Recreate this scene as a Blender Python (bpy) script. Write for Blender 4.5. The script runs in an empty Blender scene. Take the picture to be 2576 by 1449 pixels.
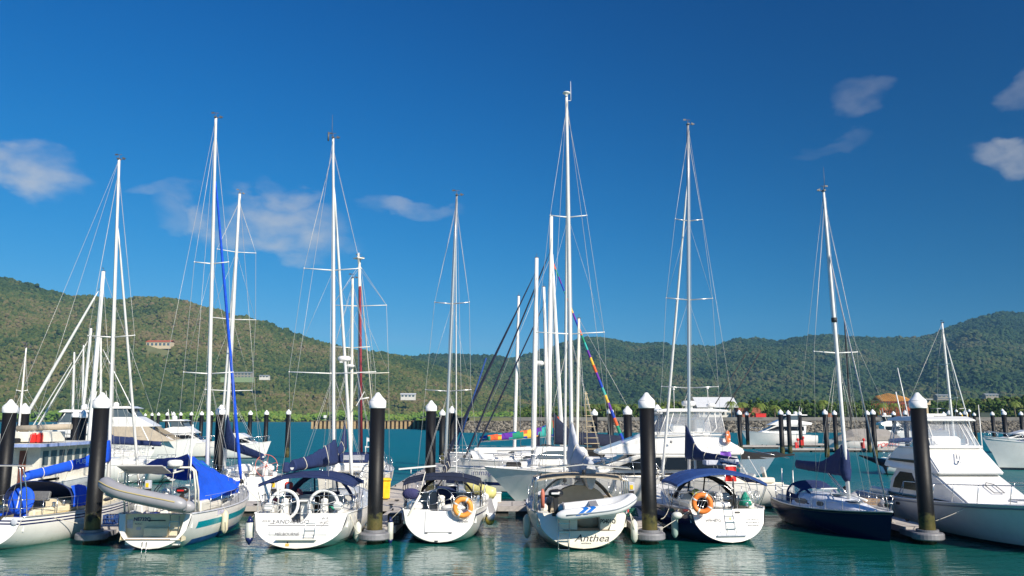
import bpy, math, random
import numpy as np
from mathutils import Vector, Matrix, Euler, noise
random.seed(7); rng = np.random.default_rng(11)
S = bpy.context.scene
COL = S.collection
R = math.radians
PI = math.pi
# ------------------------------------------------------------------ camera model
F = 2080.0; CX, CY = 1288.0, 724.5; H = 4.66
PITCH = math.atan((1050 - 724.5) / F)
cp, sp_ = math.cos(PITCH), math.sin(PITCH)
def at(u, v, Y):
    """point of the world seen at photo pixel (u, v) that stands Y metres out"""
    x = (u - CX) / F; q = (CY - v) / F
    k = Y / (cp - q * sp_)
    return Vector((x * k, Y, H + (sp_ + q * cp) * k))
def zat(v, Y): return at(CX, v, Y).z
def xat(u, v, Y): return at(u, v, Y).x
def ywater(v, z=0.0):
    q = (CY - v) / F
    return (z - H) / ((sp_ + q * cp) / (cp - q * sp_))
cam = bpy.data.cameras.new('camera'); cam.sensor_width = 36; cam.lens = 36 * F / 2576
cam.clip_end = 20000; cam.clip_start = 0.2
co = bpy.data.objects.new('camera', cam); COL.objects.link(co)
co.location = (0, 0, H); co.rotation_euler = (R(90) + PITCH, 0, 0)
S.camera = co
# ------------------------------------------------------------------ materials
MATS = {}
def mat(name, color, rough=0.5, metal=0.0, var=0.0, scale=3.0, alpha=1.0, bump=0.0, bscale=20.0, coat=0.0, color2=None, spec=0.5, stretch=None):
    if name in MATS: return MATS[name]
    m = bpy.data.materials.new(name); m.use_nodes = True
    nt = m.node_tree; b = nt.nodes['Principled BSDF']
    b.inputs['Base Color'].default_value = (*color, 1)
    b.inputs['Roughness'].default_value = rough; b.inputs['Metallic'].default_value = metal
    b.inputs['Alpha'].default_value = alpha; b.inputs['Coat Weight'].default_value = coat
    b.inputs['Specular IOR Level'].default_value = spec
    if var or bump or color2:
        tc = nt.nodes.new('ShaderNodeTexCoord'); src = tc.outputs['Object']
        if stretch:
            mp = nt.nodes.new('ShaderNodeMapping'); mp.inputs['Scale'].default_value = stretch
            nt.links.new(src, mp.inputs['Vector']); src = mp.outputs['Vector']
    if var or color2:
        n = nt.nodes.new('ShaderNodeTexNoise'); n.inputs['Scale'].default_value = scale
        n.inputs['Detail'].default_value = 6; n.inputs['Roughness'].default_value = 0.65
        nt.links.new(src, n.inputs['Vector'])
        r = nt.nodes.new('ShaderNodeValToRGB')
        c2 = color2 if color2 else tuple(c * (1 - var) for c in color)
        c1 = color if color2 else tuple(min(1, c * (1 + var)) for c in color)
        r.color_ramp.elements[0].position = 0.35; r.color_ramp.elements[1].position = 0.65
        r.color_ramp.elements[0].color = (*c2, 1); r.color_ramp.elements[1].color = (*c1, 1)
        nt.links.new(n.outputs['Fac'], r.inputs['Fac']); nt.links.new(r.outputs['Color'], b.inputs['Base Color'])
    if bump:
        n2 = nt.nodes.new('ShaderNodeTexNoise'); n2.inputs['Scale'].default_value = bscale; n2.inputs['Detail'].default_value = 4
        nt.links.new(src, n2.inputs['Vector'])
        bp = nt.nodes.new('ShaderNodeBump'); bp.inputs['Strength'].default_value = bump; bp.inputs['Distance'].default_value = 0.05
        nt.links.new(n2.outputs['Fac'], bp.inputs['Height']); nt.links.new(bp.outputs['Normal'], b.inputs['Normal'])
    MATS[name] = m
    return m
GEL = mat('white_gelcoat', (0.80, 0.79, 0.76), 0.22, var=0.04, scale=1.2, coat=0.3)
GELW = mat('warm_gelcoat', (0.78, 0.74, 0.64), 0.3, var=0.05, scale=1.5, coat=0.2)
CREAM = mat('cream_gelcoat', (0.74, 0.66, 0.47), 0.4, var=0.08, scale=3)
DECK = mat('deck_nonskid', (0.70, 0.69, 0.66), 0.6, var=0.08, scale=5)
DECKG = mat('grey_deck', (0.42, 0.42, 0.41), 0.7, var=0.1, scale=5)
GREYH = mat('grey_hull', (0.52, 0.54, 0.56), 0.4, var=0.1, scale=1.0)
NAVYH = mat('navy_hull', (0.006, 0.012, 0.075), 0.12, var=0.15, scale=1, coat=0.6)
NAVYS = mat('navy_paint', (0.010, 0.018, 0.09), 0.25)
BLACKP = mat('black_paint', (0.012, 0.013, 0.016), 0.3)
TEALP = mat('teal_paint', (0.0, 0.26, 0.33), 0.3)
BLUEP = mat('blue_antifoul', (0.01, 0.07, 0.28), 0.5, var=0.2, scale=4)
DARKAF = mat('dark_antifoul', (0.015, 0.03, 0.05), 0.6, var=0.3, scale=4)
ALU = mat('mast_white', (0.74, 0.74, 0.72), 0.35, metal=0.0, var=0.05, scale=2, coat=0.2)
ALUM = mat('anodised_aluminium', (0.62, 0.62, 0.62), 0.3, metal=0.6)
STEEL = mat('stainless_steel', (0.62, 0.62, 0.62), 0.22, metal=0.9)
WIRE = mat('rigging_wire', (0.50, 0.50, 0.48), 0.4, metal=0.3)
ROPE = mat('white_rope', (0.62, 0.58, 0.48), 0.9, var=0.2, scale=30)
NAVYC = mat('navy_canvas', (0.010, 0.024, 0.095), 0.85, var=0.15, scale=3, bump=0.6, bscale=6)
BLUEC = mat('bright_blue_canvas', (0.004, 0.085, 0.66), 0.75, var=0.1, scale=3, bump=0.7, bscale=4)
MIDBC = mat('mid_blue_canvas', (0.008, 0.050, 0.21), 0.8, var=0.12, scale=3, bump=0.5, bscale=5)
GREYC = mat('pale_grey_canvas', (0.50, 0.52, 0.58), 0.85, var=0.1, scale=3, bump=0.8, bscale=5)
BEIGEC = mat('beige_canvas', (0.42, 0.36, 0.28), 0.9, var=0.1, scale=2, bump=0.5, bscale=4)
TAUPEC = mat('taupe_canvas', (0.27, 0.25, 0.23), 0.9, var=0.1, scale=2, bump=0.5, bscale=4)
BLACKC = mat('black_canvas', (0.012, 0.012, 0.014), 0.85, bump=0.4, bscale=6)
DKNAVYC = mat('dark_navy_canvas', (0.008, 0.014, 0.04), 0.85, var=0.2, scale=3, bump=0.7, bscale=5)
VINYL = mat('clear_vinyl', (0.62, 0.66, 0.74), 0.08, alpha=0.30)
VINYL2 = mat('milky_vinyl', (0.66, 0.68, 0.74), 0.15, alpha=0.42)
GLASS = mat('tinted_glass', (0.010, 0.012, 0.016), 0.14, spec=.3)
GLASSG = mat('grey_glass', (0.09, 0.12, 0.14), 0.08)
WOOD = mat('teak', (0.30, 0.20, 0.12), 0.65, var=0.25, scale=8)
ORANGE = mat('orange_plastic', (0.85, 0.22, 0.035), 0.45, var=0.1, scale=6)
ORANGE2 = mat('pale_orange_plastic', (0.88, 0.33, 0.06), 0.45, var=0.12, scale=6)
RED = mat('red_plastic', (0.62, 0.02, 0.015), 0.45, var=0.12, scale=6)
YELLOW = mat('yellow_plastic', (0.85, 0.55, 0.02), 0.45, var=0.08, scale=4)
YBUOY = mat('pale_yellow_vinyl', (0.72, 0.66, 0.25), 0.4, var=0.1, scale=4)
FENDER = mat('white_fender_vinyl', (0.62, 0.63, 0.58), 0.4, var=0.12, scale=5)
RUBBER = mat('black_rubber', (0.02, 0.02, 0.022), 0.6)
GREENR = mat('green_rope', (0.02, 0.30, 0.20), 0.9, var=0.25, scale=20)
PVCG = mat('grey_pvc', (0.30, 0.30, 0.325), 0.4, var=0.06, scale=3)
PVCW = mat('white_pvc', (0.74, 0.75, 0.75), 0.35, var=0.05, scale=3)
PURPLE = mat('purple_cloth', (0.26, 0.10, 0.55), 0.8, var=0.1, scale=5)
INK = mat('dark_lettering', (0.02, 0.022, 0.03), 0.5)
INKG = mat('grey_lettering', (0.15, 0.15, 0.16), 0.5)
INKR = mat('red_lettering', (0.65, 0.04, 0.03), 0.5)
INKN = mat('navy_lettering', (0.02, 0.03, 0.15), 0.5)
INKW = mat('white_lettering', (0.8, 0.8, 0.8), 0.5)
SOLAR = mat('solar_cells', (0.012, 0.018, 0.05), 0.15, var=0.2, scale=10)
SOLARB = mat('panel_backing', (0.50, 0.49, 0.46), 0.6, var=0.08, scale=5)
CONC = mat('pontoon_concrete', (0.46, 0.42, 0.38), 0.85, var=0.15, scale=1.5, bump=0.3, bscale=8)
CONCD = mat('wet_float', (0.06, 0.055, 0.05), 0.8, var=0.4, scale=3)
FENDW = mat('pontoon_edge', (0.40, 0.37, 0.35), 0.7, var=0.12, scale=3)
def grime(m, col=(.42, .38, .22), zt=.34, amt=.75):
    """the tide line: a brownish scum that every hull carries just above the water, patchy and streaked"""
    nt = m.node_tree; b = nt.nodes['Principled BSDF']; src = b.inputs['Base Color'].links[0].from_socket if b.inputs['Base Color'].links else None
    g = nt.nodes.new('ShaderNodeNewGeometry'); s = nt.nodes.new('ShaderNodeSeparateXYZ'); nt.links.new(g.outputs['Position'], s.inputs[0])
    mp = nt.nodes.new('ShaderNodeMapping'); mp.inputs['Scale'].default_value = (3.5, 3.5, .5); nt.links.new(g.outputs['Position'], mp.inputs['Vector'])
    n = nt.nodes.new('ShaderNodeTexNoise'); n.inputs['Scale'].default_value = 2.2; n.inputs['Detail'].default_value = 6; nt.links.new(mp.outputs[0], n.inputs['Vector'])
    r = nt.nodes.new('ShaderNodeMapRange'); r.inputs['From Min'].default_value = zt; r.inputs['From Max'].default_value = .02; nt.links.new(s.outputs['Z'], r.inputs['Value'])
    w = nt.nodes.new('ShaderNodeMath'); w.operation = 'MULTIPLY'; nt.links.new(r.outputs[0], w.inputs[0]); nt.links.new(n.outputs['Fac'], w.inputs[1])
    st = nt.nodes.new('ShaderNodeMapRange'); st.inputs['From Min'].default_value = .60; st.inputs['From Max'].default_value = .82; st.inputs['To Max'].default_value = .16; nt.links.new(n.outputs['Fac'], st.inputs['Value'])
    a = nt.nodes.new('ShaderNodeMath'); a.operation = 'MULTIPLY_ADD'; a.use_clamp = True; nt.links.new(w.outputs[0], a.inputs[0]); a.inputs[1].default_value = amt; nt.links.new(st.outputs[0], a.inputs[2])
    mx = nt.nodes.new('ShaderNodeMix'); mx.data_type = 'RGBA'; nt.links.new(a.outputs[0], mx.inputs['Factor'])
    if src: nt.links.new(src, mx.inputs['A'])
    else: mx.inputs['A'].default_value = b.inputs['Base Color'].default_value
    mx.inputs['B'].default_value = (*col, 1); nt.links.new(mx.outputs['Result'], b.inputs['Base Color'])
grime(GEL); grime(GELW); grime(FENDER, (.25, .26, .14), .7, .9); grime(GREYH)
# ------------------------------------------------------------------ mesh builder
class MB:
    def __init__(s): s.v = []; s.f = []; s.m = []; s.cur = 0; s.sm = []; s.smooth = False
    def addv(s, p): s.v.append(tuple(p)); return len(s.v) - 1
    def face(s, idx):
        s.f.append(tuple(idx)); s.m.append(s.cur); s.sm.append(s.smooth)
    def quad(s, *pts): s.face([s.addv(p) for p in pts]); return s
    def box(s, c, d, rz=0, rx=0, ry=0, taper=1.0, bevel=0.0):
        M = Euler((rx, ry, rz)).to_matrix(); c = Vector(c); h = [k / 2 for k in d]
        if bevel:
            b = min(bevel, h[0] * .9, h[1] * .9, h[2] * .9)
            rings = []
            for (z, e) in ((-h[2], b), (-h[2] + b, 0), (h[2] - b, 0), (h[2], b)):
                ring = []
                k = taper if z > 0 else 1
                for sx, sy in ((-1, -1), (1, -1), (1, 1), (-1, 1)):
                    X = (h[0] - e) * sx * k; Y = (h[1] - e) * sy * k
                    q = b * .6 if e == 0 else b * .3
                    a1 = (X - sx * q, Y, z); a2 = (X, Y - sy * q, z)
                    ring += [a2, a1] if sx * sy < 0 else [a1, a2]
                # order counter-clockwise
                ring.sort(key=lambda p: math.atan2(p[1] / h[1], p[0] / h[0]))
                rings.append([s.addv(c + M @ Vector(p)) for p in ring])
            n = len(rings[0])
            for a, b2 in zip(rings, rings[1:]):
                for i in range(n): s.face((a[i], a[(i + 1) % n], b2[(i + 1) % n], b2[i]))
            s.face(rings[0][::-1]); s.face(rings[-1])
            return s
        i0 = len(s.v)
        for z in (-1, 1):
            k = taper if z > 0 else 1
            for sx, sy in ((-1, -1), (1, -1), (1, 1), (-1, 1)):
                s.addv(c + M @ Vector((sx * h[0] * k, sy * h[1] * k, z * h[2])))
        for q in ((0, 3, 2, 1), (4, 5, 6, 7), (0, 1, 5, 4), (1, 2, 6, 5), (2, 3, 7, 6), (3, 0, 4, 7)):
            s.face([i0 + k for k in q])
        return s
    def tube(s, pts, r, n=8, closed=False, cap=True, flat=1.0):
        pts = [Vector(p) for p in pts]; m = len(pts)
        rr = r if isinstance(r, (list, tuple)) else [r] * m
        rings = []; prev = None; sm = s.smooth; s.smooth = True
        for i, p in enumerate(pts):
            if closed: t = pts[(i + 1) % m] - pts[i - 1]
            else: t = pts[min(i + 1, m - 1)] - pts[max(i - 1, 0)]
            if t.length < 1e-9: t = Vector((0, 0, 1))
            t.normalize()
            if prev is None:
                a = Vector((0, 0, 1)) if abs(t.z) < .9 else Vector((0, 1, 0))
                u = t.cross(a).normalized()
            else:
                u = (prev - t * prev.dot(t))
                u = u.normalized() if u.length > 1e-6 else t.orthogonal().normalized()
            prev = u; w = t.cross(u)
            rings.append([s.addv(p + (u * math.cos(k * 2 * PI / n) + w * math.sin(k * 2 * PI / n) * flat) * rr[i]) for k in range(n)])
        L = m if closed else m - 1
        for i in range(L):
            a, b = rings[i], rings[(i + 1) % m]
            for k in range(n): s.face((a[k], a[(k + 1) % n], b[(k + 1) % n], b[k]))
        if not closed and cap:
            s.smooth = False; s.face(rings[0][::-1]); s.face(rings[-1])
        s.smooth = sm
        return s
    def lathe(s, prof, c=(0, 0, 0), n=20, axis='z', smooth=True, M=None):
        c = Vector(c); rings = []
        for (r, z) in prof:
            ring = []
            for k in range(n):
                a = 2 * PI * k / n; p = Vector((r * math.cos(a), r * math.sin(a), z))
                if axis == 'x': p = Vector((p.z, p.x, p.y))
                if axis == 'y': p = Vector((p.y, p.z, p.x))
                if M is not None: p = M @ p
                ring.append(s.addv(c + p))
            rings.append(ring)
        sm = s.smooth; s.smooth = smooth
        for a, b in zip(rings, rings[1:]):
            for k in range(n): s.face((a[k], a[(k + 1) % n], b[(k + 1) % n], b[k]))
        s.smooth = False
        if prof[0][0] > 1e-6: s.face(rings[0][::-1])
        if prof[-1][0] > 1e-6: s.face(rings[-1])
        s.smooth = sm
        return s
    def grid(s, rows, smooth=True, matfn=None, closed=False):
        idx = [[s.addv(p) for p in row] for row in rows]
        sm = s.smooth; s.smooth = smooth; m0 = s.cur
        for i in range(len(idx) - 1):
            n = len(idx[i]); L = n if closed else n - 1
            for j in range(L):
                if matfn:
                    k = matfn(i, j)
                    if k is None: continue
                    s.cur = k
                j2 = (j + 1) % n
                s.face((idx[i][j], idx[i][j2], idx[i + 1][j2], idx[i + 1][j]))
        s.smooth = sm; s.cur = m0
        return idx
    def loft(s, secs, smooth=True, caps=True):
        idx = s.grid(secs, smooth, None, True)
        if caps: s.face(idx[0][::-1]); s.face(idx[-1])
        return s
    def torus(s, c, R_, r, n=28, m=10, M=None, a0=0, a1=2 * PI):
        c = Vector(c); full = abs(a1 - a0 - 2 * PI) < 1e-6
        pts = []
        for i in range(n if full else n + 1):
            a = a0 + (a1 - a0) * i / n; p = Vector((R_ * math.cos(a), 0, R_ * math.sin(a)))
            if M is not None: p = M @ p
            pts.append(c + p)
        return s.tube(pts, r, m, closed=full)
    def sphere(s, c, r, n=12, m=8, sc=(1, 1, 1)):
        prof = [(r * math.sin(PI * i / m), -r * math.cos(PI * i / m)) for i in range(m + 1)]
        i0 = len(s.v); s.lathe(prof, (0, 0, 0), n)
        for k in range(i0, len(s.v)):
            p = s.v[k]; s.v[k] = (c[0] + p[0] * sc[0], c[1] + p[1] * sc[1], c[2] + p[2] * sc[2])
        return s
    def build(s, name, mats, parent=None):
        me = bpy.data.meshes.new(name); me.from_pydata(s.v, [], s.f)
        if not isinstance(mats, (list, tuple)): mats = [mats]
        for m in mats: me.materials.append(m)
        me.polygons.foreach_set('material_index', s.m)
        me.polygons.foreach_set('use_smooth', s.sm)
        me.validate(); me.update()
        o = bpy.data.objects.new(name, me); COL.objects.link(o)
        if parent is not None: o.parent = parent
        return o
def thing(name, label, cat, loc=(0, 0, 0), rz=0, group=None):
    o = bpy.data.objects.new(name, None); COL.objects.link(o)
    o.empty_display_size = 0.3
    o.location = loc; o.rotation_euler = (0, 0, rz)
    o['label'] = label; o['category'] = cat
    if group: o['group'] = group
    return o
def tag(o, label, cat, group=None, kind=None):
    if label: o['label'] = label
    if cat: o['category'] = cat
    if group: o['group'] = group
    if kind: o['kind'] = kind
    return o
def dup(root, loc, rz, label, group=None):
    r = root.copy(); COL.objects.link(r); r.location = loc; r.rotation_euler = (0, 0, rz); r['label'] = label
    if group: r['group'] = group
    for ch in list(root.children):
        c = ch.copy(); COL.objects.link(c); c.parent = r
        for g in list(ch.children):
            d = g.copy(); COL.objects.link(d); d.parent = c
    return r
def text(name, body, size, loc, rot, material, parent, shear=0.0, sx=1.0, font_bold=0.0, align='CENTER'):
    cu = bpy.data.curves.new(name, 'FONT'); cu.body = body; cu.size = size; cu.align_x = align; cu.align_y = 'CENTER'
    cu.shear = shear; cu.extrude = 0.003; cu.offset = font_bold; cu.resolution_u = 3
    tmp = bpy.data.objects.new(name, cu); COL.objects.link(tmp)
    bpy.context.view_layer.update()
    me = bpy.data.meshes.new_from_object(tmp.evaluated_get(bpy.context.evaluated_depsgraph_get()))
    bpy.data.objects.remove(tmp); bpy.data.curves.remove(cu)
    me.materials.clear(); me.materials.append(material)
    o = bpy.data.objects.new(name, me); COL.objects.link(o)
    if parent is not None: o.parent = parent
    o.location = loc; o.rotation_euler = rot; o.scale = (sx, 1, 1)
    return o
def lerp(a, b, t): return a + (b - a) * t
# ------------------------------------------------------------------ world and sun
SUN_AZ = R(40)      # behind the viewer, to the right
SUN_EL = R(33)
sdir = Vector((math.sin(SUN_AZ) * math.cos(SUN_EL), -math.cos(SUN_AZ) * math.cos(SUN_EL), math.sin(SUN_EL)))
sl = bpy.data.lights.new('sun', 'SUN'); sl.energy = 4.9; sl.angle = R(0.53); sl.color = (1.0, 0.91, 0.77)
so = bpy.data.objects.new('sun', sl); COL.objects.link(so)
so.rotation_euler = (-sdir).to_track_quat('-Z', 'Y').to_euler(); so.location = (40, -40, 60)
w = bpy.data.worlds.new('World'); S.world = w; w.use_nodes = True
nt = w.node_tree; nt.nodes.clear()
N = nt.nodes.new; LK = nt.links.new
sky = N('ShaderNodeTexSky'); sky.sky_type = 'NISHITA'; sky.sun_disc = False
sky.sun_elevation = SUN_EL; sky.sun_rotation = math.atan2(sdir.x, sdir.y)
sky.air_density = 1.0; sky.dust_density = 0.3; sky.ozone_density = 3.5; sky.altitude = 300
STR = 0.085
# colour response of the polarised, saturated photograph applied to the sky light as a whole
spx = N('ShaderNodeSeparateColor'); LK(sky.outputs[0], spx.inputs[0]); cmb = N('ShaderNodeCombineColor')
for i_, (g_, k_, cap) in enumerate(((2.6, .0021, 4.5), (.98, .0520, 9.0), (.58, .168, 12.0))):
    m1 = N('ShaderNodeMath'); m1.operation = 'MINIMUM'; LK(spx.outputs[i_], m1.inputs[0]); m1.inputs[1].default_value = cap
    m2 = N('ShaderNodeMath'); m2.operation = 'POWER'; LK(m1.outputs[0], m2.inputs[0]); m2.inputs[1].default_value = g_
    m3 = N('ShaderNodeMath'); m3.operation = 'MULTIPLY'; LK(m2.outputs[0], m3.inputs[0]); m3.inputs[1].default_value = k_ / STR
    LK(m3.outputs[0], cmb.inputs[i_])
# clouds: soft wisps in the sky, by direction of view from anywhere
tc = N('ShaderNodeTexCoord')
def cdir(u, v):
    p = at(u, v, 100.0) - Vector((0, 0, H)); return p.normalized()
wn = N('ShaderNodeTexNoise'); wn.inputs['Scale'].default_value = 17; wn.inputs['Detail'].default_value = 5; wn.inputs['Roughness'].default_value = 0.5; wn.inputs['Distortion'].default_value = 0.15
mpw = N('ShaderNodeMapping'); mpw.inputs['Scale'].default_value = (1, 1, 1.9)
LK(tc.outputs['Generated'], mpw.inputs['Vector']); LK(mpw.outputs[0], wn.inputs['Vector'])
acc = None; acck = None
def math_node(op, a, b=None, clamp=False):
    m = N('ShaderNodeMath'); m.operation = op; m.use_clamp = clamp
    for i, x in enumerate((a, b)):
        if x is None: continue
        if hasattr(x, 'links'): LK(x, m.inputs[i])
        else: m.inputs[i].default_value = x
    return m.outputs[0]
wpn = N('ShaderNodeTexNoise'); wpn.inputs['Scale'].default_value = 9; wpn.inputs['Detail'].default_value = 5; LK(mpw.outputs[0], wpn.inputs['Vector'])
ws = N('ShaderNodeVectorMath'); ws.operation = 'SUBTRACT'; LK(wpn.outputs['Color'], ws.inputs[0]); ws.inputs[1].default_value = (.5, .5, .5)
wsc = N('ShaderNodeVectorMath'); wsc.operation = 'SCALE'; LK(ws.outputs[0], wsc.inputs[0]); wsc.inputs['Scale'].default_value = .11
wad = N('ShaderNodeVectorMath'); wad.operation = 'ADD'; LK(tc.outputs['Generated'], wad.inputs[0]); LK(wsc.outputs[0], wad.inputs[1])
for (u, v, rx, ry, k) in ((45, 430, 150, 62, 1.0), (700, 560, 185, 75, 0.85), (735, 480, 90, 36, 0.8), (1040, 512, 115, 30, 0.55), (430, 485, 75, 26, 0.4),
                          (490, 540, 90, 40, 0.3), (2165, 250, 62, 42, 0.26), (2080, 345, 60, 20, 0.13), (2550, 395, 85, 34, 0.7), (2570, 235, 40, 45, 0.26)):
    d = cdir(u, v); Rr = rx / F
    right = Vector((0, 0, 1)).cross(d).normalized() * -1; up = right.cross(d).normalized()
    sub = N('ShaderNodeVectorMath'); sub.operation = 'SUBTRACT'; LK(wad.outputs[0], sub.inputs[0]); sub.inputs[1].default_value = d
    def comp(ax, rad):
        q = N('ShaderNodeVectorMath'); q.operation = 'DOT_PRODUCT'; LK(sub.outputs[0], q.inputs[0]); q.inputs[1].default_value = ax
        s1 = math_node('DIVIDE', q.outputs['Value'], rad * 1.2 / F); return math_node('MULTIPLY', s1, s1)
    fr = math_node('DOT_PRODUCT' if False else 'ADD', comp(right, rx), comp(up, ry))
    e = math_node('SUBTRACT', 1.0, fr, True)
    kk = math_node('MULTIPLY', math_node('MULTIPLY', e, 4.0, True), k)
    acc = e if acc is None else math_node('MAXIMUM', acc, e)
    acck = kk if acck is None else math_node('MAXIMUM', acck, kk)
ss = N('ShaderNodeMapRange'); ss.interpolation_type = 'SMOOTHSTEP'; LK(wn.outputs['Fac'], ss.inputs['Value']); ss.inputs['From Min'].default_value = .30; ss.inputs['From Max'].default_value = .70
ea = N('ShaderNodeMapRange'); ea.interpolation_type = 'SMOOTHSTEP'; LK(acc, ea.inputs['Value']); ea.inputs['From Max'].default_value = .85
cl = math_node('MULTIPLY', math_node('MULTIPLY', math_node('ADD', math_node('MULTIPLY', ss.outputs[0], .85), .15), math_node('MULTIPLY', ea.outputs[0], acck)), .72, True)
mx = N('ShaderNodeMix'); mx.data_type = 'RGBA'; LK(cl, mx.inputs['Factor']); # polarised sky: darkest a right angle away from the sun
dt = N('ShaderNodeVectorMath'); dt.operation = 'DOT_PRODUCT'; LK(tc.outputs['Generated'], dt.inputs[0]); dt.inputs[1].default_value = sdir
s2 = math_node('SUBTRACT', 1.0, math_node('MULTIPLY', dt.outputs['Value'], dt.outputs['Value']))
pf = math_node('SUBTRACT', 1.0, math_node('MULTIPLY', math_node('POWER', s2, 4.0), .5))
pz = N('ShaderNodeVectorMath'); pz.operation = 'SCALE'; LK(cmb.outputs[0], pz.inputs[0]); LK(pf, pz.inputs['Scale'])
LK(pz.outputs[0], mx.inputs['A'])
mx.inputs['B'].default_value = (5.4, 5.4, 5.3, 1)
bg = N('ShaderNodeBackground'); bg.inputs['Strength'].default_value = STR
LK(mx.outputs['Result'], bg.inputs['Color'])
wo = N('ShaderNodeOutputWorld'); LK(bg.outputs[0], wo.inputs['Surface'])
S.view_settings.view_transform = 'Standard'; S.view_settings.look = 'None'; S.view_settings.exposure = 0.45; S.view_settings.gamma = 1
S.cycles.max_bounces = 6; S.cycles.transparent_max_bounces = 16; S.cycles.use_denoising = True
# ------------------------------------------------------------------ water
wm = bpy.data.materials.new('sea_water'); wm.use_nodes = True; nt = wm.node_tree; b = nt.nodes['Principled BSDF']
b.inputs['Roughness'].default_value = 0.04; b.inputs['IOR'].default_value = 1.33; b.inputs['Specular IOR Level'].default_value = 0.5
N = nt.nodes.new; LK = nt.links.new
geo = N('ShaderNodeNewGeometry')
def noise_node(sc, stretch, detail=3, rough=0.55, dist=0.0):
    mp = N('ShaderNodeMapping'); mp.inputs['Scale'].default_value = stretch; LK(geo.outputs['Position'], mp.inputs['Vector'])
    n = N('ShaderNodeTexNoise'); n.inputs['Scale'].default_value = sc; n.inputs['Detail'].default_value = detail; n.inputs['Roughness'].default_value = rough; n.inputs['Distortion'].default_value = dist
    LK(mp.outputs[0], n.inputs['Vector']); return n.outputs['Fac']
n1 = noise_node(0.9, (0.55, 1.6, 1), 3); n2 = noise_node(3.6, (0.6, 1.5, 1), 3, 0.6, 0.4); n3 = noise_node(0.06, (1, 0.5, 1), 2)
wpos = N('ShaderNodeSeparateXYZ'); LK(geo.outputs['Position'], wpos.inputs[0])
s1 = N('ShaderNodeMath'); s1.operation = 'MULTIPLY_ADD'; LK(n2, s1.inputs[0]); s1.inputs[1].default_value = 0.26; LK(n1, s1.inputs[2])
bp = N('ShaderNodeBump'); bp.inputs['Strength'].default_value = 1.0; bp.inputs['Distance'].default_value = 0.115
LK(s1.outputs[0], bp.inputs['Height']); LK(bp.outputs[0], b.inputs['Normal'])
# the sea is greener near at hand, bluer and brighter farther out
rg = N('ShaderNodeMapRange'); LK(wpos.outputs['Y'], rg.inputs['Value']); rg.inputs['From Min'].default_value = 38; rg.inputs['From Max'].default_value = 110; rg.inputs['To Min'].default_value = .046; rg.inputs['To Max'].default_value = .34
LK(rg.outputs[0], bp.inputs['Distance'])
rr_ = N('ShaderNodeMapRange'); LK(wpos.outputs['Y'], rr_.inputs['Value']); rr_.inputs['From Min'].default_value = 42; rr_.inputs['From Max'].default_value = 75; rr_.inputs['To Min'].default_value = .03; rr_.inputs['To Max'].default_value = .42; LK(rr_.outputs[0], b.inputs['Roughness'])
rs_ = N('ShaderNodeMapRange'); LK(wpos.outputs['Y'], rs_.inputs['Value']); rs_.inputs['From Min'].default_value = 42; rs_.inputs['From Max'].default_value = 80; rs_.inputs['To Min'].default_value = .62; rs_.inputs['To Max'].default_value = .22; LK(rs_.outputs[0], b.inputs['Specular IOR Level'])
mr = N('ShaderNodeMapRange'); LK(wpos.outputs['Y'], mr.inputs['Value']); mr.inputs['From Min'].default_value = 34; mr.inputs['From Max'].default_value = 110
cr = N('ShaderNodeMix'); cr.data_type = 'RGBA'; LK(mr.outputs[0], cr.inputs['Factor'])
cr.inputs['A'].default_value = (0.005, 0.118, 0.088, 1); cr.inputs['B'].default_value = (0.004, 0.155, 0.185, 1)
cr2 = N('ShaderNodeMix'); cr2.data_type = 'RGBA'; cr2.blend_type = 'MULTIPLY'; LK(n3, cr2.inputs['Factor'])
LK(cr.outputs['Result'], cr2.inputs['A']); cr2.inputs['B'].default_value = (0.55, 0.66, 0.80, 1)
LK(cr2.outputs['Result'], b.inputs['Base Color'])
sea = MB(); sea.quad((-2400, -60, 0), (2900, -60, 0), (2900, 1400, 0), (-2400, 1400, 0))
tag(sea.build('water', wm), None, None, kind='structure')
# ------------------------------------------------------------------ hills
def interp(tab, u):
    if u <= tab[0][0]: return tab[0][1]
    for (a, va), (b_, vb) in zip(tab, tab[1:]):
        if u <= b_:
            t = (u - a) / (b_ - a); t = t * t * (3 - 2 * t) * .5 + t * .5
            return va + (vb - va) * t
    return tab[-1][1]
RA = [(-900, 640), (-400, 690), (0, 703), (60, 716), (130, 738), (180, 750), (240, 752), (300, 760), (350, 752), (420, 754), (470, 766), (520, 778), (600, 800), (660, 812), (720, 836), (800, 862), (850, 876), (900, 888), (960, 892), (1000, 900), (1060, 915), (1150, 945), (1260, 985), (1400, 1020), (1700, 1040), (2000, 1048)]
RB = [(500, 930), (800, 905), (1040, 902), (1090, 898), (1150, 898), (1240, 900), (1290, 908), (1335, 896), (1380, 880), (1430, 866), (1480, 856), (1530, 859), (1600, 872), (1650, 868), (1700, 874), (1790, 878), (1850, 858), (1900, 856), (1950, 864), (2000, 854), (2080, 850), (2150, 857), (2250, 854), (2300, 855), (2340, 848), (2400, 822), (2450, 806), (2520, 789), (2576, 792), (2700, 770), (3000, 800), (3600, 850)]
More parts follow.
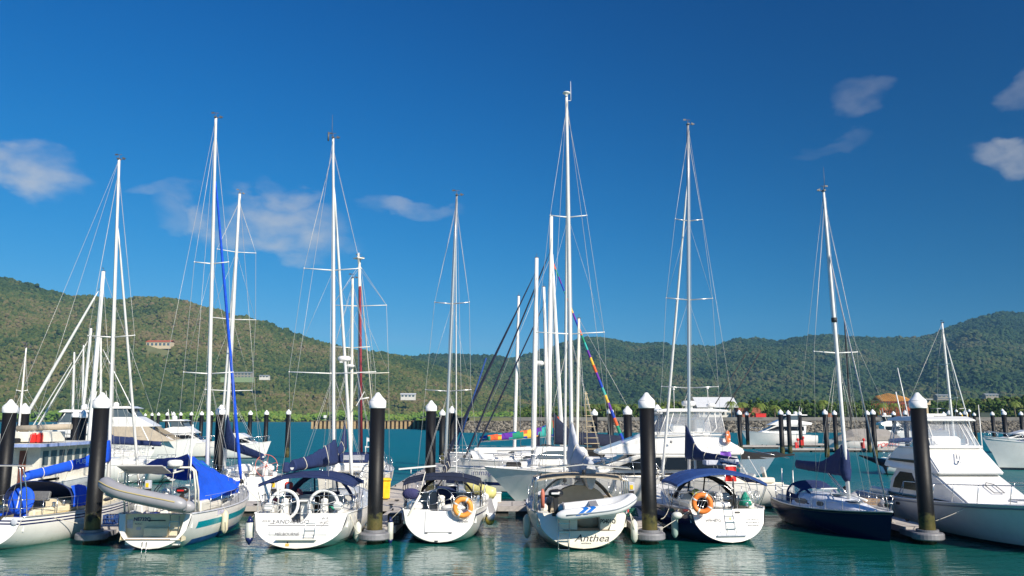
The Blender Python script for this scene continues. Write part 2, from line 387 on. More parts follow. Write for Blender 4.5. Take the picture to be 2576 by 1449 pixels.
def hill(name, tab, u0, u1, Y0, Y1, z0, col, seedoff, nu=160, ns=40):
    def P(u, s):
        r = at(u, interp(tab, u), Y1); b0 = at(u, 1050, Y0)
        if s <= 1:
            Y = lerp(Y0, Y1, s); X = (u - CX) / F * Y * 1.01
            e = s ** 1.15
            z = lerp(z0, r.z, e)
        else:
            Y = lerp(Y0, Y1, s); X = (u - CX) / F * Y * 1.01; z = r.z - (s - 1) * 2.0 * r.z * .5
        q = noise.fractal(Vector((X * .004 + seedoff, Y * .003, 0)), 1, 2, 4)
        amp = (r.z - z0) * .22 * math.sin(min(1, s) * PI) ** .8
        z += q * amp
        return Vector((X, Y, max(z, z0)))
    rows = [[P(lerp(u0, u1, i / nu), 1.35 * j / ns) for i in range(nu + 1)] for j in range(ns + 1)]
    mb = MB(); mb.grid(rows)
    m = mat(name + '_soil', col, 0.95, var=0.3, scale=0.02, color2=None)
    o = mb.build(name, m); tag(o, None, None, kind='structure'); return P
PA = hill('wooded_hill', RA, -900, 2000, 900, 1500, 1.5, (0.11, 0.115, 0.045), 3.1)
PB = hill('far_hills', RB, 500, 3600, 1100, 2300, 1.5, (0.055, 0.075, 0.04), 9.7)
# leafy canopy: many small ragged crowns
def ico(sub):
    t = (1 + 5 ** .5) / 2
    v = [Vector(p).normalized() for p in ((-1, t, 0), (1, t, 0), (-1, -t, 0), (1, -t, 0), (0, -1, t), (0, 1, t), (0, -1, -t), (0, 1, -t), (t, 0, -1), (t, 0, 1), (-t, 0, -1), (-t, 0, 1))]
    f = [(0, 11, 5), (0, 5, 1), (0, 1, 7), (0, 7, 10), (0, 10, 11), (1, 5, 9), (5, 11, 4), (11, 10, 2), (10, 7, 6), (7, 1, 8), (3, 9, 4), (3, 4, 2), (3, 2, 6), (3, 6, 8), (3, 8, 9), (4, 9, 5), (2, 4, 11), (6, 2, 10), (8, 6, 7), (9, 8, 1)]
    for _ in range(sub):
        nf = []; cache = {}
        def mid(a, b_):
            k = (min(a, b_), max(a, b_))
            if k not in cache: v.append(((v[a] + v[b_]) / 2).normalized()); cache[k] = len(v) - 1
            return cache[k]
        for a, b_, c in f:
            x, y, z = mid(a, b_), mid(b_, c), mid(c, a); nf += [(a, x, z), (b_, y, x), (c, z, y), (x, y, z)]
        f = nf
    return np.array([tuple(p) for p in v]), np.array(f)
def leafmat(name, cols, rough=0.9):
    m = bpy.data.materials.new(name); m.use_nodes = True; nt = m.node_tree; b = nt.nodes['Principled BSDF']
    b.inputs['Roughness'].default_value = rough; b.inputs['Specular IOR Level'].default_value = 0.15
    a = nt.nodes.new('ShaderNodeAttribute'); a.attribute_name = 'kind'
    r = nt.nodes.new('ShaderNodeValToRGB'); el = r.color_ramp.elements
    el[0].position = 0; el[0].color = (*cols[0], 1); el[1].position = 1; el[1].color = (*cols[-1], 1)
    for i, c in enumerate(cols[1:-1]):
        e = el.new((i + 1) / (len(cols) - 1)); e.color = (*c, 1)
    nt.links.new(a.outputs['Fac'], r.inputs['Fac']); nt.links.new(r.outputs['Color'], b.inputs['Base Color'])
    return m
def blobs(name, centres, radii, kinds, sub, jitter, flat, m, smooth=False):
    V, Fc = ico(sub); nV, nF = len(V), len(Fc); n = len(centres)
    C = np.asarray(centres, dtype=np.float64); Rd = np.asarray(radii)
    ang = rng.random(n) * 2 * PI; ca, sa = np.cos(ang), np.sin(ang)
    P = np.repeat(V[None], n, 0)
    x = P[..., 0] * ca[:, None] - P[..., 1] * sa[:, None]; y = P[..., 0] * sa[:, None] + P[..., 1] * ca[:, None]
    P = np.stack([x, y, P[..., 2] * flat], -1)
    P *= (1 + jitter * (rng.random((n, nV, 1)) * 2 - 1)); P += rng.normal(0, jitter * .35, P.shape)
    P = P * Rd[:, None, None] + C[:, None, :]
    faces = (Fc[None] + (np.arange(n) * nV)[:, None, None]).reshape(-1, 3)
    me = bpy.data.meshes.new(name); me.vertices.add(n * nV); me.vertices.foreach_set('co', P.reshape(-1))
    me.loops.add(faces.size); me.loops.foreach_set('vertex_index', faces.reshape(-1))
    me.polygons.add(len(faces)); me.polygons.foreach_set('loop_start', np.arange(0, faces.size, 3)); me.polygons.foreach_set('loop_total', np.full(len(faces), 3))
    me.polygons.foreach_set('use_smooth', np.full(len(faces), smooth))
    at_ = me.attributes.new('kind', 'FLOAT', 'POINT')
    kv = np.repeat(np.asarray(kinds)[:, None], nV, 1) + rng.normal(0, .05, (n, nV))
    at_.data.foreach_set('value', np.clip(kv, 0, 1).reshape(-1))
    me.update(calc_edges=True); me.materials.append(m)
    o = bpy.data.objects.new(name, me); COL.objects.link(o); return o
CLEAR = [(367, 428, 855, 872, 1190), (568, 640, 935, 962, 1060), (652, 675, 943, 950, 1080), (1008, 1044, 989, 1000, 960), (2358, 2392, 992, 1000, 1000 + 300), (2480, 2512, 988, 998, 1040 + 300), (2478, 2532, 1003, 1010, 980 + 300)]
def forest(name, P, n, u0, u1, s0, s1, r0, r1, m, sub, tab, bias=1.0, so=0):
    C, Rd, K = [], [], []
    for _ in range(n):
        u = random.uniform(u0, u1); s = random.random() ** bias * (s1 - s0) + s0
        p = P(u, s)
        patch = noise.fractal(Vector((p.x * .006 + so, p.y * .006, p.z * .01)), 1, 2, 3)
        if patch > .52 and s < .5 and random.random() < .5: continue
        pu = p.x / p.y * F * (1 / (cp + sp_ * (p.z - H) / p.y)) + CX
        k_ = (p.z + 4 - H) / p.y; pv = CY - F * (k_ * cp - sp_) / (cp + sp_ * k_)
        if any(a_ - 3 < pu < b_ + 3 and vt_ - 2 < pv < vb_ + 16 and p.y < Yh + 14 for (a_, b_, vt_, vb_, Yh) in CLEAR): continue
        r = random.uniform(r0, r1) * (1.15 if s > .9 else 1)
        if s > .93 and random.random() < .12: r *= 1.25
        C.append((p.x, p.y, p.z + r * random.uniform(.3, 1.0))); Rd.append(r)
        big = noise.noise(Vector((p.x * .0025 + so, p.y * .002, p.z * .006)))
        K.append(min(1, max(0, .46 + patch * .6 + big * .35 - .12 * (s - .4) + random.gauss(0, .2))))
    return blobs(name, C, Rd, K, sub, .3, .95, m)
LA = leafmat('dry_hill_foliage', [(0.024, 0.046, 0.014), (0.046, 0.074, 0.019), (0.076, 0.094, 0.024), (0.108, 0.106, 0.034), (0.15, 0.118, 0.060)])
LB = leafmat('rainforest_foliage', [(0.014, 0.034, 0.014), (0.024, 0.052, 0.018), (0.040, 0.068, 0.022), (0.060, 0.078, 0.028), (0.085, 0.082, 0.038)])
LM = leafmat('mangrove_foliage', [(0.05, 0.11, 0.018), (0.09, 0.17, 0.025), (0.13, 0.21, 0.03), (0.15, 0.20, 0.035), (0.14, 0.16, 0.04)])
LG = leafmat('shore_tree_foliage', [(0.02, 0.048, 0.012), (0.038, 0.078, 0.016), (0.062, 0.100, 0.022), (0.085, 0.108, 0.030), (0.11, 0.105, 0.045)])
tag(forest('hillside_forest', PA, 66000, -450, 1350, 0.0, 1.04, 1.5, 3.9, LA, 0, RA, .8, 0), None, None, kind='stuff')
tag(forest('distant_forest', PB, 74000, 930, 2800, 0.0, 1.04, 2.4, 5.4, LB, 0, RB, .75, 40), None, None, kind='stuff')
# far shore: low flat land then mangroves
g = MB(); g.quad((-1500, 860, 0.6), (2200, 860, 0.6), (2200, 1300, 1.0), (-1500, 1300, 1.0)); g.quad((-1500, 845, -0.5), (2200, 845, -0.5), (2200, 860, 0.6), (-1500, 860, 0.6))
tag(g.build('far_shore', mat('mud', (0.13, 0.11, 0.07), 0.95, var=0.3, scale=0.05)), None, None, kind='structure')
C, Rd, K = [], [], []
for _ in range(15000):
    Y = random.uniform(855, 930); u = random.uniform(-600, 1700)
    X = (u - CX) / F * Y; r = random.uniform(1.2, 2.8)
    top = 6.5 + 5 * noise.noise(Vector((X * .02, 3, 0))) + (Y - 855) * .05
    C.append((X, Y, random.uniform(.8, max(2, top)))); Rd.append(r)
    K.append(min(1, max(0, .5 + .6 * noise.noise(Vector((X * .03, Y * .03, 1))) + random.gauss(0, .15))))
tag(blobs('shoreline_woodland', C, Rd, K, 0, .3, .9, LM), None, None, kind='stuff')
# ------------------------------------------------------------------ breakwater, promenade land
gX0 = xat(1225, 1060, 262)
land = MB()
land.grid([[(gX0 - 6, 268, 3.2), (gX0 + 8, 268, 3.6), (600, 268, 3.6)], [(gX0 - 6, 271, 3.3), (gX0 + 8, 271, 3.65), (600, 271, 3.65)], [(gX0 - 6, 272, 4.55), (gX0 + 8, 272, 4.55), (600, 272, 4.55)],
           [(gX0 - 30, 330, 4.6), (gX0, 330, 4.6), (600, 330, 4.6)], [(gX0 - 80, 900, 5.5), (gX0, 900, 5.5), (1400, 900, 5.5)]], smooth=False)
tag(land.build('ground', mat('dry_ground', (0.16, 0.14, 0.085), 0.95, var=0.3, scale=0.05, color2=(0.07, 0.10, 0.03))), None, None, kind='structure')
slope = MB(); slope.quad((gX0 - 8, 260.5, -1), (600, 260.5, -1), (600, 268.2, 3.4), (gX0 - 8, 268.2, 3.4))
tag(slope.build('terrain', mat('embankment_fill', (0.05, 0.048, 0.045), 0.95)), None, None, kind='structure')
rockm = leafmat('quarry_rock', [(0.05, 0.047, 0.040), (0.11, 0.10, 0.085), (0.19, 0.17, 0.14), (0.28, 0.25, 0.20), (0.13, 0.115, 0.09)], .9)
C, Rd, K = [], [], []
for _ in range(7500):
    t = random.random(); X = random.uniform(gX0 - 7, 300); Y = lerp(261, 268, t)
    C.append((X, Y, lerp(-.4, 3.3, t) + random.uniform(-.1, .15))); Rd.append(random.uniform(.32, .72)); K.append(random.random())
tag(blobs('rubble', C, Rd, K, 0, .22, .8, rockm), None, None, kind='stuff')
kw = MB(); kw.box(((gX0 + 8 + 600) / 2, 268.6, 3.75), (592 - gX0, .8, .5)); kw.box(((gX0 + 8 + 600) / 2, 271.6, 4.2), (592 - gX0, .5, 1.05))
tag(kw.build('retaining_wall', mat('weathered_concrete', (0.17, 0.165, 0.155), 0.9, var=0.25, scale=0.3)), 'long low grey concrete retaining wall along the top of the rock embankment', 'wall')
# sheet pile wall
SPm = mat('rusty_sheet_steel', (0.36, 0.23, 0.11), 0.85, var=0.0, scale=0.35, color2=(0.48, 0.36, 0.19), stretch=(1, 1, 4))
SPd = mat('dark_recess', (0.05, 0.035, 0.025), 0.9)  # much darker brown for the recessed and flank faces
x0, x1 = xat(783, 1070, 346), xat(1250, 1070, 330)
spt = thing('sheet_pile_wall', 'rust brown corrugated sheet pile wall standing in the water in front of the mangroves', 'wall', ((x0 + x1) / 2, 346, 0))
b1 = MB(); b2 = MB(); hw = (x1 - x0) / 2; npan = 44; wdt = 2 * hw / npan
for i in range(npan):
    a = -hw + i * wdt; dp = -.28
    for (p, q, ya, yb) in ((a, a + wdt * .55, dp, dp), (a + wdt * .55, a + wdt * .68, dp, .35), (a + wdt * .68, a + wdt * .87, .35, .35), (a + wdt * .87, a + wdt, .35, dp)):
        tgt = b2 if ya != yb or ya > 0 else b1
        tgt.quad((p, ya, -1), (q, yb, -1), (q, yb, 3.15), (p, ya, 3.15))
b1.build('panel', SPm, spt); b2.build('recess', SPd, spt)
cpb = MB(); cpb.box((0, 0, 3.28), (2 * hw + .4, .95, .26)); cpb.build('capping_beam', mat('capping', (0.15, 0.11, 0.08), 0.9, var=.2), spt)
sgn = MB(); sgn.box((0, 0, 1.0), (.12, .12, 2)); sgn.box((0, -.08, 1.6), (1.3, .06, 1.1)); pp = at(818, 1054, 346)
tag(sgn.build('marker_board', mat('sign_white', (.75, .75, .72), .6)), 'small square white board standing on the rusty sheet pile wall', 'sign').location = (pp.x, 346, 3.41)
# foreshore trees behind the breakwater (reads as one belt of bush)
C, Rd, K = [], [], []
for _ in range(15000):
    Y = random.uniform(330, 470); u = random.uniform(1300, 3100)
    X = (u - CX) / F * Y
    if 1740 < u < 1880 and Y < 372: continue
    if 2190 < u < 2370 and Y < 382: continue
    hgt = 5.2 + 3.4 * noise.noise(Vector((X * .03, Y * .02, 5))) + (u - 1700) * .0022 + (Y - 330) * .012
    if u < 1480: hgt *= .75
    r = random.uniform(.45, 1.15); C.append((X, Y, 4.4 + random.uniform(.3, max(1.5, hgt)))); Rd.append(r)
    K.append(min(1, max(0, .45 + .6 * noise.noise(Vector((X * .04, Y * .05, 1))) + random.gauss(0, .18))))
tag(blobs('scrub', C, Rd, K, 0, .32, .9, LG), None, None, kind='stuff')
# ------------------------------------------------------------------ palms
TRK = mat('palm_trunk', (0.20, 0.16, 0.11), 0.9, var=0.2, scale=3)
FR = mat('palm_frond', (0.17, 0.23, 0.03), 0.6, var=0.25, scale=1.2)
def palm(u, Y, ht, label):
    p = at(u, 1050, Y); t = thing('palm_tree', label, 'palm tree', (p.x, Y, 4.55), random.uniform(0, 6), 'palm trees behind the rock embankment')
    tr = MB(); tr.tube([(0, 0, -.3), (.1, 0, ht * .4), (.05, .1, ht * .8), (0, .05, ht)], [.26, .19, .15, .13], 8); tr.build('trunk', TRK, t)
    fr = MB()
    for k in range(22):
        a = k * 2.4; el = random.uniform(.15, 1.15); Ln = random.uniform(2.2, 3.1); d = Vector((math.cos(a), math.sin(a), 0)); pts = []
        for i in range(7):
            s_ = i / 6; pts.append(Vector((0, .05, ht)) + d * Ln * s_ * math.cos(el * .7) + Vector((0, 0, Ln * (s_ * math.sin(el) - 1.05 * s_ * s_))))
        sd = d.cross(Vector((0, 0, 1)))
        for i in range(6):
            for sg in (-1, 1):
                for h_ in (0, .5):
                    a0 = pts[i].lerp(pts[i + 1], h_); a1 = pts[i].lerp(pts[i + 1], h_ + .36)
                    w_ = .62 * math.sin(PI * min(.97, (i + 1) / 7.5)) + .1
                    fr.face([fr.addv(a0), fr.addv(a1), fr.addv(a1 + sd * sg * w_ + Vector((0, 0, -.34)) + d * .22)])
    fr.build('crown', FR, t)
for (u, Y, ht, lb) in ((1548, 300, 4.4, 'yellow green palm just right of the rainbow wrapped stay'), (1664, 300, 3.6, 'palm glimpsed left of the white flybridge enclosure'),
                       (1840, 292, 5.2, 'palm in front of the big white roofed building'), (1867, 296, 5.0, 'palm at the right end of the white roofed building'),
                       (1915, 292, 4.6, 'first palm to the right of the white roofed building'), (1950, 286, 3.8, 'shorter palm above the white cruiser moored by the rocks'),
                       (2073, 292, 5.6, 'tall palm standing alone above the two piles in mid basin'), (2222, 292, 4.6, 'palm left of centre before the orange timber frame'), (2252, 296, 4.6, 'palm right of centre before the orange timber frame'),
                       (2555, 290, 5.0, 'bushy palm at the far right edge of the shore')):
    palm(u, Y, ht, lb)
# ------------------------------------------------------------------ buildings
WALLW = mat('white_render', (0.62, 0.60, 0.55), 0.8, var=0.08, scale=.5); ROOFW = mat('white_metal_roof', (0.62, 0.63, 0.64), 0.45, var=0.05, scale=.6)
ROOFG = mat('grey_metal_roof', (0.34, 0.37, 0.38), 0.5, var=0.1); ROOFR = mat('terracotta_roof', (0.40, 0.10, 0.04), 0.8, var=0.15); WALLC = mat('cream_wall', (0.55, 0.45, 0.30), 0.8, var=0.1)
TERR = mat('green_terrace', (0.22, 0.30, 0.16), 0.8, var=.1); TIMB = mat('new_timber', (0.62, 0.30, 0.07), 0.8, var=0.2, scale=1.5); SCAF = mat('red_scaffold', (0.38, 0.09, 0.04), 0.7, var=.2)
def gable(mb, x0, x1, y0, y1, z, rise, over=.5):
    ym = (y0 + y1) / 2; x0 -= over; x1 += over; y0 -= over; y1 += over
    t = .18
    for dz in (0,):
        mb.quad((x0, y0, z), (x1, y0, z), (x1, ym, z + rise), (x0, ym, z + rise)); mb.quad((x1, y1, z), (x0, y1, z), (x0, ym, z + rise), (x1, ym, z + rise))
        mb.quad((x0, y0, z - t), (x1, y0, z - t), (x1, y0, z), (x0, y0, z)); mb.quad((x0, y0, z - t), (x0, ym, z + rise - t), (x0, ym, z + rise), (x0, y0, z))
        mb.quad((x1, y0, z - t), (x1, ym, z + rise - t), (x1, ym, z + rise), (x1, y0, z))
def house(name, label, u0, u1, vb, vt, Y, wallm, roofm, storeys=1, dep=9, nwin=5, rise=None, cat='house'):
    a = at(u0, vb, Y); b_ = at(u1, vb, Y); top = at(u0, vt, Y).z; W = b_.x - a.x; Ht = top - a.z; rise = rise or Ht * .3
    t = thing(name, label, cat, (a.x, Y, a.z)); wh = Ht - rise
    m = MB(); m.box((W / 2, dep / 2, wh / 2 - 1.5), (W, dep, wh + 3)); m.build('wall', wallm, t)
    r = MB(); gable(r, 0, W, 0, dep, wh + .02, rise, .8); r.build('roof', roofm, t)
    for s_ in range(storeys):
        zc = wh * (s_ + .5) / storeys
        for i in range(nwin):
            wn_ = MB(); ww = W / nwin * .6; wn_.box((W * (i + .5) / nwin, -.03, zc), (ww, .12, wh / storeys * .55)); wn_.build('window', GLASSG, t)
    return t
house('hill_house', 'long cream house with a terracotta roof alone high on the wooded hill', 367, 428, 872, 855, 1190, WALLC, ROOFR, 1, 14, 6)
t = house('hill_house', 'flat roofed two storey house above a green terrace on the lower slope', 580, 631, 952, 935, 1060, mat('grey_brown_wall', (.26, .24, .20), .8, var=.15), ROOFG, 2, 12, 6, 1.2)
tr_ = MB(); W_ = 26; tr_.box((W_ / 2 - 2, -6, -2.2), (W_ + 14, 10, 6.4)); tr_.build('terrace', TERR, t)
house('hill_house', 'small low grey roofed house just right of the green terrace', 652, 675, 950, 943, 1080, WALLW, ROOFG, 1, 8, 3)
house('hill_house', 'small pale house with a light roof above a bare patch low on the hillside', 1008, 1044, 1000, 989, 960, WALLW, ROOFW, 1, 9, 4)
house('hill_house', 'small cottage with a grey roof low on the right hand hill', 2358, 2392, 1000, 992, 1000, mat('grey_brown_wall', (.26, .24, .20), .8), ROOFG, 1, 9, 3)
house('hill_house', 'upper of the two flat grey roofed houses at the far right of the hills', 2480, 2512, 998, 990, 1040, mat('grey_brown_wall', (.26, .24, .20), .8), ROOFG, 1, 9, 4)
house('hill_house', 'lower wide beige roofed house at the far right of the hills', 2478, 2532, 1010, 1003, 980, WALLC, BEIGEC, 1, 9, 5)
t = house('clubhouse', 'large building with a broad white metal roof behind the rock embankment', 1758, 1853, 1046, 998, 340, WALLW, ROOFW, 2, 14, 7, 4.2, 'building')
an = MB(); an.box((19.5, -2.2, 1.2), (9, 4.2, 4)); an.build('annexe', mat('red_brick', (0.33, 0.10, 0.06), 0.85, var=.2), t)
# building under construction
a = at(2218, 1046, 345); W = at(2296, 1046, 345).x - a.x
t = thing('unfinished_building', 'half built house with bare orange roof trusses and red scaffolding on the shore', 'building', (a.x, 345, a.z))
fr = MB(); sc = MB(); zt = 6.0
for i in range(17):
    x = W * i / 16
    for y in (0, 9):
        sc.box((x, y, zt / 2 - 1), (.16, .16, zt + 2))
    s_ = 1 - abs(i / 16 - .42) * .9; pk = zt + 3.1 * max(.1, s_)
    fr.tube([(x, -1, zt), (x, 4.5, pk), (x, 10, zt)], .13, 4)
for z in (1.2, 2.4, 3.6, 4.8, 6): sc.box((W / 2, -.2, z), (W, .1, .1)); sc.box((W / 2, 9.2, z), (W, .1, .1))
for i in range(14):
    x = random.uniform(0, W); sc.box((x, random.uniform(0, 9), random.uniform(2.5, 5.5)), (random.uniform(.8, 2), .1, random.uniform(.6, 1.6)))
for k in range(7):
    q = k / 6; pts = []
    for i in range(17):
        s_ = 1 - abs(i / 16 - .42) * .9; pk = zt + 3.1 * max(.1, s_); pts.append((W * i / 16, lerp(-1, 4.5, q), lerp(zt, pk, q) + .15))
    fr.tube(pts, .10, 4)
fr.build('roof_truss', TIMB, t); sc.build('scaffold', SCAF, t)
# beige two storey block to its right
a = at(2296, 1046, 350); W = at(2345, 1046, 350).x - a.x; t = thing('modern_building', 'pale flat roofed block to the right of the orange timber frame', 'building', (a.x, 350, a.z))
m = MB(); m.box((W / 2, 5, 1.5), (W * .72, 9, 5)); m.box((W * .5, 5, 5.6), (W, 9, 2.2)); m.build('wall', WALLC, t)
m = MB(); m.box((W * .5, .35, 6.0), (W * .8, .14, .9)); m.build('window', GLASSG, t); m = MB(); m.box((W * .5, 4.5, 6.9), (W * 1.06, 11, .25)); m.build('roof', ROOFW, t)
a = at(2310, 1046, 345); m = MB(); m.box((3, 2, 3.6), (12, 5, .25)); [m.box((x, -.2, 1.8), (.2, .2, 3.6)) for x in (-2.5, 3, 8.5)]
tag(m.build('shelter_roof', ROOFW), 'white flat canopy on thin posts beside the pale block on the shore', 'shelter').location = (a.x + 6, 336, 4.6)
# ------------------------------------------------------------------ piles
CAPM = mat('white_cap_plastic', (0.80, 0.80, 0.80), 0.45, var=0.09, scale=5)
PILEM = bpy.data.materials.new('black_sleeve'); PILEM.use_nodes = True
nt = PILEM.node_tree; b = nt.nodes['Principled BSDF']; b.inputs['Roughness'].default_value = 0.5; b.inputs['Specular IOR Level'].default_value = .3
g_ = nt.nodes.new('ShaderNodeNewGeometry'); sx_ = nt.nodes.new('ShaderNodeSeparateXYZ'); nt.links.new(g_.outputs['Position'], sx_.inputs[0])
nz = nt.nodes.new('ShaderNodeTexNoise'); nz.inputs['Scale'].default_value = 4.5; nz.inputs['Detail'].default_value = 8; nt.links.new(g_.outputs['Position'], nz.inputs['Vector'])
ma = nt.nodes.new('ShaderNodeMath'); ma.operation = 'MULTIPLY_ADD'; nt.links.new(nz.outputs['Fac'], ma.inputs[0]); ma.inputs[1].default_value = -1.6; nt.links.new(sx_.outputs['Z'], ma.inputs[2])
rp = nt.nodes.new('ShaderNodeValToRGB'); mr_ = nt.nodes.new('ShaderNodeMapRange'); mr_.inputs['From Min'].default_value = -1; mr_.inputs['From Max'].default_value = 1.2
nt.links.new(ma.outputs[0], mr_.inputs['Value']); nt.links.new(mr_.outputs[0], rp.inputs['Fac'])
e = rp.color_ramp.elements; e[0].position = 0.18; e[0].color = (.05, .045, .02, 1); e[1].position = .62; e[1].color = (.007, .007, .008, 1)
k = e.new(.36); k.color = (.12, .10, .035, 1); k = e.new(.50); k.color = (.07, .068, .025, 1); k = e.new(.57); k.color = (.02, .02, .014, 1)
nt.links.new(rp.outputs['Color'], b.inputs['Base Color'])
b2_ = nt.nodes.new('ShaderNodeBump'); b2_.inputs['Strength'].default_value = .25; b2_.inputs['Distance'].default_value = .03; nt.links.new(nz.outputs['Fac'], b2_.inputs['Height']); nt.links.new(b2_.outputs['Normal'], b.inputs['Normal'])
def make_pile(r, ztip):
    t = thing('mooring_pile', '', 'pile')
    z = ztip - r * 2.02
    a = MB(); a.smooth = True; a.lathe([(r, -2.5), (r, z + .02)], n=28); a.build('shaft', PILEM, t)
    c = MB(); c.lathe([(r + .025, z - .03), (r + .035, z), (r + .035, z + r * .88)], n=28)
    c.lathe([(r + .035, z + r * .88), (r * 1.06, z + r * .96), (r * .56, z + r * 1.48), (.06, z + r * 1.97), (0.0, z + r * 2.02)], n=28)
    c.build('cap', CAPM, t)
    return t
proto_pile = {}
def pile(u, v, Y=None, r=.285, label='', group='black mooring piles', ztip=None):
    if Y is None:      # far pile of the standard height: the distance follows from how high its tip stands
        Y = (1050 - v); Y = 62 * 32 / max(3, Y)
        ztip = 5.62
    if ztip is None: ztip = zat(v, Y)
    key = (round(r, 3), round(ztip, 1))
    X = at(u, v, Y).x
    if key not in proto_pile:
        t = make_pile(r, ztip); proto_pile[key] = t; t.location = (X, Y, 0); t['label'] = label; t['group'] = group
    else:
        t = dup(proto_pile[key], (X, Y, 0), 0, label, group)
    return t
near = [(258, 988, 32, 'thick black mooring pile between the cream stern yacht and the inflatable on davits'), (951, 988.5, 32, 'thick black pile between the twin wheel yacht and the yellow bin'),
        (1626, 989.5, 32, 'thick black pile just right of the yacht with solar panels over its stern'), (2307, 989, 32, 'thick black pile in front of the white flybridge cruiser at right')]
for (u, v, Y, lb) in near: pile(u, v, Y, .285, lb, 'big black mooring piles at the finger ends', 5.61)
pile(28, 1004.5, 37.2, .285, 'big black pile at the far left edge beside the old timber cabin boat', 'big black mooring piles at the finger ends')
for (u, v, Y, lb) in ((63, 1014, 47, 'second black pile from the left edge, behind the old cabin boat'), (557, 1018, 51, 'black pile partly hidden by the blue wrapped stay'), (192, 1031, 68, 'left of the twin black piles behind the old cabin boat'),
                      (211, 1031, 64, 'right of the twin black piles behind the old cabin boat'),
                      (1085, 1008.5, 47, 'black pile behind the yacht with the orange ring, left of its mast'), (1653, 1015.5, 52, 'black pile half hidden behind the thick one at the white flybridge'),
                      (1113, 1027.5, 82, 'thin black pile between the two in front of the rusty wall'), (1137, 1022.5, 70, 'black pile just right of the slim silver mast'),
                      (1495, 1026.5, 80, 'black pile right of the rope ladder'), (1535, 1025.5, 78, 'black pile crossed by the rainbow wrapped stay'), (1578, 1018.5, 58, 'black pile left of the sloping cruiser deck')):
    pile(u, v, Y, .285, lb, 'black mooring piles in the second row')
ordn = ['first', 'second', 'third', 'fourth', 'fifth', 'sixth', 'seventh', 'eighth', 'ninth', 'tenth', 'eleventh', 'twelfth', 'thirteenth', 'fourteenth', 'fifteenth', 'sixteenth', 'seventeenth', 'eighteenth', 'nineteenth']
LF = [(342, 1040.5), (352, 1042), (366, 1040), (383, 1038.5), (399, 1037.5), (421, 1037), (437, 1036), (455, 1037), (482, 1036), (508, 1034.5), (532, 1034.5), (592.6, 1034), (630.3, 1033), (671, 1032), (726.4, 1030)]
for i, (u, v) in enumerate(LF):
    pile(u, v, label='small black pile, %s from the left in the far row before the wooded hill' % ordn[i], group='far row of black piles at left')
RF = [(1859, 1031.5), (1878, 1035), (1963, 1030.5), (1982.5, 1032), (2011, 1034.5), (2074.5, 1030), (2098.5, 1032.5), (2181, 1032.5), (2194.6, 1030), (2247, 1034.5), (2276.5, 1032), (2373.5, 1036), (2387, 1032), (2427, 1032.5), (2450, 1038), (2495.5, 1035.5), (2524.5, 1032.5), (2567.5, 1035)]
for i, (u, v) in enumerate(RF):
    pile(u, v, label='slim black pile, %s from the left in the far rows of the right hand basin' % ordn[i], group='far black piles at right')
for i, (u, v) in enumerate([(2405, 1029.5), (2415, 1036.5), (2438, 1029), (2521, 1028)]):
    pile(u, v, 185, label='tiny white capped pile top, %s from the left behind the right hand rows' % ordn[i], group='pile tops behind the right hand rows')
# ------------------------------------------------------------------ pontoons
def pontoon(name, x0, x1, y0, y1, label, top=.5, joints=6.0, along='x', group='floating pontoons'):
    t = thing('pontoon', label, 'dock', ((x0 + x1) / 2, (y0 + y1) / 2, 0), 0, group)
    W, D = x1 - x0, y1 - y0
    d = MB()
    n = max(1, int((W if along == 'x' else D) / joints))
    for i in range(n):
        if along == 'x': d.box((-W / 2 + W * (i + .5) / n, 0, top - .04), (W / n - .03, D - .16, .08))
        else: d.box((0, -D / 2 + D * (i + .5) / n, top - .04), (W - .16, D / n - .03, .08))
    d.build('deck', CONC, t)
    e = MB()
    for s_ in (-1, 1):
        e.box((0, s_ * (D / 2 - .04), top - .12), (W, .08, .24)); e.box((s_ * (W / 2 - .04), 0, top - .12), (.08, D - .16, .24))
    e.build('edge_beam', FENDW, t)
    f = MB()
    n = max(1, int((W if along == 'x' else D) / 3))
    for i in range(n):
        if along == 'x': f.box((-W / 2 + W * (i + .5) / n, 0, -.1), (W / n - .35, D - .3, .92))
        else: f.box((0, -D / 2 + D * (i + .5) / n, -.1), (W - .3, D / n - .35, .92))
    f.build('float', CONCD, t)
    c = MB()
    for i in range(int(max(W, D) / 3.2)):
        q = (i + .5) / int(max(W, D) / 3.2) - .5
        for s_ in (-1, 1):
            p = (q * W, s_ * (D / 2 - .2)) if along == 'x' else (s_ * (W / 2 - .2), q * D)
            c.box((p[0], p[1], top + .06), (.22 if along == 'x' else .07, .07 if along == 'x' else .22, .05)); c.box((p[0], p[1], top + .03), (.08, .06, .06))
    c.build('cleat', RUBBER, t)
    return t
pontoon('main', -30, 12.0, 40.4, 42.8, 'long pale main pontoon running across behind the front row of yachts')
pontoon('walk', -7.3, -4.7, 42.83, 78, 'pontoon walkway leading away beside the yellow bin', along='y')
PX = [at(u, v, Y).x for (u, v, Y, _) in near]
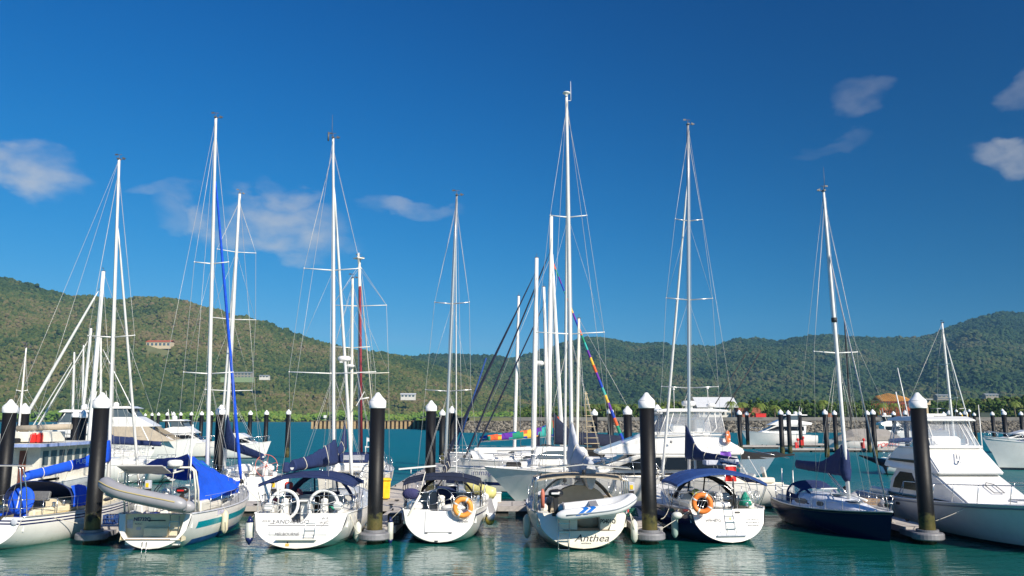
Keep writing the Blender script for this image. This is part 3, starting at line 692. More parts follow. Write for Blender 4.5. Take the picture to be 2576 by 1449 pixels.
for (px_, lb) in ((PX[0], 'finger pontoon ending at the pile beside the cream stern yacht'), (PX[1], 'finger pontoon ending at the pile left of the yellow bin'), (PX[2], 'finger pontoon ending at the pile left of the navy blue stern yacht'), (PX[3], 'finger pontoon between the navy bow and the white cruiser')):
    t = pontoon('finger', px_ - .55 + .1, px_ + .65, 32.9, 40.37 if px_ < 12 else 46, lb, along='y', joints=4)
    cc = (0.0, 32 - t.location.y)
    rg = MB(); ox = px_ - t.location.x
    rows = []
    for (rr, z) in ((.32, .52), (.40, .52), (.40, .43), (.54, .41), (.57, .36), (.57, .20), (.53, .16), (.32, .16)):
        rows.append([(ox + rr * math.cos(a * PI / 14), cc[1] + rr * math.sin(a * PI / 14), z) for a in range(28)])
    rg.grid(rows, smooth=False, closed=True); rg.box((ox, cc[1] + .7, .30), (1.0, 1.0, .20))
    rg.build('pile_guide', mat('grey_plastic_guide', (0.20, 0.20, 0.215), 0.5, var=.2), t)
pontoon('mid', -48, -32.5, 82, 84.4, 'distant pontoon behind the old timber cabin boat', group='distant pontoons')
pontoon('midb', xat(270, 1130, 100), xat(560, 1130, 100), 100, 102.4, 'low dark sided pontoon under the white hull at left, by the twin outboards', group='distant pontoons')
pontoon('far1', xat(1985, 1125, 114), xat(2320, 1125, 114), 114, 116.5, 'near right hand pontoon with the red fire hydrant box, below the grey boom tent', group='distant pontoons')
pontoon('far2', xat(1830, 1117, 126), xat(1962, 1117, 126), 126, 128.5, 'short far pontoon end below the white cruiser moored by the rocks', group='distant pontoons')
pontoon('far3', xat(1962, 1113, 134), xat(2110, 1113, 134), 134, 136, 'farthest pontoon strip seen just above the near right hand one', group='distant pontoons')
# ------------------------------------------------------------------ hulls
def hull_shape(L, B, fs, fm, fb, tw, rake, bowr, draft=.45, zst=.04, full=2.1, flare=0.0, ex=2.2, tmax=.42):
    def b(t):
        if t < tmax: return B / 2 * (tw + (1 - tw) * math.sin(PI / 2 * t / tmax))
        s_ = (t - tmax) / (1 - tmax); return B / 2 * max(0.0, 1 - s_ ** full)
    def fbd(t): return fs * (1 - t) * (1 - 2 * t) + fm * 4 * t * (1 - t) + fb * t * (2 * t - 1)
    def zk(t):
        if t < .3: return lerp(zst, -draft, math.sin(PI / 2 * t / .3))
        if t > .85: return lerp(-draft, -.15, (t - .85) / .15)
        return -draft
    def yy(t, z):
        ys = rake * max(0, z - zst) / max(.1, fbd(0) - zst)
        yb = L - bowr * (1 - min(1, max(0, (z + .0) / fbd(1))))
        return lerp(ys, yb, t)
    def xx(t, z):
        f = fbd(t); k = zk(t)
        u = min(1, max(0, (z - k) / (f - k)))
        s_ = (1 - (1 - u) ** ex) ** .5
        if flare: s_ = s_ * (1 - flare * t * (1 - u) ** .8)
        return b(t) * s_
    return b, fbd, zk, yy, xx
def build_hull(root, sh, mats, bandfn, fr=(-.3, 0, .08, .16, .24, .34, .46, .58, .68, .76, .84, .92, 1), nt_=28, name='hull', rail=None):
    b, fbd, zk, yy, xx = sh
    mb = MB()
    ts = [(i / nt_) for i in range(nt_ + 1)]
    for sg in (-1, 1):
        rows = []
        for q in fr:
            row = []
            for t in ts:
                f = fbd(t); z = q * f if q > 0 else q * .9
                z = max(z, zk(t)); row.append(Vector((sg * xx(t, z), yy(t, z), z)))
            rows.append(row)
        rows2 = rows if sg < 0 else rows
        mb.grid(rows2, True, lambda i, j: bandfn((fr[i] + fr[i + 1]) / 2, (ts[j] + ts[j + 1]) / 2))
    o = mb.build(name, mats, root)
    if rail:
        r_ = MB()
        for sg in (-1, 1):
            r_.tube([(sg * (xx(t, fbd(t)) + .005), yy(t, fbd(t)), fbd(t) + .015) for t in ts], .032, 6)
        r_.build('toe_rail', rail, root)
    return o
def build_transom(root, sh, m, notch=None, name='transom', border=None):
    """notch = (half width, depth): the walk-through opening in the top of the transom"""
    b, fbd, zk, yy, xx = sh; B0 = b(0); top = fbd(0); k0 = zk(0); mb = MB()
    zs = [k0 + (top - k0) * (i / 16) ** 1.3 for i in range(17)]
    outline = [(xx(0, z), z) for z in zs]
    cols = 24; rows = []
    for j in range(cols + 1):
        x = -B0 + 2 * B0 * j / cols; ax = min(abs(x), B0 * .9999)
        zb = top
        for (xa, za), (xb, zb_) in zip(outline, outline[1:]):
            if ax <= xb: zb = za + (zb_ - za) * (ax - xa) / max(1e-6, xb - xa); break
        if ax < 1e-6: zb = k0
        zt = top + .02
        if notch:
            e_ = min(1, max(0, (notch[0] - abs(x - (notch[2] if len(notch) > 2 else 0))) / .12)); zt = top - notch[1] * e_
            zb = min(zb, zt)
        rows.append([(x, yy(0, lerp(zb, zt, q / 8)) - (.0 if q else .0), lerp(zb, zt, q / 8)) for q in range(9)])
    mb.grid(rows, smooth=False)
    # thickness of the top lip
    mb.grid([[r_[-1] for r_ in rows], [(r_[-1][0], r_[-1][1] + .10, r_[-1][2]) for r_ in rows], [(r_[-1][0], r_[-1][1] + .10, max(k0 + .1, r_[-1][2] - .5)) for r_ in rows]], smooth=False)
    return mb.build(name, m, root)
def tp(sh, x, z, out=.012):
    """a point on the transom"""
    b, fbd, zk, yy, xx = sh
    return (x, yy(0, z) - out, z)
def trot(sh):
    b, fbd, zk, yy, xx = sh
    return math.atan2(yy(0, fbd(0)) - yy(0, zk(0)), fbd(0) - zk(0))
def deck(root, sh, m, cw, ya, yb, L, toe=.0, name='deck', y_from=0.0):
    b, fbd, zk, yy, xx = sh; mb = MB(); n = 36
    prev = None
    for i in range(n + 1):
        t = i / n; f = fbd(t) - .01; y = yy(t, f); bb = max(.005, xx(t, f + .01) - .01); c_ = min(cw, bb * .97)
        cur = ([(-bb, y, f), (-c_, y, f + .01), (c_, y, f + .01), (bb, y, f)], y)
        if prev:
            ym = (prev[1] + y) / 2
            for k in range(3):
                if k == 1 and ya < ym < yb: continue
                mb.quad(prev[0][k], prev[0][k + 1], cur[0][k + 1], cur[0][k])
        prev = cur
    return mb.build(name, m, root)
def cockpit(root, sh, cw, ya, yb, m, depth=.75, open_aft=True):
    b, fbd, zk, yy, xx = sh; f = fbd((ya + yb) / 2 / 10.5)
    w_ = cw + .02; z0 = f - depth; zs = f - depth * .42; mb = MB()
    mb.quad((-w_, ya, z0), (w_, ya, z0), (w_, yb, z0), (-w_, yb, z0))
    mb.quad((-w_, ya, z0), (-w_, yb, z0), (-w_, yb, f + .02), (-w_, ya, f + .02)); mb.quad((w_, ya, z0), (w_, yb, z0), (w_, yb, f + .02), (w_, ya, f + .02))
    mb.quad((-w_, yb, z0), (w_, yb, z0), (w_, yb, f + .05), (-w_, yb, f + .05))
    for sg in (-1, 1):
        mb.box((sg * (w_ - .24), (ya + yb) / 2 + .5, (z0 + zs) / 2), (.46, (yb - ya) - 1.1, zs - z0), bevel=.04)
        mb.box((sg * (cw + .12), (ya + yb) / 2 + .35, f + .12), (.26, (yb - ya) - .3, .30), bevel=.08)
    return mb.build('cockpit', m, root)
def coachroof(root, sh, y0, y1, w0, w1, h, m, glass=GLASS, wins=((.12, .42), (.5, .72)), slope=1.6, z_off=0.0, name='coachroof', hatch=True):
    b, fbd, zk, yy, xx = sh; L = yy(1, fbd(1)); secs = []; n = 14
    def dims(q):
        wd = lerp(w0, w1, q ** 1.3); hh = h * (1 if q < .35 else max(.06, 1 - ((q - .35) / .65) ** slope * .94)); return wd, hh
    for i in range(n + 1):
        q = i / n; y = lerp(y0, y1, q); wd, hh = dims(q); z = fbd(y / L) - .03
        secs.append([(-wd, y, z), (-wd * .93, y, z + hh * .7), (-wd * .78, y, z + hh * .96), (0, y, z + hh * 1.1), (wd * .78, y, z + hh * .96), (wd * .93, y, z + hh * .7), (wd, y, z)])
    mb = MB(); mb.grid(secs, True); mb.face([mb.addv(p) for p in secs[0][::-1]]); mb.face([mb.addv(p) for p in secs[-1]])
    o = mb.build(name, m, root)
    for (qa, qb) in wins:
        for sg in (-1, 1):
            wv = MB(); rows = []
            for i in range(6):
                q = lerp(qa, qb, i / 5); y = lerp(y0, y1, q); wd, hh = dims(q); z = fbd(y / L) - .03
                p0 = Vector((sg * wd, y, z)); p1 = Vector((sg * wd * .93, y, z + hh * .7)); en = .18 if i in (0, 5) else 0
                off = Vector((sg * .012, 0, .004)); rows.append([p0.lerp(p1, .30 + en) + off, p0.lerp(p1, .88 - en) + off])
            wv.grid(rows, False); wv.build('cabin_window', glass, o)
    if hatch:
        hb = MB()
        for q in (.45, .72):
            y = lerp(y0, y1, q); wd, hh = dims(q); z = fbd(y / L) - .03 + hh * 1.1; hb.box((0, y, z + .02), (.5, .5, .05), bevel=.02)
        hb.build('hatch', GLASSG, o)
    return o
def lifelines(root, sh, L, h=.6, y0=0.2, y1=None, n=7, gap=None, push=True, pulpit=True, mat_=STEEL):
    b, fbd, zk, yy, xx = sh; y1 = y1 or L - .9
    def pt(y, sg, dz=0): 
        t = y / L; return Vector((sg * max(.05, xx(t, fbd(t)) - .07), y, fbd(t) + dz))
    if push:
        mb = MB(); hw = xx(0, fbd(0)) - .12; z = fbd(0); y00 = yy(0, z) + .1
        for sg in (-1, 1):
            for hh in (h, h * .5):
                mb.tube([(sg * .42, y00, z + hh), (sg * (hw - .1), y00, z + hh), (sg * hw, y00 + .15, z + hh), pt(y00 + 1.5, sg, hh)], .013, 6)
            for (x, y) in ((sg * .42, y00), (sg * (hw - .08), y00 + .02)): mb.tube([(x, y, z), (x, y, z + h)], .013, 6)
            for yq in (y00 + .8, y00 + 1.5): mb.tube([pt(yq, sg), pt(yq, sg, h)], .013, 6)
        mb.build('pushpit', mat_, root)
    ys = [lerp(y0 + 1.8, y1 - 1.0, i / (n - 1)) for i in range(n)]
    for sg in (-1, 1):
        for y in ys:
            mb = MB(); mb.tube([pt(y, sg), pt(y, sg, h)], .013, 6); mb.build('stanchion', mat_, root)
    ln = MB()
    for sg in (-1, 1):
        for hh in (h, h * .5):
            ln.tube([pt(y0 + 1.3, sg, hh)] + [pt(y, sg, hh) for y in ys] + [pt(y1 - .3, sg, hh)], .006, 4)
    ln.build('lifeline', WIRE, root)
    if pulpit:
        mb = MB(); zf = fbd(1)
        for hh in (h, h * .55):
            mb.tube([pt(y1 - .3, -1, hh), (-.18, L - .15, zf + hh), (0, L + .02, zf + hh), (.18, L - .15, zf + hh), pt(y1 - .3, 1, hh)], .013, 6)
        for sg in (-1, 1):
            mb.tube([pt(y1 - .3, sg), pt(y1 - .3, sg, h)], .013, 6); mb.tube([(sg * .05, L - .2, zf), (sg * .14, L - .12, zf + h)], .013, 6)
        mb.build('pulpit', mat_, root)
def mast(root, x, y, z0, z1, r=.085, m=ALU, taper=.72, lean=(0, 0), spr=(), L=10.5, chain=None, stern=None, bow=None, furl=None, furlm=None, furl_top=.86, two_back=False, topkit='vane', inner=True, furl_r=.055, name='mast', wire_r=.0075, swept=.35):
    """a mast with spreaders, shrouds, stays and a masthead"""
    def mp(z):
        q = (z - z0) / (z1 - z0); return Vector((x + lean[0] * q, y + lean[1] * q, z))
    mb = MB(); mb.tube([mp(lerp(z0, z1, k / 6)) for k in range(7)], [r * (1 if k < 4 else lerp(1, taper, (k - 3) / 3)) for k in range(7)], 12, flat=1.08)
    M_ = mb.build(name, m, root)
    for (z, hw) in spr:
        for sg in (-1, 1):
            sb = MB(); p = mp(z); sb.tube([p, p + Vector((sg * hw, -swept * hw * .4, .06))], [.03, .022], 6); sb.sphere(p + Vector((sg * hw, -swept * hw * .4, .06)), .035, 6, 4)
            sb.build('spreader', m, M_)
    wr = MB(); wr_r = wire_r
    ch = chain or (L * .16, y - .3, 1.2)
    tops = mp(z0 + (z1 - z0) * .97)
    for sg in (-1, 1):
        path = [Vector((sg * ch[0], ch[1], ch[2]))]
        for (z, hw) in sorted(spr): path.append(mp(z) + Vector((sg * hw, -swept * hw * .4, .06)))
        path.append(tops); wr.tube(path, wr_r, 4)
        zz = [s_[0] for s_ in sorted(spr)]
        if zz:
            wr.tube([Vector((sg * ch[0], ch[1] - .35, ch[2])), mp(zz[0])], wr_r * .8, 4); wr.tube([Vector((sg * ch[0], ch[1] + .35, ch[2])), mp(zz[0] - .1)], wr_r * .8, 4)
            for (za, hwa), zb in zip(sorted(spr), zz[1:] + [z1 - .6]):
                wr.tube([mp(za) + Vector((sg * hwa, -swept * hwa * .4, .06)), mp(zb)], wr_r * .7, 4)
    if stern is not None:
        sp0 = Vector(stern)
        if two_back:
            j = mp(z1).lerp(sp0, .55)
            wr.tube([mp(z1), Vector((-sp0.x, sp0.y, sp0.z))], wr_r, 4)
        wr.tube([mp(z1), sp0], wr_r, 4)
    wr.build('shroud', WIRE, root)
    if bow is not None:
        bp_ = Vector(bow); tp_ = mp(z0 + (z1 - z0) * furl_top)
        if furl:
            f = MB(); f.tube([bp_.lerp(tp_, q) for q in (0.02, .05, .3, .6, .9, .96)], [furl_r * .8, furl_r * 1.15, furl_r * 1.1, furl_r * .95, furl_r * .7, .02], 8)
            o = f.build('furled_sail', furlm or ALU, root)
            d = MB(); d.lathe([(.0, .0), (.1, .02), (.1, .16), (.03, .2)], bp_ + Vector((0, 0, .05)), 10); d.tube([bp_, bp_.lerp(tp_, .03)], .02, 5); d.tube([bp_.lerp(tp_, .95), tp_], .012, 5); d.build('furling_drum', RUBBER, o)
        else:
            f = MB(); f.tube([bp_, tp_], .011, 5); f.build('forestay', WIRE, root)
    # halyards close to the mast
    hl = MB()
    for (dx, dy) in ((.14, -.1), (-.13, .12), (.05, -.2)): hl.tube([mp(z0 + 1.2) + Vector((dx, dy, 0)), mp(z1 - .3) + Vector((dx * .4, dy * .4, 0))], .005, 4)
    hl.build('halyard', ROPE, M_)
    tk = MB(); tpt = mp(z1)
    s7 = .72
    tk.box(tpt + Vector((0, 0, .03)), (.10, .22, .06))
    if topkit in ('vane', 'aerial', 'aerial2'):
        tk.tube([tpt, tpt + Vector((.0, 0, .32)) * s7], .012, 5); tk.tube([tpt + Vector((-.22, 0, .34)) * s7, tpt + Vector((.18, 0, .32)) * s7], .012, 5); tk.box(tpt + Vector((-.2, 0, .34)) * s7, (.14, .01, .07))
        tk.tube([tpt, tpt + Vector((.26, .0, .06)) * s7], .014, 5); tk.box(tpt + Vector((.33, 0, .09)) * s7, (.16, .03, .05), ry=.4); tk.box(tpt + Vector((.30, 0, .03)) * s7, (.08, .08, .04))
    if topkit == 'aerial':
        tk.tube([tpt + Vector((-.05, 0, 0)), tpt + Vector((-.07, 0, 1.1))], [.014, .006], 5)
    if topkit == 'aerial2':
        tk.tube([tpt + Vector((-.05, 0, 0)), tpt + Vector((-.07, 0, 1.15))], [.016, .008], 5); tk.tube([tpt + Vector((-.22, 0, -.12)), tpt + Vector((-.22, 0, .3))], .04, 6)
    if topkit == 'dome':
        tk.tube([tpt, tpt + Vector((0, 0, .1))], .05, 8); tk.tube([tpt + Vector((.2, 0, -.2)), tpt + Vector((.2, 0, .75))], [.02, .008], 5); tk.tube([tpt + Vector((.0, 0, -.2)), tpt + Vector((.2, 0, -.2))], .015, 5)
        dm = MB(); dm.lathe([(0, .0), (.10, .02), (.18, .08), (.18, .11), (.10, .15), (0, .16)], tpt + Vector((0, 0, .08)), 16); dm.build('aerial_dome', GEL, M_)
    tk.build('masthead', ALU if topkit == 'dome' else mat('dark_grey_fitting', (.10, .10, .11), .5), M_)
    return M_
def mline(loc, th, ym, z0, base, top):
    """local foot, lean and height of a mast seen through two points of the photograph"""
    Yw = loc[1] + ym * math.cos(th); a = at(base[0], base[1], Yw); b_ = at(top[0], top[1], Yw)
    k = (b_.x - a.x) / (b_.z - a.z); xf = a.x + k * (z0 - a.z)
    dx = xf - (loc[0] - ym * math.sin(th)); c = math.cos(th); ln = (b_.x - xf)
    if abs(c) < .3: return (-dx * math.sin(th)) * 0 + 0, (0, -ln * math.sin(th)), b_.z, -dx * math.sin(th)   # boat lies across: shift along its length
    return dx / c, (ln / c, 0), b_.z, 0
def boom_cover(root, pm, pe, m, r0=.16, r1=.34, rise=1.0, boomr=.07, name='sail_cover', boom=True, sag=.0, ties=3, drop=.35, boomm=None, pk=.62, pe_=2.0):
    """pm: gooseneck on the mast, pe: boom end.  The cover swells and climbs the mast."""
    pm = Vector(pm); pe = Vector(pe)
    root2 = root
    if boom:
        b_ = MB(); b_.tube([pm, pe], boomr, 10, flat=1.3); bo = b_.build('boom', boomm or ALU, root)
    secs = []; n = 22
    ax = (pm - pe); up = Vector((0, 0, 1)); side = ax.cross(up).normalized()
    for i in range(n + 1):
        q = i / n; c = pe.lerp(pm, q * .995)
        hgt = lerp(r0, r1, q) + rise * max(0, (q - pk) / (1 - pk)) ** pe_
        wd = lerp(r0 * .55, r1 * .52, q) * (1 if q < .9 else lerp(1, .8, (q - .9) / .1))
        ring = []
        for k in range(14):
            a = 2 * PI * k / 14; s_, c2 = math.sin(a), math.cos(a)
            nz_ = 1 + .10 * noise.noise(c * 2.2 + Vector((k * .8, 0, name.__len__()))) + .04 * math.sin(i * 2.6 + k)
            hh = hgt * (1.0 if s_ > 0 else .0) + (drop * .5 if s_ < 0 else 0)
            ring.append(c + side * c2 * wd * nz_ * (1 - .45 * max(0, s_)) + up * (s_ * hh * nz_ + .02 - sag * math.sin(PI * q)))
        secs.append(ring)
    mb = MB(); mb.loft(secs)
    o = mb.build(name, m, root)
    if ties:
        tb = MB()
        for k in range(ties):
            i = int(n * (k + .6) / (ties + .2)); ring = secs[i]; cen = sum((Vector(p) for p in ring), Vector()) / 14
            tb.tube([cen + (Vector(p) - cen) * 1.04 for p in ring], .016, 4, closed=True)
        tb.build('sail_tie', ROPE, o)
    return o
def bimini(root, y0, y1, hw, zt, arch, m, zdeck, frame=STEEL, posts=2, valance=.1, edge=None):
    mb = MB(); rows = []; ny = 8; nx = 14
    def zz(x, q): return zt - arch * (abs(x) / hw) ** 2.4 - .07 * (2 * q - 1) ** 2 - .02 * math.sin(q * PI * 3) ** 2
    for i in range(ny + 1):
        q = i / ny; rows.append([(lerp(-hw, hw, j / nx), lerp(y0, y1, q), zz(lerp(-hw, hw, j / nx), q) + .022 * noise.noise(Vector((j * .9, i * .7, hw * 7)))) for j in range(nx + 1)])
    mb.grid(rows)
    for row, yo in ((rows[0], -.01), (rows[-1], .01)): mb.grid([row, [(p[0], p[1] + yo, p[2] - valance) for p in row]])
    for j in (0, nx): mb.grid([[r_[j] for r_ in rows], [(r_[j][0] * 1.004, r_[j][1], r_[j][2] - valance * 1.1) for r_ in rows]])
    o = mb.build('bimini', m, root)
    sm_ = MB()
    for i in (0, 4, 8): sm_.tube([Vector(p_) + Vector((0, 0, .006)) for p_ in rows[i]], .011, 4)
    sm_.build('seam', m, o)
    yc = (y0 + y1) / 2
    for i in range(posts + 1):
        q = i / posts; y = lerp(y0 + .08, y1 - .08, q); fb_ = MB()
        path = [(-hw - .02, yc + (y - yc) * .25, zdeck), (-hw - .04, lerp(yc, y, .8), zz(hw, q) - .25)] + [(lerp(-hw, hw, k / 10), y, zz(lerp(-hw, hw, k / 10), q) - .035) for k in range(11)] + [(hw + .04, lerp(yc, y, .8), zz(hw, q) - .25), (hw + .02, yc + (y - yc) * .25, zdeck)]
        fb_.tube(path, .015, 6); fb_.build('bimini_frame', frame, root)
    return o
def dodger(root, y0, y1, hw, z0, ht, m, vin=VINYL, cutw=.35):
    """spray hood: aft arch at y0, runs forward and down to y1"""
    nx = 20; rows = []
    def arch(q, k):
        a = PI * k; r_ = lerp(1, .86, q); hh = lerp(1, .12, q ** 1.6)
        x = -math.cos(a); x = math.copysign(abs(x) ** .75, x)
        return Vector((x * hw * r_, lerp(y0, y1, q) - .12 * (1 - abs(x)) * 0 + .18 * (abs(x)) * -q, z0 + ht * hh * math.sin(a) ** .6))
    qs = (0, .06, .42, .50, .93, 1)
    rows = [[arch(q, k / nx) for k in range(nx + 1)] for q in qs]
    def mf(i, j):
        if i in (0,): return 0
        side = j < 6 or j >= nx - 6
        if i == 1:     # roof part: cloth, with side windows
            return 1 if (side and 1 < min(j, nx - 1 - j) < 5) else 0
        if i == 3: return 1 if j not in (6, 13, 0, 19) else 0
        return 0
    mb = MB(); mb.grid(rows, True, mf)
    o = mb.build('spray_hood', [m, vin], root)
    e_ = MB(); e_.tube([arch(0, k / 24) + Vector((0, -.01, .005)) for k in range(25)], .028, 6); e_.build('hood_edge', RUBBER if m is BLACKC else m, o)
    return o
def windshield(root, y, hw, z0, ht, m, vin=VINYL, rail=False, mull=(-.33, .36)):
    """the window wall of a spray hood as seen from the cockpit: arched frame, clear panes and mullions"""
    def top(x, s=1): return z0 + (ht * s) * (1 - (abs(x) / hw) ** 2.6)
    n = 22; mb = MB()
    def depth(x): return y + .55 - .5 * (abs(x) / hw) ** 2
    xs = [lerp(-hw, hw, i / n) for i in range(n + 1)]
    pane = MB(); pane.grid([[(x, depth(x), z0 + .06) for x in xs], [(x * .94, depth(x) - .35, max(z0 + .05, top(x, .9))) for x in xs]]); po = pane.build('clear_panel', vin, root)
    roof = MB(); roof.grid([[(x * .94, depth(x) - .35, max(z0 + .05, top(x, .9))) for x in xs], [(x, y - .35, top(x) + .02) for x in xs], [(x, y - .75, top(x)) for x in xs], [(x, y - .75, top(x) - .05) for x in xs]])
    ro = roof.build('spray_hood', m, root)
    fr = MB(); fr.tube([(x, y - .76, top(x)) for x in xs], .03, 6)
    fr.tube([(x * .945, depth(x) - .37, max(z0 + .05, top(x, .9))) for x in xs], .03, 6)
    fr.tube([(x, depth(x) - .01, z0 + .06) for x in xs], .045, 6)
    for mx in mull:
        x = mx * hw * 2 * .5 * 2 * .5; fr.tube([(x * 1.04, depth(x) - .01, z0 + .06), (x * .96, depth(x) - .37, top(x, .9))], .032, 6)
    for sg in (-1, 1): fr.tube([(sg * hw * .99, y - .75, top(hw * .97)), (sg * hw * .99, depth(hw), z0 + .05)], .04, 6)
    fr.build('hood_edge', m, ro)
    return ro
def wheel(root, x, y, z, r=.46, m=GEL, thick=.028, spokes=5, ped=True, pm=GEL, zfloor=None):
    mb = MB(); M = Euler((R(-14), 0, 0)).to_matrix(); mb.torus((x, y, z), r, thick, 30, 8, M)
    for k in range(spokes):
        a = 2 * PI * k / spokes + .3; mb.tube([(x, y, z), Vector((x, y, z)) + M @ Vector((r * math.cos(a), 0, r * math.sin(a)))], .012, 5)
    mb.sphere((x, y, z), .05, 8, 6)
    w_ = mb.build('steering_wheel', m, root)
    if ped:
        p = MB(); zf = zfloor if zfloor is not None else z - .8; p.box((x, y + .22, (zf + z + .12) / 2), (.32, .26, z + .12 - zf), bevel=.07, taper=.85); p.sphere((x, y + .2, z + .14), .15, 12, 8, (1, .8, .7)); p.build('pedestal', pm, root)
    return w_
def ladder(root, p0, p1, w_=.34, rungs=3, m=STEEL):
    mb = MB(); p0 = Vector(p0); p1 = Vector(p1)
    for sg in (-1, 1): mb.tube([p0 + Vector((sg * w_ / 2, 0, 0)), p1 + Vector((sg * w_ / 2, 0, 0))], .014, 6)
    mb.tube([p1 + Vector((-w_ / 2, 0, 0)), p1 + Vector((-w_ / 2 + .05, 0, .05)), p1 + Vector((w_ / 2 - .05, 0, .05)), p1 + Vector((w_ / 2, 0, 0))], .014, 6)
    for k in range(rungs):
        c = p0.lerp(p1, (k + .15) / rungs); mb.box(c, (w_, .05, .022))
    return mb.build('boarding_ladder', m, root)
def fender(p, label, r=.125, h=.72, m=FENDER, tip=NAVYS, group='fenders hanging along the moored yachts', top=None, rx=0):
    t = thing('fender', label, 'fender', p, 0, group)
    a = MB(); a.lathe([(.03, -h / 2 - .02), (r * .55, -h / 2 + .03), (r, -h / 2 + r), (r, h / 2 - r), (r * .55, h / 2 - .03), (.03, h / 2 + .02)], n=14); a.build('body', m, t)
    if tip is not None:
        b_ = MB(); b_.lathe([(0, -h / 2 - .16), (.035, -h / 2 - .12), (r * .75, -h / 2 + .01), (r * .99, -h / 2 + r * .8)], n=14); b_.lathe([(r * .96, h / 2 - r * .75), (r * .5, h / 2), (.03, h / 2 + .09), (0, h / 2 + .1)], n=14)
        for k in range(len(b_.v)):
            x, y, z = b_.v[k]; b_.v[k] = (x * 1.012, y * 1.012, z)
        b_.build('end_cap', tip, t)
    if top:
        l = MB(); l.tube([(0, 0, h / 2), Vector(top) - Vector(p)], .009, 4); l.build('rope', ROPE, t)
    return t
def lifering(p, label, m, r=.29, rr=.085, yaw=0, tilt=0, straps=mat('reflective_tape', (0.72, 0.70, 0.66), 0.4)):
    t = thing('life_ring', label, 'life ring', p, yaw); M = Euler((tilt, 0, 0)).to_matrix()
    a = MB(); a.torus((0, 0, 0), r, rr, 32, 12, M); o = a.build('ring', m, t)
    s_ = MB()
    for k in range(4):
        a0 = PI / 4 + .3 + k * PI / 2; s_.torus((0, 0, 0), r, rr * 1.03, 3, 12, M, a0 - .1, a0 + .1)
    s_.build('tape', straps, t)
    rp_ = MB(); pts = []
    for k in range(32):
        a0 = 2 * PI * k / 32; q = r + rr + .015 + .035 * abs(math.sin(2 * (a0 - .3 - PI / 4))); pts.append(M @ Vector((q * math.cos(a0), -.01, q * math.sin(a0))))
    rp_.tube(pts, .01, 5, closed=True); rp_.build('grab_line', ROPE, t)
    return t
def outboard(p, label, s=1.0, yaw=0, cowl=BLACKP, stripe=None, name='outboard_motor', parent=None, leg=True):
    t = thing(name, label, 'outboard motor', p, yaw)
    a = MB(); secs = []
    for (q, w_, h0, h1) in ((0, .05, .1, .2), (.06, .13, .03, .27), (.2, .17, 0, .32), (.42, .16, .02, .30), (.52, .12, .06, .26), (.56, .06, .1, .2)):
        secs.append([((q - .28) * s, math.cos(k * PI / 6) * w_ * s, ((h0 + h1) / 2 + math.sin(k * PI / 6) * (h1 - h0) / 2) * s) for k in range(12)])
    a.loft(secs); a.build('cowl', cowl, t)
    if leg:
        l = MB(); l.box((0, 0, -.28 * s), (.16 * s, .12 * s, .56 * s), bevel=.03, taper=1.2); l.box((-.02 * s, 0, -.62 * s), (.34 * s, .07 * s, .14 * s), bevel=.03); l.box((0, 0, -.50 * s), (.34 * s, .2 * s, .02))
        l.lathe([(.0, -.12), (.05, -.08), (.05, .1), (0, .14)], (-.06 * s, 0, -.64 * s), 8, 'x')
        for k in range(3):
            a0 = k * 2.1; l.box((-.16 * s, .07 * math.cos(a0) * s, (-.64 + .07 * math.sin(a0)) * s), (.02, .09 * s, .06 * s), rx=a0)
        l.build('leg', RUBBER, t)
    if stripe:
        st = MB(); st.box((.02 * s, 0, .16 * s), (.3 * s, .345 * s, .07 * s), bevel=.01); st.build('stripe', stripe, t)
    return t
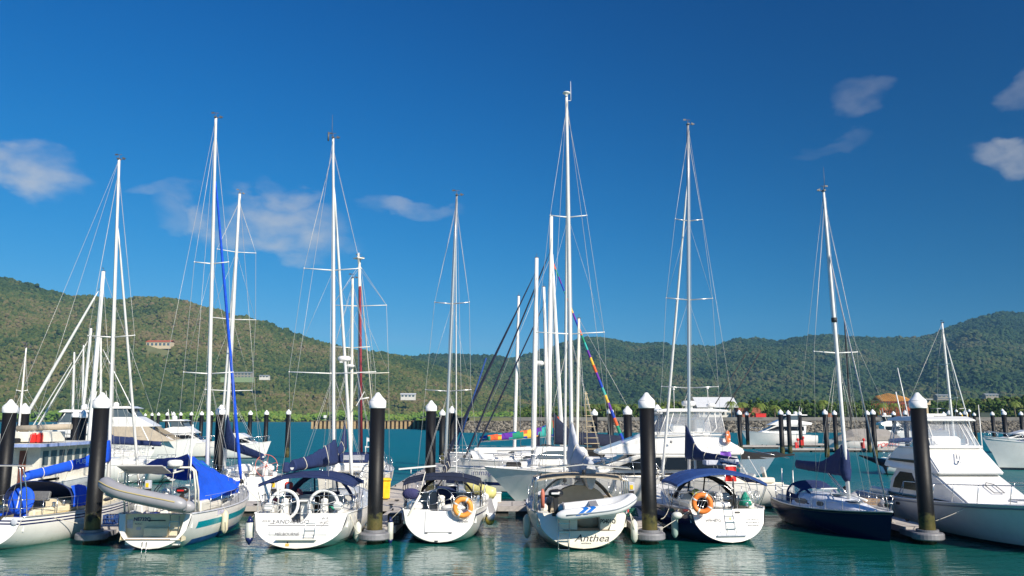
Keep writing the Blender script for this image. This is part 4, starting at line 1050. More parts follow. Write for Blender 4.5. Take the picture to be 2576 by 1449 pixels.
def inflatable(p, label, L=2.7, W=1.5, r=.2, yaw=0, m=PVCG, tilt=0, roll=0, floor=None, stripem=None, name='inflatable_dinghy', v=False):
    t = thing(name, label, 'dinghy', p, yaw); t.rotation_euler = (roll, tilt, yaw)
    a = MB(); hw = W / 2 - r; path = [(-L / 2 + .0, hw, -.02), (-L / 2 + .35, hw, 0), (L * .15, hw, 0), (L * .34, hw * .8, .06), (L * .46, hw * .42, .16), (L * .5, 0, .2)]
    full = path + [(x, -y, z) for (x, y, z) in path[-2::-1]]
    rr = [.05, r, r, r, r * .96, r * .94, r * .96, r, r, r, .05]
    # finer path
    P = [Vector(q) for q in full]; fine = []; fr_ = []
    for i in range(len(P) - 1):
        for k in range(4):
            q = k / 4; p0, p1, p2, p3 = P[max(0, i - 1)], P[i], P[i + 1], P[min(len(P) - 1, i + 2)]
            fine.append(.5 * ((2 * p1) + (p2 - p0) * q + (2 * p0 - 5 * p1 + 4 * p2 - p3) * q * q + (3 * p1 - p0 - 3 * p2 + p3) * q ** 3)); fr_.append(lerp(rr[i], rr[i + 1], q))
    fine.append(P[-1]); fr_.append(rr[-1])
    a.tube(fine, fr_, 14); a.build('tube', m, t)
    s_ = MB(); sp_pts = []
    for i, q in enumerate(fine):
        if 3 < i < len(fine) - 4:
            tg = fine[i + 1] - fine[i - 1]; nn_ = Vector((tg.y, -tg.x, 0)).normalized()
            if nn_.dot(Vector((q.x - .0 if abs(q.y) < .1 else 0, q.y, 0))) < 0: nn_ = -nn_
            sp_pts.append(q + nn_ * fr_[i] * .985 + Vector((0, 0, fr_[i] * .12)))
    s_.tube(sp_pts, .026, 6)
    s_.build('rubbing_strake', stripem or GREYC, t)
    h = MB(); secs = []
    for (x, w_, d) in ((-L / 2 + .2, hw, .05), (-L * .1, hw, .22 if v else .06), (L * .2, hw * .8, .22 if v else .06), (L * .4, hw * .3, .1), (L * .47, .03, .02)):
        secs.append([(x, -w_, -.05), (x, -w_ * .5, -.1 - d * .6), (x, 0, -.12 - d), (x, w_ * .5, -.1 - d * .6), (x, w_, -.05), (x, 0, .0)])
    h.loft(secs, smooth=False); h.build('hull_floor', floor or m, t)
    tb = MB(); tb.box((-L / 2 + .32, 0, .04), (.05, hw * 1.6, .42)); tb.box((0, 0, r * .8), (.28, hw * 1.9, .04)); tb.build('transom_board', PVCG if m is PVCW else WOOD, t)
    return t
def rope(pts, label, r=.013, m=ROPE, sag=.0, name='mooring_line', group='mooring lines'):
    a, b_ = Vector(pts[0]), Vector(pts[-1]); P = []
    if len(pts) == 2:
        for k in range(11): q = k / 10; p = a.lerp(b_, q); p.z -= sag * 4 * q * (1 - q); P.append(p)
    else: P = [Vector(q) for q in pts]
    mb = MB(); mb.tube([q - a for q in P], r, 6); o = mb.build(name, m); o.location = a
    return tag(o, label, 'rope', group)
# ------------------------------------------------------------------ front row of yachts
def world(loc, rz, p):
    c, s = math.cos(rz), math.sin(rz); return Vector((loc[0] + c * p[0] - s * p[1], loc[1] + s * p[0] + c * p[1], p[2] + (loc[2] if len(loc) > 2 else 0)))
def winches(root, pts):
    for p in pts:
        mb = MB(); mb.lathe([(.075, 0), (.06, .05), (.055, .11), (.075, .15), (.03, .17)], p, 12); mb.build('winch', STEEL, root)
def cushions(root, boxes, m):
    mb = MB()
    for (c, d) in boxes: mb.box(c, d, bevel=.04)
    mb.build('cushion', m, root)
def pipe_arch(root, y, hw, z0, zt, m=STEEL, r=.022, lean=-.2):
    mb = MB()
    for dy in (0, .35): mb.tube([(-hw, y + dy, z0), (-hw * 1.02, y + dy * .8 + lean * .5, (z0 + zt) / 2), (-hw * .97, y + dy * .5 + lean, zt - .12), (-hw * .86, y + dy * .5 + lean, zt), (hw * .86, y + dy * .5 + lean, zt), (hw * .97, y + dy * .5 + lean, zt - .12), (hw * 1.02, y + dy * .8 + lean * .5, (z0 + zt) / 2), (hw, y + dy, z0)], r, 7)
    return mb.build('stern_arch', m, root)
def solar(root, c, d, rx=0, rz=0, ry=0):
    mb = MB(); mb.box(c, (d[0], d[1], .035), rx=rx, rz=rz, ry=ry); o = mb.build('solar_panel', SOLARB, root)
    M = Euler((rx, ry, rz)).to_matrix(); t_ = MB(); nx = 6; ny = 3
    for i in range(nx):
        for j in range(ny):
            cc = Vector(c) + M @ Vector(((i + .5) / nx * d[0] - d[0] / 2, (j + .5) / ny * d[1] - d[1] / 2, .021)); t_.box(cc, (d[0] / nx * .92, d[1] / ny * .92, .006), rx=rx, rz=rz, ry=ry)
    t_.build('solar_cells', SOLAR, o); return o
STD = (-.3, 0, .05, .09, .13, .17, .21, .3, .42, .54, .66, .76, .81, .86, .91, .95, 1)
def run_of(sh, L, cfg): pass

# ---- yacht 1: cream and white, blue covers, far left
def yacht1():
    loc = (-18.8, 30.2, 0); L = 10.6; th = -.10
    t = thing('sailing_yacht', 'white yacht with twin navy sheer stripes and bright blue covers at the left edge', 'sailing yacht', loc, th, 'front row of moored yachts')
    sh = hull_shape(L, 3.35, 1.12, 1.06, 1.38, .76, .42, .8, zst=.06)
    build_hull(t, sh, [GEL, NAVYS, DARKAF], lambda q, tt: 2 if q < .02 else 1 if (.76 < q < .81 or .86 < q < .91) else 0, STD, rail=ALUM)
    tr = build_transom(t, sh, GEL, (.5, .25))
    z = .86; sb = MB(); z1, z2 = 1.0, .93
    for z_, w_ in ((1.0, 2.46), (.90, 2.40)): sb.box(tp(sh, 0, z_, .004), (w_, .012, .05), rx=-trot(sh))
    sb.build('navy_stripe', NAVYS, tr)
    deck(t, sh, CREAM, 1.0, .55, 3.6, L); cockpit(t, sh, 1.0, .55, 3.6, CREAM)
    coachroof(t, sh, 3.6, 8.2, 1.2, .55, .42, CREAM)
    lifelines(t, sh, L)
    pipe_arch(t, .45, 1.15, 1.1, 2.95)
    solar(t, (.2, .5, 2.92), (1.9, .75), rx=R(-4))
    # covered wheel
    w_ = MB(); M = Euler((R(-12), 0, 0)).to_matrix()
    prof = [(0, -.09), (.3, -.10), (.47, -.07), (.52, 0), (.47, .07), (.3, .10), (0, .09)]
    w_.lathe(prof, (.55, 1.25, 1.62), 28, 'y', M=M); w_.box((.55, 1.3, 1.15), (.5, .16, .5), bevel=.05); wc = w_.build('wheel_cover', BLUEC, t)
    s_ = MB(); s_.box((.55, 1.10, 1.68), (.035, .02, .62), rx=R(-12)); s_.build('white_strap', GEL, wc)
    p = MB(); p.box((.62, 2.2, 1.0), (.34, .3, 1.1), bevel=.06); p.box((1.0, 1.7, 1.75), (.72, .12, .36), bevel=.03, rx=-.3); p.build('instrument_binnacle', mat('grey_instrument', (.14, .14, .14), .5, var=.2, scale=12), t)
    dodger(t, 3.0, 4.7, 1.42, 1.2, .98, NAVYC, NAVYC)
    # bright side curtain of the hood
    c_ = MB(); c_.grid([[(1.30, 3.0, 2.02), (1.28, 3.5, 2.05), (1.2, 4.1, 1.95)], [(1.46, 3.0, 1.7), (1.46, 3.5, 1.7), (1.40, 4.25, 1.6)], [(1.52, 2.9, 1.25), (1.50, 3.4, 1.22), (1.46, 4.5, 1.25)]]); c_.build('side_curtain', BLUEC, t)
    winches(t, [(1.2, 2.2, 1.32), (-1.2, 2.2, 1.32), (1.2, 2.8, 1.34)])
    cushions(t, [((.9, 2.2, 1.0), (.35, .8, .1)), ((-.9, 2.4, 1.0), (.35, 1.0, .1))], BLUEC)
    ym = 6.3; xm, ln_, mz, _ = mline(loc, th, ym, 1.4, (283, 950), (300, 402))
    mast(t, xm, ym, 1.4, mz, 0.076, spr=((zat(846, 36), 1.08),), L=L, chain=(1.5, ym - .2, 1.1), stern=(.7, .3, 1.15), two_back=True, bow=(0, L - .35, 1.45), furl=True, furlm=ALU, furl_top=.82, furl_r=.060, topkit='vane', lean=ln_)
    o = boom_cover(t, (xm, ym - .15, 2.9), (.85, .9, 2.50), BLUEC, .17, .30, .55, ties=3)
    text('lettering', 'PUB  TAB', .27, (xm + .32, 4.2, 2.90), (R(90), 0, R(72)), INKW, o)
    b_ = MB(); b_.lathe([(0, 0), (.16, .02), (.2, .1), (.2, .22), (.12, .27)], (-.1, .2, 1.12), 14); b_.build('blue_bucket', MIDBC, t)
    ladder(t, (-.75, .0, .35), (-.75, .35, 1.45), rungs=3)
    text('lettering', 'DEFIANT', .15, (1.46, 8.15, 1.20), (R(90), 0, R(74)), INK, t)
    fl = MB(); fl.lathe([(.03, -.02), (.11, -.02), (.13, 0), (.11, .03), (.03, .03)], (1.05, .28, .98), 14, 'y'); fl.build('stern_light', GREYC, t)
    rope([world(loc, th, (1.3, 1.6, 1.1)), (PX[0] - .42, 33.2, .52)], 'thin pale mooring line from the twin striped hull down to its finger pontoon', sag=.08)
yacht1()

# ---- yacht 2: teal stripe, recessed cream transom, inflatable on davits, blue awning
def yacht2():
    loc = (-12.84, 30.3, 0); L = 10.2
    t = thing('sailing_yacht', 'white yacht with a teal stripe, blue boot top and a bright blue awning', 'sailing yacht', loc, 0, 'front row of moored yachts')
    sh = hull_shape(L, 3.05, 1.22, 1.14, 1.42, .86, .40, .7, zst=.06, ex=2.4)
    build_hull(t, sh, [GEL, TEALP, BLUEP], lambda q, tt: 2 if q < (.21 if tt > .1 else .02) else 1 if (.54 < q < .74 and tt > .06) else 0, (-.3, 0, .05, .09, .13, .17, .21, .3, .42, .54, .57, .62, .68, .74, .8, .86, .91, .95, 1), rail=GREYC)
    build_transom(t, sh, GEL, (1.08, .80))
    # recessed cream transom wall, step and locker
    m = MB(); m.quad((-1.08, .48, .28), (1.08, .48, .28), (1.08, .54, 1.22), (-1.08, .54, 1.22)); m.quad((-1.08, .05, .36), (1.08, .05, .36), (1.08, .5, .34), (-1.08, .5, .34))
    for sg in (-1, 1): m.quad((sg * 1.09, .05, .3), (sg * 1.09, .52, .3), (sg * 1.09, .6, 1.2), (sg * 1.09, .4, 1.2))
    m.box((.05, .43, .58), (.85, .18, .34), bevel=.03); m.build('stern_platform', CREAM, t)
    g_ = MB(); g_.box((-.1, .26, .375), (1.6, .34, .02)); g_.build('teak_step', WOOD, t)
    g_ = MB(); g_.box((.02, .49, .98), (.62, .02, .03)); g_.build('vent_slot', INK, t)
    ladder(t, (.68, .42, .42), (.68, .46, 1.15), .34, 3)
    rl = MB()
    for x in (-.25, -.1): rl.tube([(x, .03, .3), (x, -.04, -.35)], .013, 5)
    rl.build('swim_ladder', STEEL, t)
    text('lettering', 'NE732Q', .17, (-.52, .505, 1.02), (R(86), 0, 0), INKN, t, font_bold=.004)
    text('lettering', 'N.S.C.', .11, (-.62, .495, .86), (R(86), 0, 0), INKG, t)
    pl = MB(); pl.box((-.95, .498, .86), (.22, .012, .3)); pl.box((-.62, .49, .70), (.16, .012, .10)); pl.build('name_board', GREYC, t)
    deck(t, sh, DECKG, .98, .9, 3.6, L); cockpit(t, sh, .98, .9, 3.6, GELW)
    coachroof(t, sh, 3.6, 8.0, 1.12, .5, .40, GEL)
    lifelines(t, sh, L, push=False)
    pipe_arch(t, .75, 1.28, 1.2, 2.85, m=mat('painted_tube', (.66, .64, .56), .5, var=.1), r=.035, lean=-.25)
    solar(t, (-.42, .20, 2.80), (1.62, .95), rx=R(-20))
    rd = MB(); rd.lathe([(0, 0), (.22, .01), (.27, .06), (.27, .19), (.2, .24), (0, .255)], (.55, .5, 2.88), 20); rd.tube([(.55, .5, 2.7), (.55, .5, 2.9)], .06, 8); rd.build('radar_dome', GEL, t)
    pole = MB(); pole.tube([(.98, .9, 1.2), (.98, .85, 4.4)], .028, 8); pole.box((.98, .85, 2.2), (.24, .1, .05)); pole.build('antenna_pole', GEL, t)
    wheel(t, -.3, 1.7, 1.75, .42, STEEL, .016, 5)
    cushions(t, [((.8, 1.9, 1.02), (.4, 1.2, .1)), ((-.8, 1.9, 1.02), (.4, 1.2, .1))], BLUEC)
    st = MB()
    for (x, y, z, dx, dz) in ((-.9, 1.1, 1.35, .32, .4), (-.45, 1.2, 1.42, .28, .45), (.35, 1.15, 1.4, .5, .3), (1.0, 1.5, 1.42, .35, .35)): st.box((x, y, z), (dx, .3, dz), bevel=.06, rx=.2)
    st.build('cockpit_seat', GEL, t)
    bd = MB(); bd.box((1.22, 1.6, 1.38), (.26, .9, .42), bevel=.06); bd.build('cloth_bundle', GELW, t)
    hs = MB()
    for k in range(2): hs.tube([(.5, .5, 2.6 - k * .1), (0, .9, 2.45 - k * .15), (-.5, 1.4, 2.0 - k * .15), (-.7, 1.7, 1.5)], .014, 5)
    hs.build('black_hose', RUBBER, t)
    # boat cover awning: ridge over the boom falling to the starboard rail
    A = [(-1.45, 1.2, 2.70), (-.45, 1.3, 3.15), (.55, 1.6, 3.28), (1.02, 1.55, 2.66), (1.10, 1.5, 1.62)]
    Bm = [(-1.55, 3.0, 2.55), (-.6, 3.2, 2.95), (.20, 3.2, 3.14), (1.0, 3.2, 2.42), (1.40, 3.3, 1.66)]
    C_ = [(-1.45, 4.4, 2.35), (-.7, 4.6, 2.68), (.0, 4.8, 2.86), (.9, 4.8, 2.30), (1.46, 4.9, 1.84)]
    D_ = [(-1.1, 5.7, 2.0), (-.6, 5.8, 2.2), (0, 5.9, 2.3), (.6, 6.0, 2.2), (1.15, 6.1, 1.95)]
    ctl = [A, Bm, C_, D_]; rows = []
    for i in range(19):
        q = i / 18 * 3; k = min(2, int(q)); f = q - k; row = []
        for j in range(25):
            r_ = j / 24 * 4; kj = min(3, int(r_)); g = r_ - kj
            p = Vector(ctl[k][kj]).lerp(Vector(ctl[k][kj + 1]), g).lerp(Vector(ctl[k + 1][kj]).lerp(Vector(ctl[k + 1][kj + 1]), g), f)
            p.z += -.07 * math.sin(PI * f) - .06 * math.sin(PI * g) + .03 * noise.noise(Vector((p.x * 3, p.y * 1.2, 0))) + .03 * math.sin(j * 1.7 + i * .6) * (1 if j > 12 else .4)
            row.append(p)
        rows.append(row)
    aw = MB(); aw.grid(rows); ao = aw.build('awning', BLUEC, t)
    tl = MB()
    for k in range(6):
        q = rows[3 + k * 2][13 + 0]; q2 = rows[4 + k * 2][17]; tl.tube([q + Vector((.02, 0, .02)), q.lerp(q2, .55) + Vector((.03, 0, .03))], .008, 4)
    tl.build('tie_cord', MIDBC if False else TEALP, ao)
    for (pa, pb) in (((1.10, 1.5, 1.62), (1.3, 1.9, 1.15)), ((1.46, 4.9, 1.84), (1.45, 5.4, 1.7))):
        q = MB(); q.tube([pa, pb], .01, 4); q.build('tie_line', ROPE, ao)
    pl_ = MB(); pl_.box((1.15, 5.0, 1.62), (.14, 1.6, .22)); pl_.build('blue_locker', BLUEC, t)
    ym = 5.25; xm, ln_, mz, _ = mline(loc, 0, ym, 1.5, (527, 940), (543, 297))
    mast(t, xm, ym, 1.5, mz, 0.080, m=ALU, spr=((zat(940, 35.5), 1.05), (zat(663, 35.5), .74)), L=L, chain=(1.35, ym - .2, 1.15), stern=(-.9, .8, 1.25), two_back=True, bow=(0, L - .3, 1.5), furl=True, furlm=BLUEC, furl_top=.86, furl_r=.07, topkit='vane', lean=ln_)
    # davit tackle
    dv = MB()
    for x in (-1.1, .85): dv.tube([(x, .55, 2.75), (x, -.35, 2.72)], .03, 7); dv.tube([(x, -.35, 2.70), (x, -.42, 2.1)], .01, 4)
    dv.build('davit', mat('painted_tube', (.66, .64, .56), .5), t)
    inflatable(world(loc, 0, (.05, -.52, 1.86)), 'grey inflatable dinghy slung on davits below the solar panel', L=3.15, W=1.4, r=.25, yaw=PI, tilt=R(-11), roll=R(12), m=PVCG, stripem=mat('mustard_rope', (.42, .34, .16), .8))
    outboard(world(loc, 0, (1.02, .10, 1.95)), 'small black and red outboard motor at the low end of the grey inflatable', .8, R(180), BLACKP, RED)
    fender(world(loc, 0, (1.50 + .1, 3.1, .62)), 'long cream fender roped over the teal stripe', .13, .85, mat('cream_fender', (.66, .60, .44), .5, var=.12), None, top=world(loc, 0, (1.5, 3.1, 1.2)))
    text('lettering', 'Si Neton', .24, (1.535, 2.9, 1.03), (R(88), 0, R(87)), mat('lilac_lettering', (.38, .38, .62), .5), t, shear=.3)
yacht2()

# ---- yacht 3: twin wheels
def yacht3():
    loc = (-7.68, 30.45, 0); L = 10.6
    t = thing('sailing_yacht', 'white yacht with twin wheels and a navy bimini, left of the yellow bin', 'sailing yacht', loc, 0, 'front row of moored yachts')
    sh = hull_shape(L, 3.75, 1.20, 1.15, 1.42, .90, .62, .5, zst=.05, ex=2.5)
    build_hull(t, sh, [GEL, BLACKP, DARKAF], lambda q, tt: 2 if q < .02 else 1 if ((.04 < q < .09 or .13 < q < .17) and tt > .09) else 0, STD, rail=GEL)
    tr = build_transom(t, sh, GEL, (.34, .30, -.12))
    ln = MB(); ln.box(tp(sh, -.05, .80, .006), (2.2, .014, .022), rx=-trot(sh))
    ln.tube([tp(sh, 1.0, .99), tp(sh, .55, .45)], .008, 4); ln.build('hatch_seam', INKG, tr)
    stp = MB(); stp.box(tp(sh, .0, .52, -.05), (2.1, .16, .16), rx=-trot(sh), bevel=.03); stp.build('recess_ledge', mat('shaded_ledge', (.66, .66, .64), .4), tr)
    sw = MB(); sw.box(tp(sh, .0, .36, .10), (1.45, .22, .05), bevel=.015); sw.build('swim_step', GELW, tr)
    rt = trot(sh)
    text('lettering', 'FANDANGO', .21, tp(sh, -.33, .92, .012), (R(90) - rt, 0, 0), INKG, tr, sx=1.12)
    text('lettering', 'MELBOURNE', .155, tp(sh, -.38, .52, .06), (R(90) - rt, 0, 0), INKG, tr, sx=.98)
    text('lettering', 'W 9', .13, tp(sh, .88, 1.03, .012), (R(90) - rt, 0, 0), INKG, tr); text('lettering', 'W.S.C', .13, tp(sh, .88, .89, .012), (R(90) - rt, 0, 0), INKG, tr)
    text('lettering', '03330', .12, tp(sh, -1.22, .94, .012), (R(90) - rt, 0, 0), INKG, tr); text('lettering', 'EUROPE', .05, tp(sh, -1.0, .86, .012), (R(90) - rt, 0, 0), INKG, tr)
    ex = MB(); ex.box(tp(sh, -.33, .17, .006), (.13, .012, .10), rx=-rt); ex.build('yellow_stain', mat('rust_stain', (.70, .45, .10), .6, var=.2), tr)
    ex = MB(); ex.lathe([(.0, -.02), (.03, -.02), (.03, .01)], tp(sh, -.33, .25, .0), 10, 'y'); ex.build('exhaust', RUBBER, tr)
    ladder(t, tp(sh, .42, .38, .10), tp(sh, .36, 1.72, -.2), .36, 6)
    deck(t, sh, GEL, 1.18, .75, 4.3, L); cockpit(t, sh, 1.18, .62, 4.3, GEL, depth=.8)
    coachroof(t, sh, 4.3, 8.6, 1.25, .6, .42, GEL)
    lifelines(t, sh, L, h=.62)
    wheel(t, -.86, 1.35, 1.42, .54, PVCW, .062, 5, zfloor=.45); wheel(t, .62, 1.35, 1.42, .54, PVCW, .062, 5, zfloor=.45)
    tb = MB(); tb.box((-.12, 2.0, 1.0), (.34, .9, 1.0), bevel=.07); tb.box((-.12, 1.75, 1.56), (.52, .8, .07), bevel=.03); tb.build('cockpit_table', GEL, t)
    bh = MB(); bh.box((-.1, 4.22, 1.18), (.62, .06, .80)); bh.build('companionway', GLASS, t)
    bh2 = MB(); bh2.box((-.1, 4.18, 1.62), (1.5, .1, .12), bevel=.02); bh2.build('hood_coaming', NAVYC, t)
    windshield(t, 4.15, 1.35, 1.42, 1.00, NAVYC, VINYL)
    bimini(t, 1.0, 3.3, 1.78, 2.62, .38, NAVYC, 1.2)
    winches(t, [(1.42, 3.0, 1.36), (-1.42, 3.0, 1.36), (1.42, 1.9, 1.36), (-1.42, 1.9, 1.36)])
    for x, z, m_ in ((1.25, 1.45, GEL), (-1.3, 1.4, GEL)):
        bb = MB(); bb.box((x, .95, z), (.32, .3, .28), bevel=.08); bb.build('stern_locker', m_, t)
    gt = MB(); gt.tube([(.75 + .18 * math.cos(a * .7), 1.9 + .1 * math.sin(a * 2.1), 1.26 + .05 * math.sin(a * 1.3)) for a in range(24)], .02, 5); gt.build('green_sheet', GREENR, t)
    bl = MB(); bl.box((-1.2, 3.7, 1.55), (.5, .3, .16), bevel=.07); bl.build('blue_cushion', NAVYC, t)
    f_ = MB(); f_.tube([(-1.62, .72, 1.2), (-1.66, .62, 2.5)], .016, 6); f_.tube([(-.9, .75, 1.2), (-.9, .72, 2.1)], .016, 6); f_.build('antenna_pole', GEL, t)
    ym = 6.35; xm, ln_, mz, _ = mline(loc, 0, ym, 1.5, (839, 940), (838, 348))
    mast(t, xm, ym, 1.55, mz, 0.072, m=ALUM if False else ALU, spr=((zat(940, 36.9), 1.9), (zat(681, 36.9), 1.28)), L=L, chain=(1.75, ym - .5, 1.2), stern=(-.95, .7, 1.25), two_back=True, bow=(0, L - .25, 1.5), furl=True, furl_top=.90, furl_r=.07, topkit='aerial2', lean=ln_)
    rd = MB(); rd.lathe([(0, 0), (.22, .01), (.30, .06), (.30, .17), (.22, .24), (0, .255)], (.16, ym + .35, zat(909, 37) + .0), 20); rd.box((.08, ym + .2, zat(909, 37) - .04), (.12, .4, .06)); ro = rd.build('radar_dome', GEL, t)
    boom_cover(t, (-.02, ym - .15, 2.78), (-.60, 1.35, 2.80), NAVYC, .26, .46, .45, ties=2, boomr=.075, pk=.3, pe_=1.3)
    rope([world(loc, 0, (1.72, .95, 1.12)), (-5.52, 32.1, .5)], 'pale mooring line drooping from the twin wheel yacht to the collar of the pile', sag=.35, r=.017)
    fender(world(loc, 0, (-1.86, .62, .62)), 'white fender with navy tips at the left corner of the twin wheel yacht', .155, .78, top=world(loc, 0, (-1.62, .8, 1.25)))
    fender(world(loc, 0, (1.90, 1.6, .42)), 'white fender between the twin wheel yacht and the thick pile, left of the two', .13, .7, tip=None, top=world(loc, 0, (1.7, 1.6, 1.2)))
    lr = thing('life_sling', 'red life sling bag and horseshoe buoy on the port rail of the twin wheel yacht', 'buoy', world(loc, 0, (-1.55, 4.6, 1.75)))
    a = MB(); a.box((0, 0, 0), (.34, .14, .55), bevel=.08); a.torus((.32, .1, -.28), .2, .09, 16, 8); a.sphere((-.38, -.4, -.48), .2, 10, 8, (1.3, .8, .8)); a.build('float', mat('bright_red_vinyl', (.75, .05, .02), .45, var=.1), lr)
    b_ = MB(); b_.box((-.02, -.08, -.05), (.12, .04, .5), bevel=.01); b_.build('strap', GEL, lr)
yacht3()

# ---- yacht 4: orange ring on the right
def yacht4():
    loc = (-2.72, 31.8, 0); L = 9.9
    t = thing('sailing_yacht', 'white single wheel yacht with a big square transom panel, right of the yellow bin', 'sailing yacht', loc, 0, 'front row of moored yachts')
    sh = hull_shape(L, 3.45, 1.22, 1.15, 1.4, .80, .34, .6, zst=.07, ex=2.15)
    build_hull(t, sh, [GEL, NAVYS, DARKAF], lambda q, tt: 2 if q < .04 else 1 if (.81 < q < .86 and tt < .32) else 0, STD, rail=GEL)
    tr = build_transom(t, sh, GEL, (.42, .06, 0)); rt = trot(sh)
    pn = MB(); pn.box(tp(sh, -.03, .80, .012), (1.02, .03, .78), rx=-rt, bevel=.03); po = pn.build('transom_panel', GEL, tr)
    q = MB()
    for x in (-.54, .48): q.tube([tp(sh, x, .42, .014), tp(sh, x, 1.16, .014)], .006, 4)
    q.tube([tp(sh, -.54, .42, .014), tp(sh, .48, .42, .014)], .006, 4)
    for x in (-.48, .42): q.box(tp(sh, x, .40, .02), (.1, .03, .05), rx=-rt)
    q.build('panel_seam', INKG, tr)
    text('lettering', 'Tantrum', .12, tp(sh, .86, .80, .012), (R(90) - rt, 0, 0), INKG, tr, shear=.2)
    ex = MB(); ex.box(tp(sh, -.1, .11, .004), (.13, .012, .05), rx=-rt); ex.build('exhaust', RUBBER, tr)
    deck(t, sh, GEL, 1.0, .5, 3.8, L); cockpit(t, sh, 1.0, .42, 3.8, GEL)
    coachroof(t, sh, 3.8, 8.2, 1.15, .5, .42, GEL)
    lifelines(t, sh, L, h=.62)
    wheel(t, -.05, 1.25, 1.42, .52, STEEL, .016, 4, zfloor=.4)
    cushions(t, [((0, 3.6, 1.25), (.82, .14, 1.15)), ((0, 3.2, .85), (.7, .5, .1))], NAVYC)
    bh = MB(); bh.box((-.75, 3.72, 1.3), (.7, .08, .55), bevel=.03); bh.box((.75, 3.72, 1.3), (.7, .08, .55), bevel=.03); bh.build('bulkhead', mat('cool_grey_panel', (.45, .46, .48), .5, var=.1), t)
    mb = MB(); mb.sphere((.45, 1.05, 1.2), .3, 12, 8, (1.6, .8, .55)); mb.box((-.95, .75, 1.30), (.5, .4, .3), bevel=.1); mb.build('stern_seat', GEL, t)
    windshield(t, 3.9, 1.25, 1.38, .85, BLACKC, VINYL, mull=())
    ar = MB(); ar.tube([(-.42, 4.35, 1.45), (-.42, 4.28, 1.8), (-.25, 4.2, 2.05), (0, 4.18, 2.12), (.25, 4.2, 2.05), (.42, 4.28, 1.8), (.42, 4.35, 1.45)], .025, 6); ar.build('hood_zip', BLACKC, t)
    bimini(t, .7, 2.7, 1.45, 2.50, .22, DKNAVYC, 1.2, frame=RUBBER, valance=.14)
    sl = MB(); sl.box((-.95, 1.0, 2.74), (1.45, .10, .06), ry=R(-5), rx=0, rz=.0); sl.tube([(-1.2, 1, 2.5), (-1.2, 1, 2.7)], .02, 5); sl.build('rolled_awning', GEL, t)
    sc = MB(); sc.sphere((-1.12, .55, 1.78), .33, 14, 10, (1.05, .5, .65)); sc.tube([(-1.0, .45, 1.45), (-1.0, .45, 1.1)], .02, 6); sc.build('covered_barbecue', mat('dusty_navy_canvas', (.035, .035, .12), .85, var=.15, bump=.5), t)
    rf = MB(); rf.tube([(-1.35, .3, .72), (-.75, .35, 1.75)], .05, 8); rf.tube([(-.8, .35, 1.7), (-.6, .6, 2.6)], .018, 5); rf.build('flag_staff', GELW, t)
    winches(t, [(1.2, 2.6, 1.36), (-1.2, 2.6, 1.36)])
    ym = 5.25; xm, ln_, mz, _ = mline(loc, 0, ym, 1.5, (1130, 940), (1149, 492))
    mast(t, xm, ym, 1.5, mz, 0.065, m=ALUM, spr=((zat(984, 37), 1.0), (zat(764, 37), .78)), L=L, chain=(1.5, ym - .2, 1.2), stern=(.9, .4, 1.25), two_back=False, bow=(0, L - .25, 1.45), furl=True, furl_top=.93, furl_r=.03, topkit='vane', lean=ln_)
    bb = MB(); boom_cover(t, (-.04, ym - .15, 2.55), (-.05, 2.3, 2.55), DKNAVYC, .13, .2, .35, ties=2)
    lifering(world(loc, 0, (.88, .08, 1.33)), 'pale orange life ring hanging on the rail of the yacht with the square transom panel', ORANGE2, .295, .095, yaw=.05)
    fender(world(loc, 0, (-1.86, .35, .45)), 'slim white fender with a blue top left of the square panel transom', .11, .8, top=world(loc, 0, (-1.5, .6, 1.2)))
    # rescue raft of yellow vinyl and a small tender lashed to the starboard quarter
    inflatable(world(loc, 0, (1.72, 4.5, .98)), 'white dinghy tied on its side along the right flank, next to the pale yellow roll', L=2.7, W=1.15, r=.17, yaw=R(90), m=PVCW, tilt=R(0), roll=R(72))
    yb = thing('rolled_raft', 'pale yellow rolled vinyl raft lashed behind the orange ring', 'raft', world(loc, 0, (1.55, 4.0, 1.55)), R(-20))
    a = MB(); a.lathe([(0, -.9), (.14, -.88), (.24, -.75), (.25, .3), (.23, .45), (.1, .52), (0, .53)], (0, 0, .05), 16, 'x', M=Euler((0, R(12), 0)).to_matrix()); a.build('roll', YBUOY, yb)
    a = MB(); a.torus((.1, 0, .05), .25, .015, 16, 6, Euler((0, 0, R(90))).to_matrix()); a.torus((-.4, 0, .16), .25, .015, 16, 6, Euler((0, 0, R(90))).to_matrix()); a.build('lashing', GREYC, yb)
    yf = thing('yellow_float', 'small round yellow float low on the right side of the orange ring yacht', 'buoy', world(loc, 0, (1.80, 3.6, .48)))
    a = MB(); a.sphere((0, 0, 0), .2, 14, 10, (1, 1, 1.2)); a.build('ball', YELLOW if False else mat('float_yellow', (.80, .60, .12), .4, var=.1), yf); a = MB(); a.box((0, 0, .27), (.08, .08, .1), bevel=.02); a.build('eyelet', GEL, yf)
yacht4()

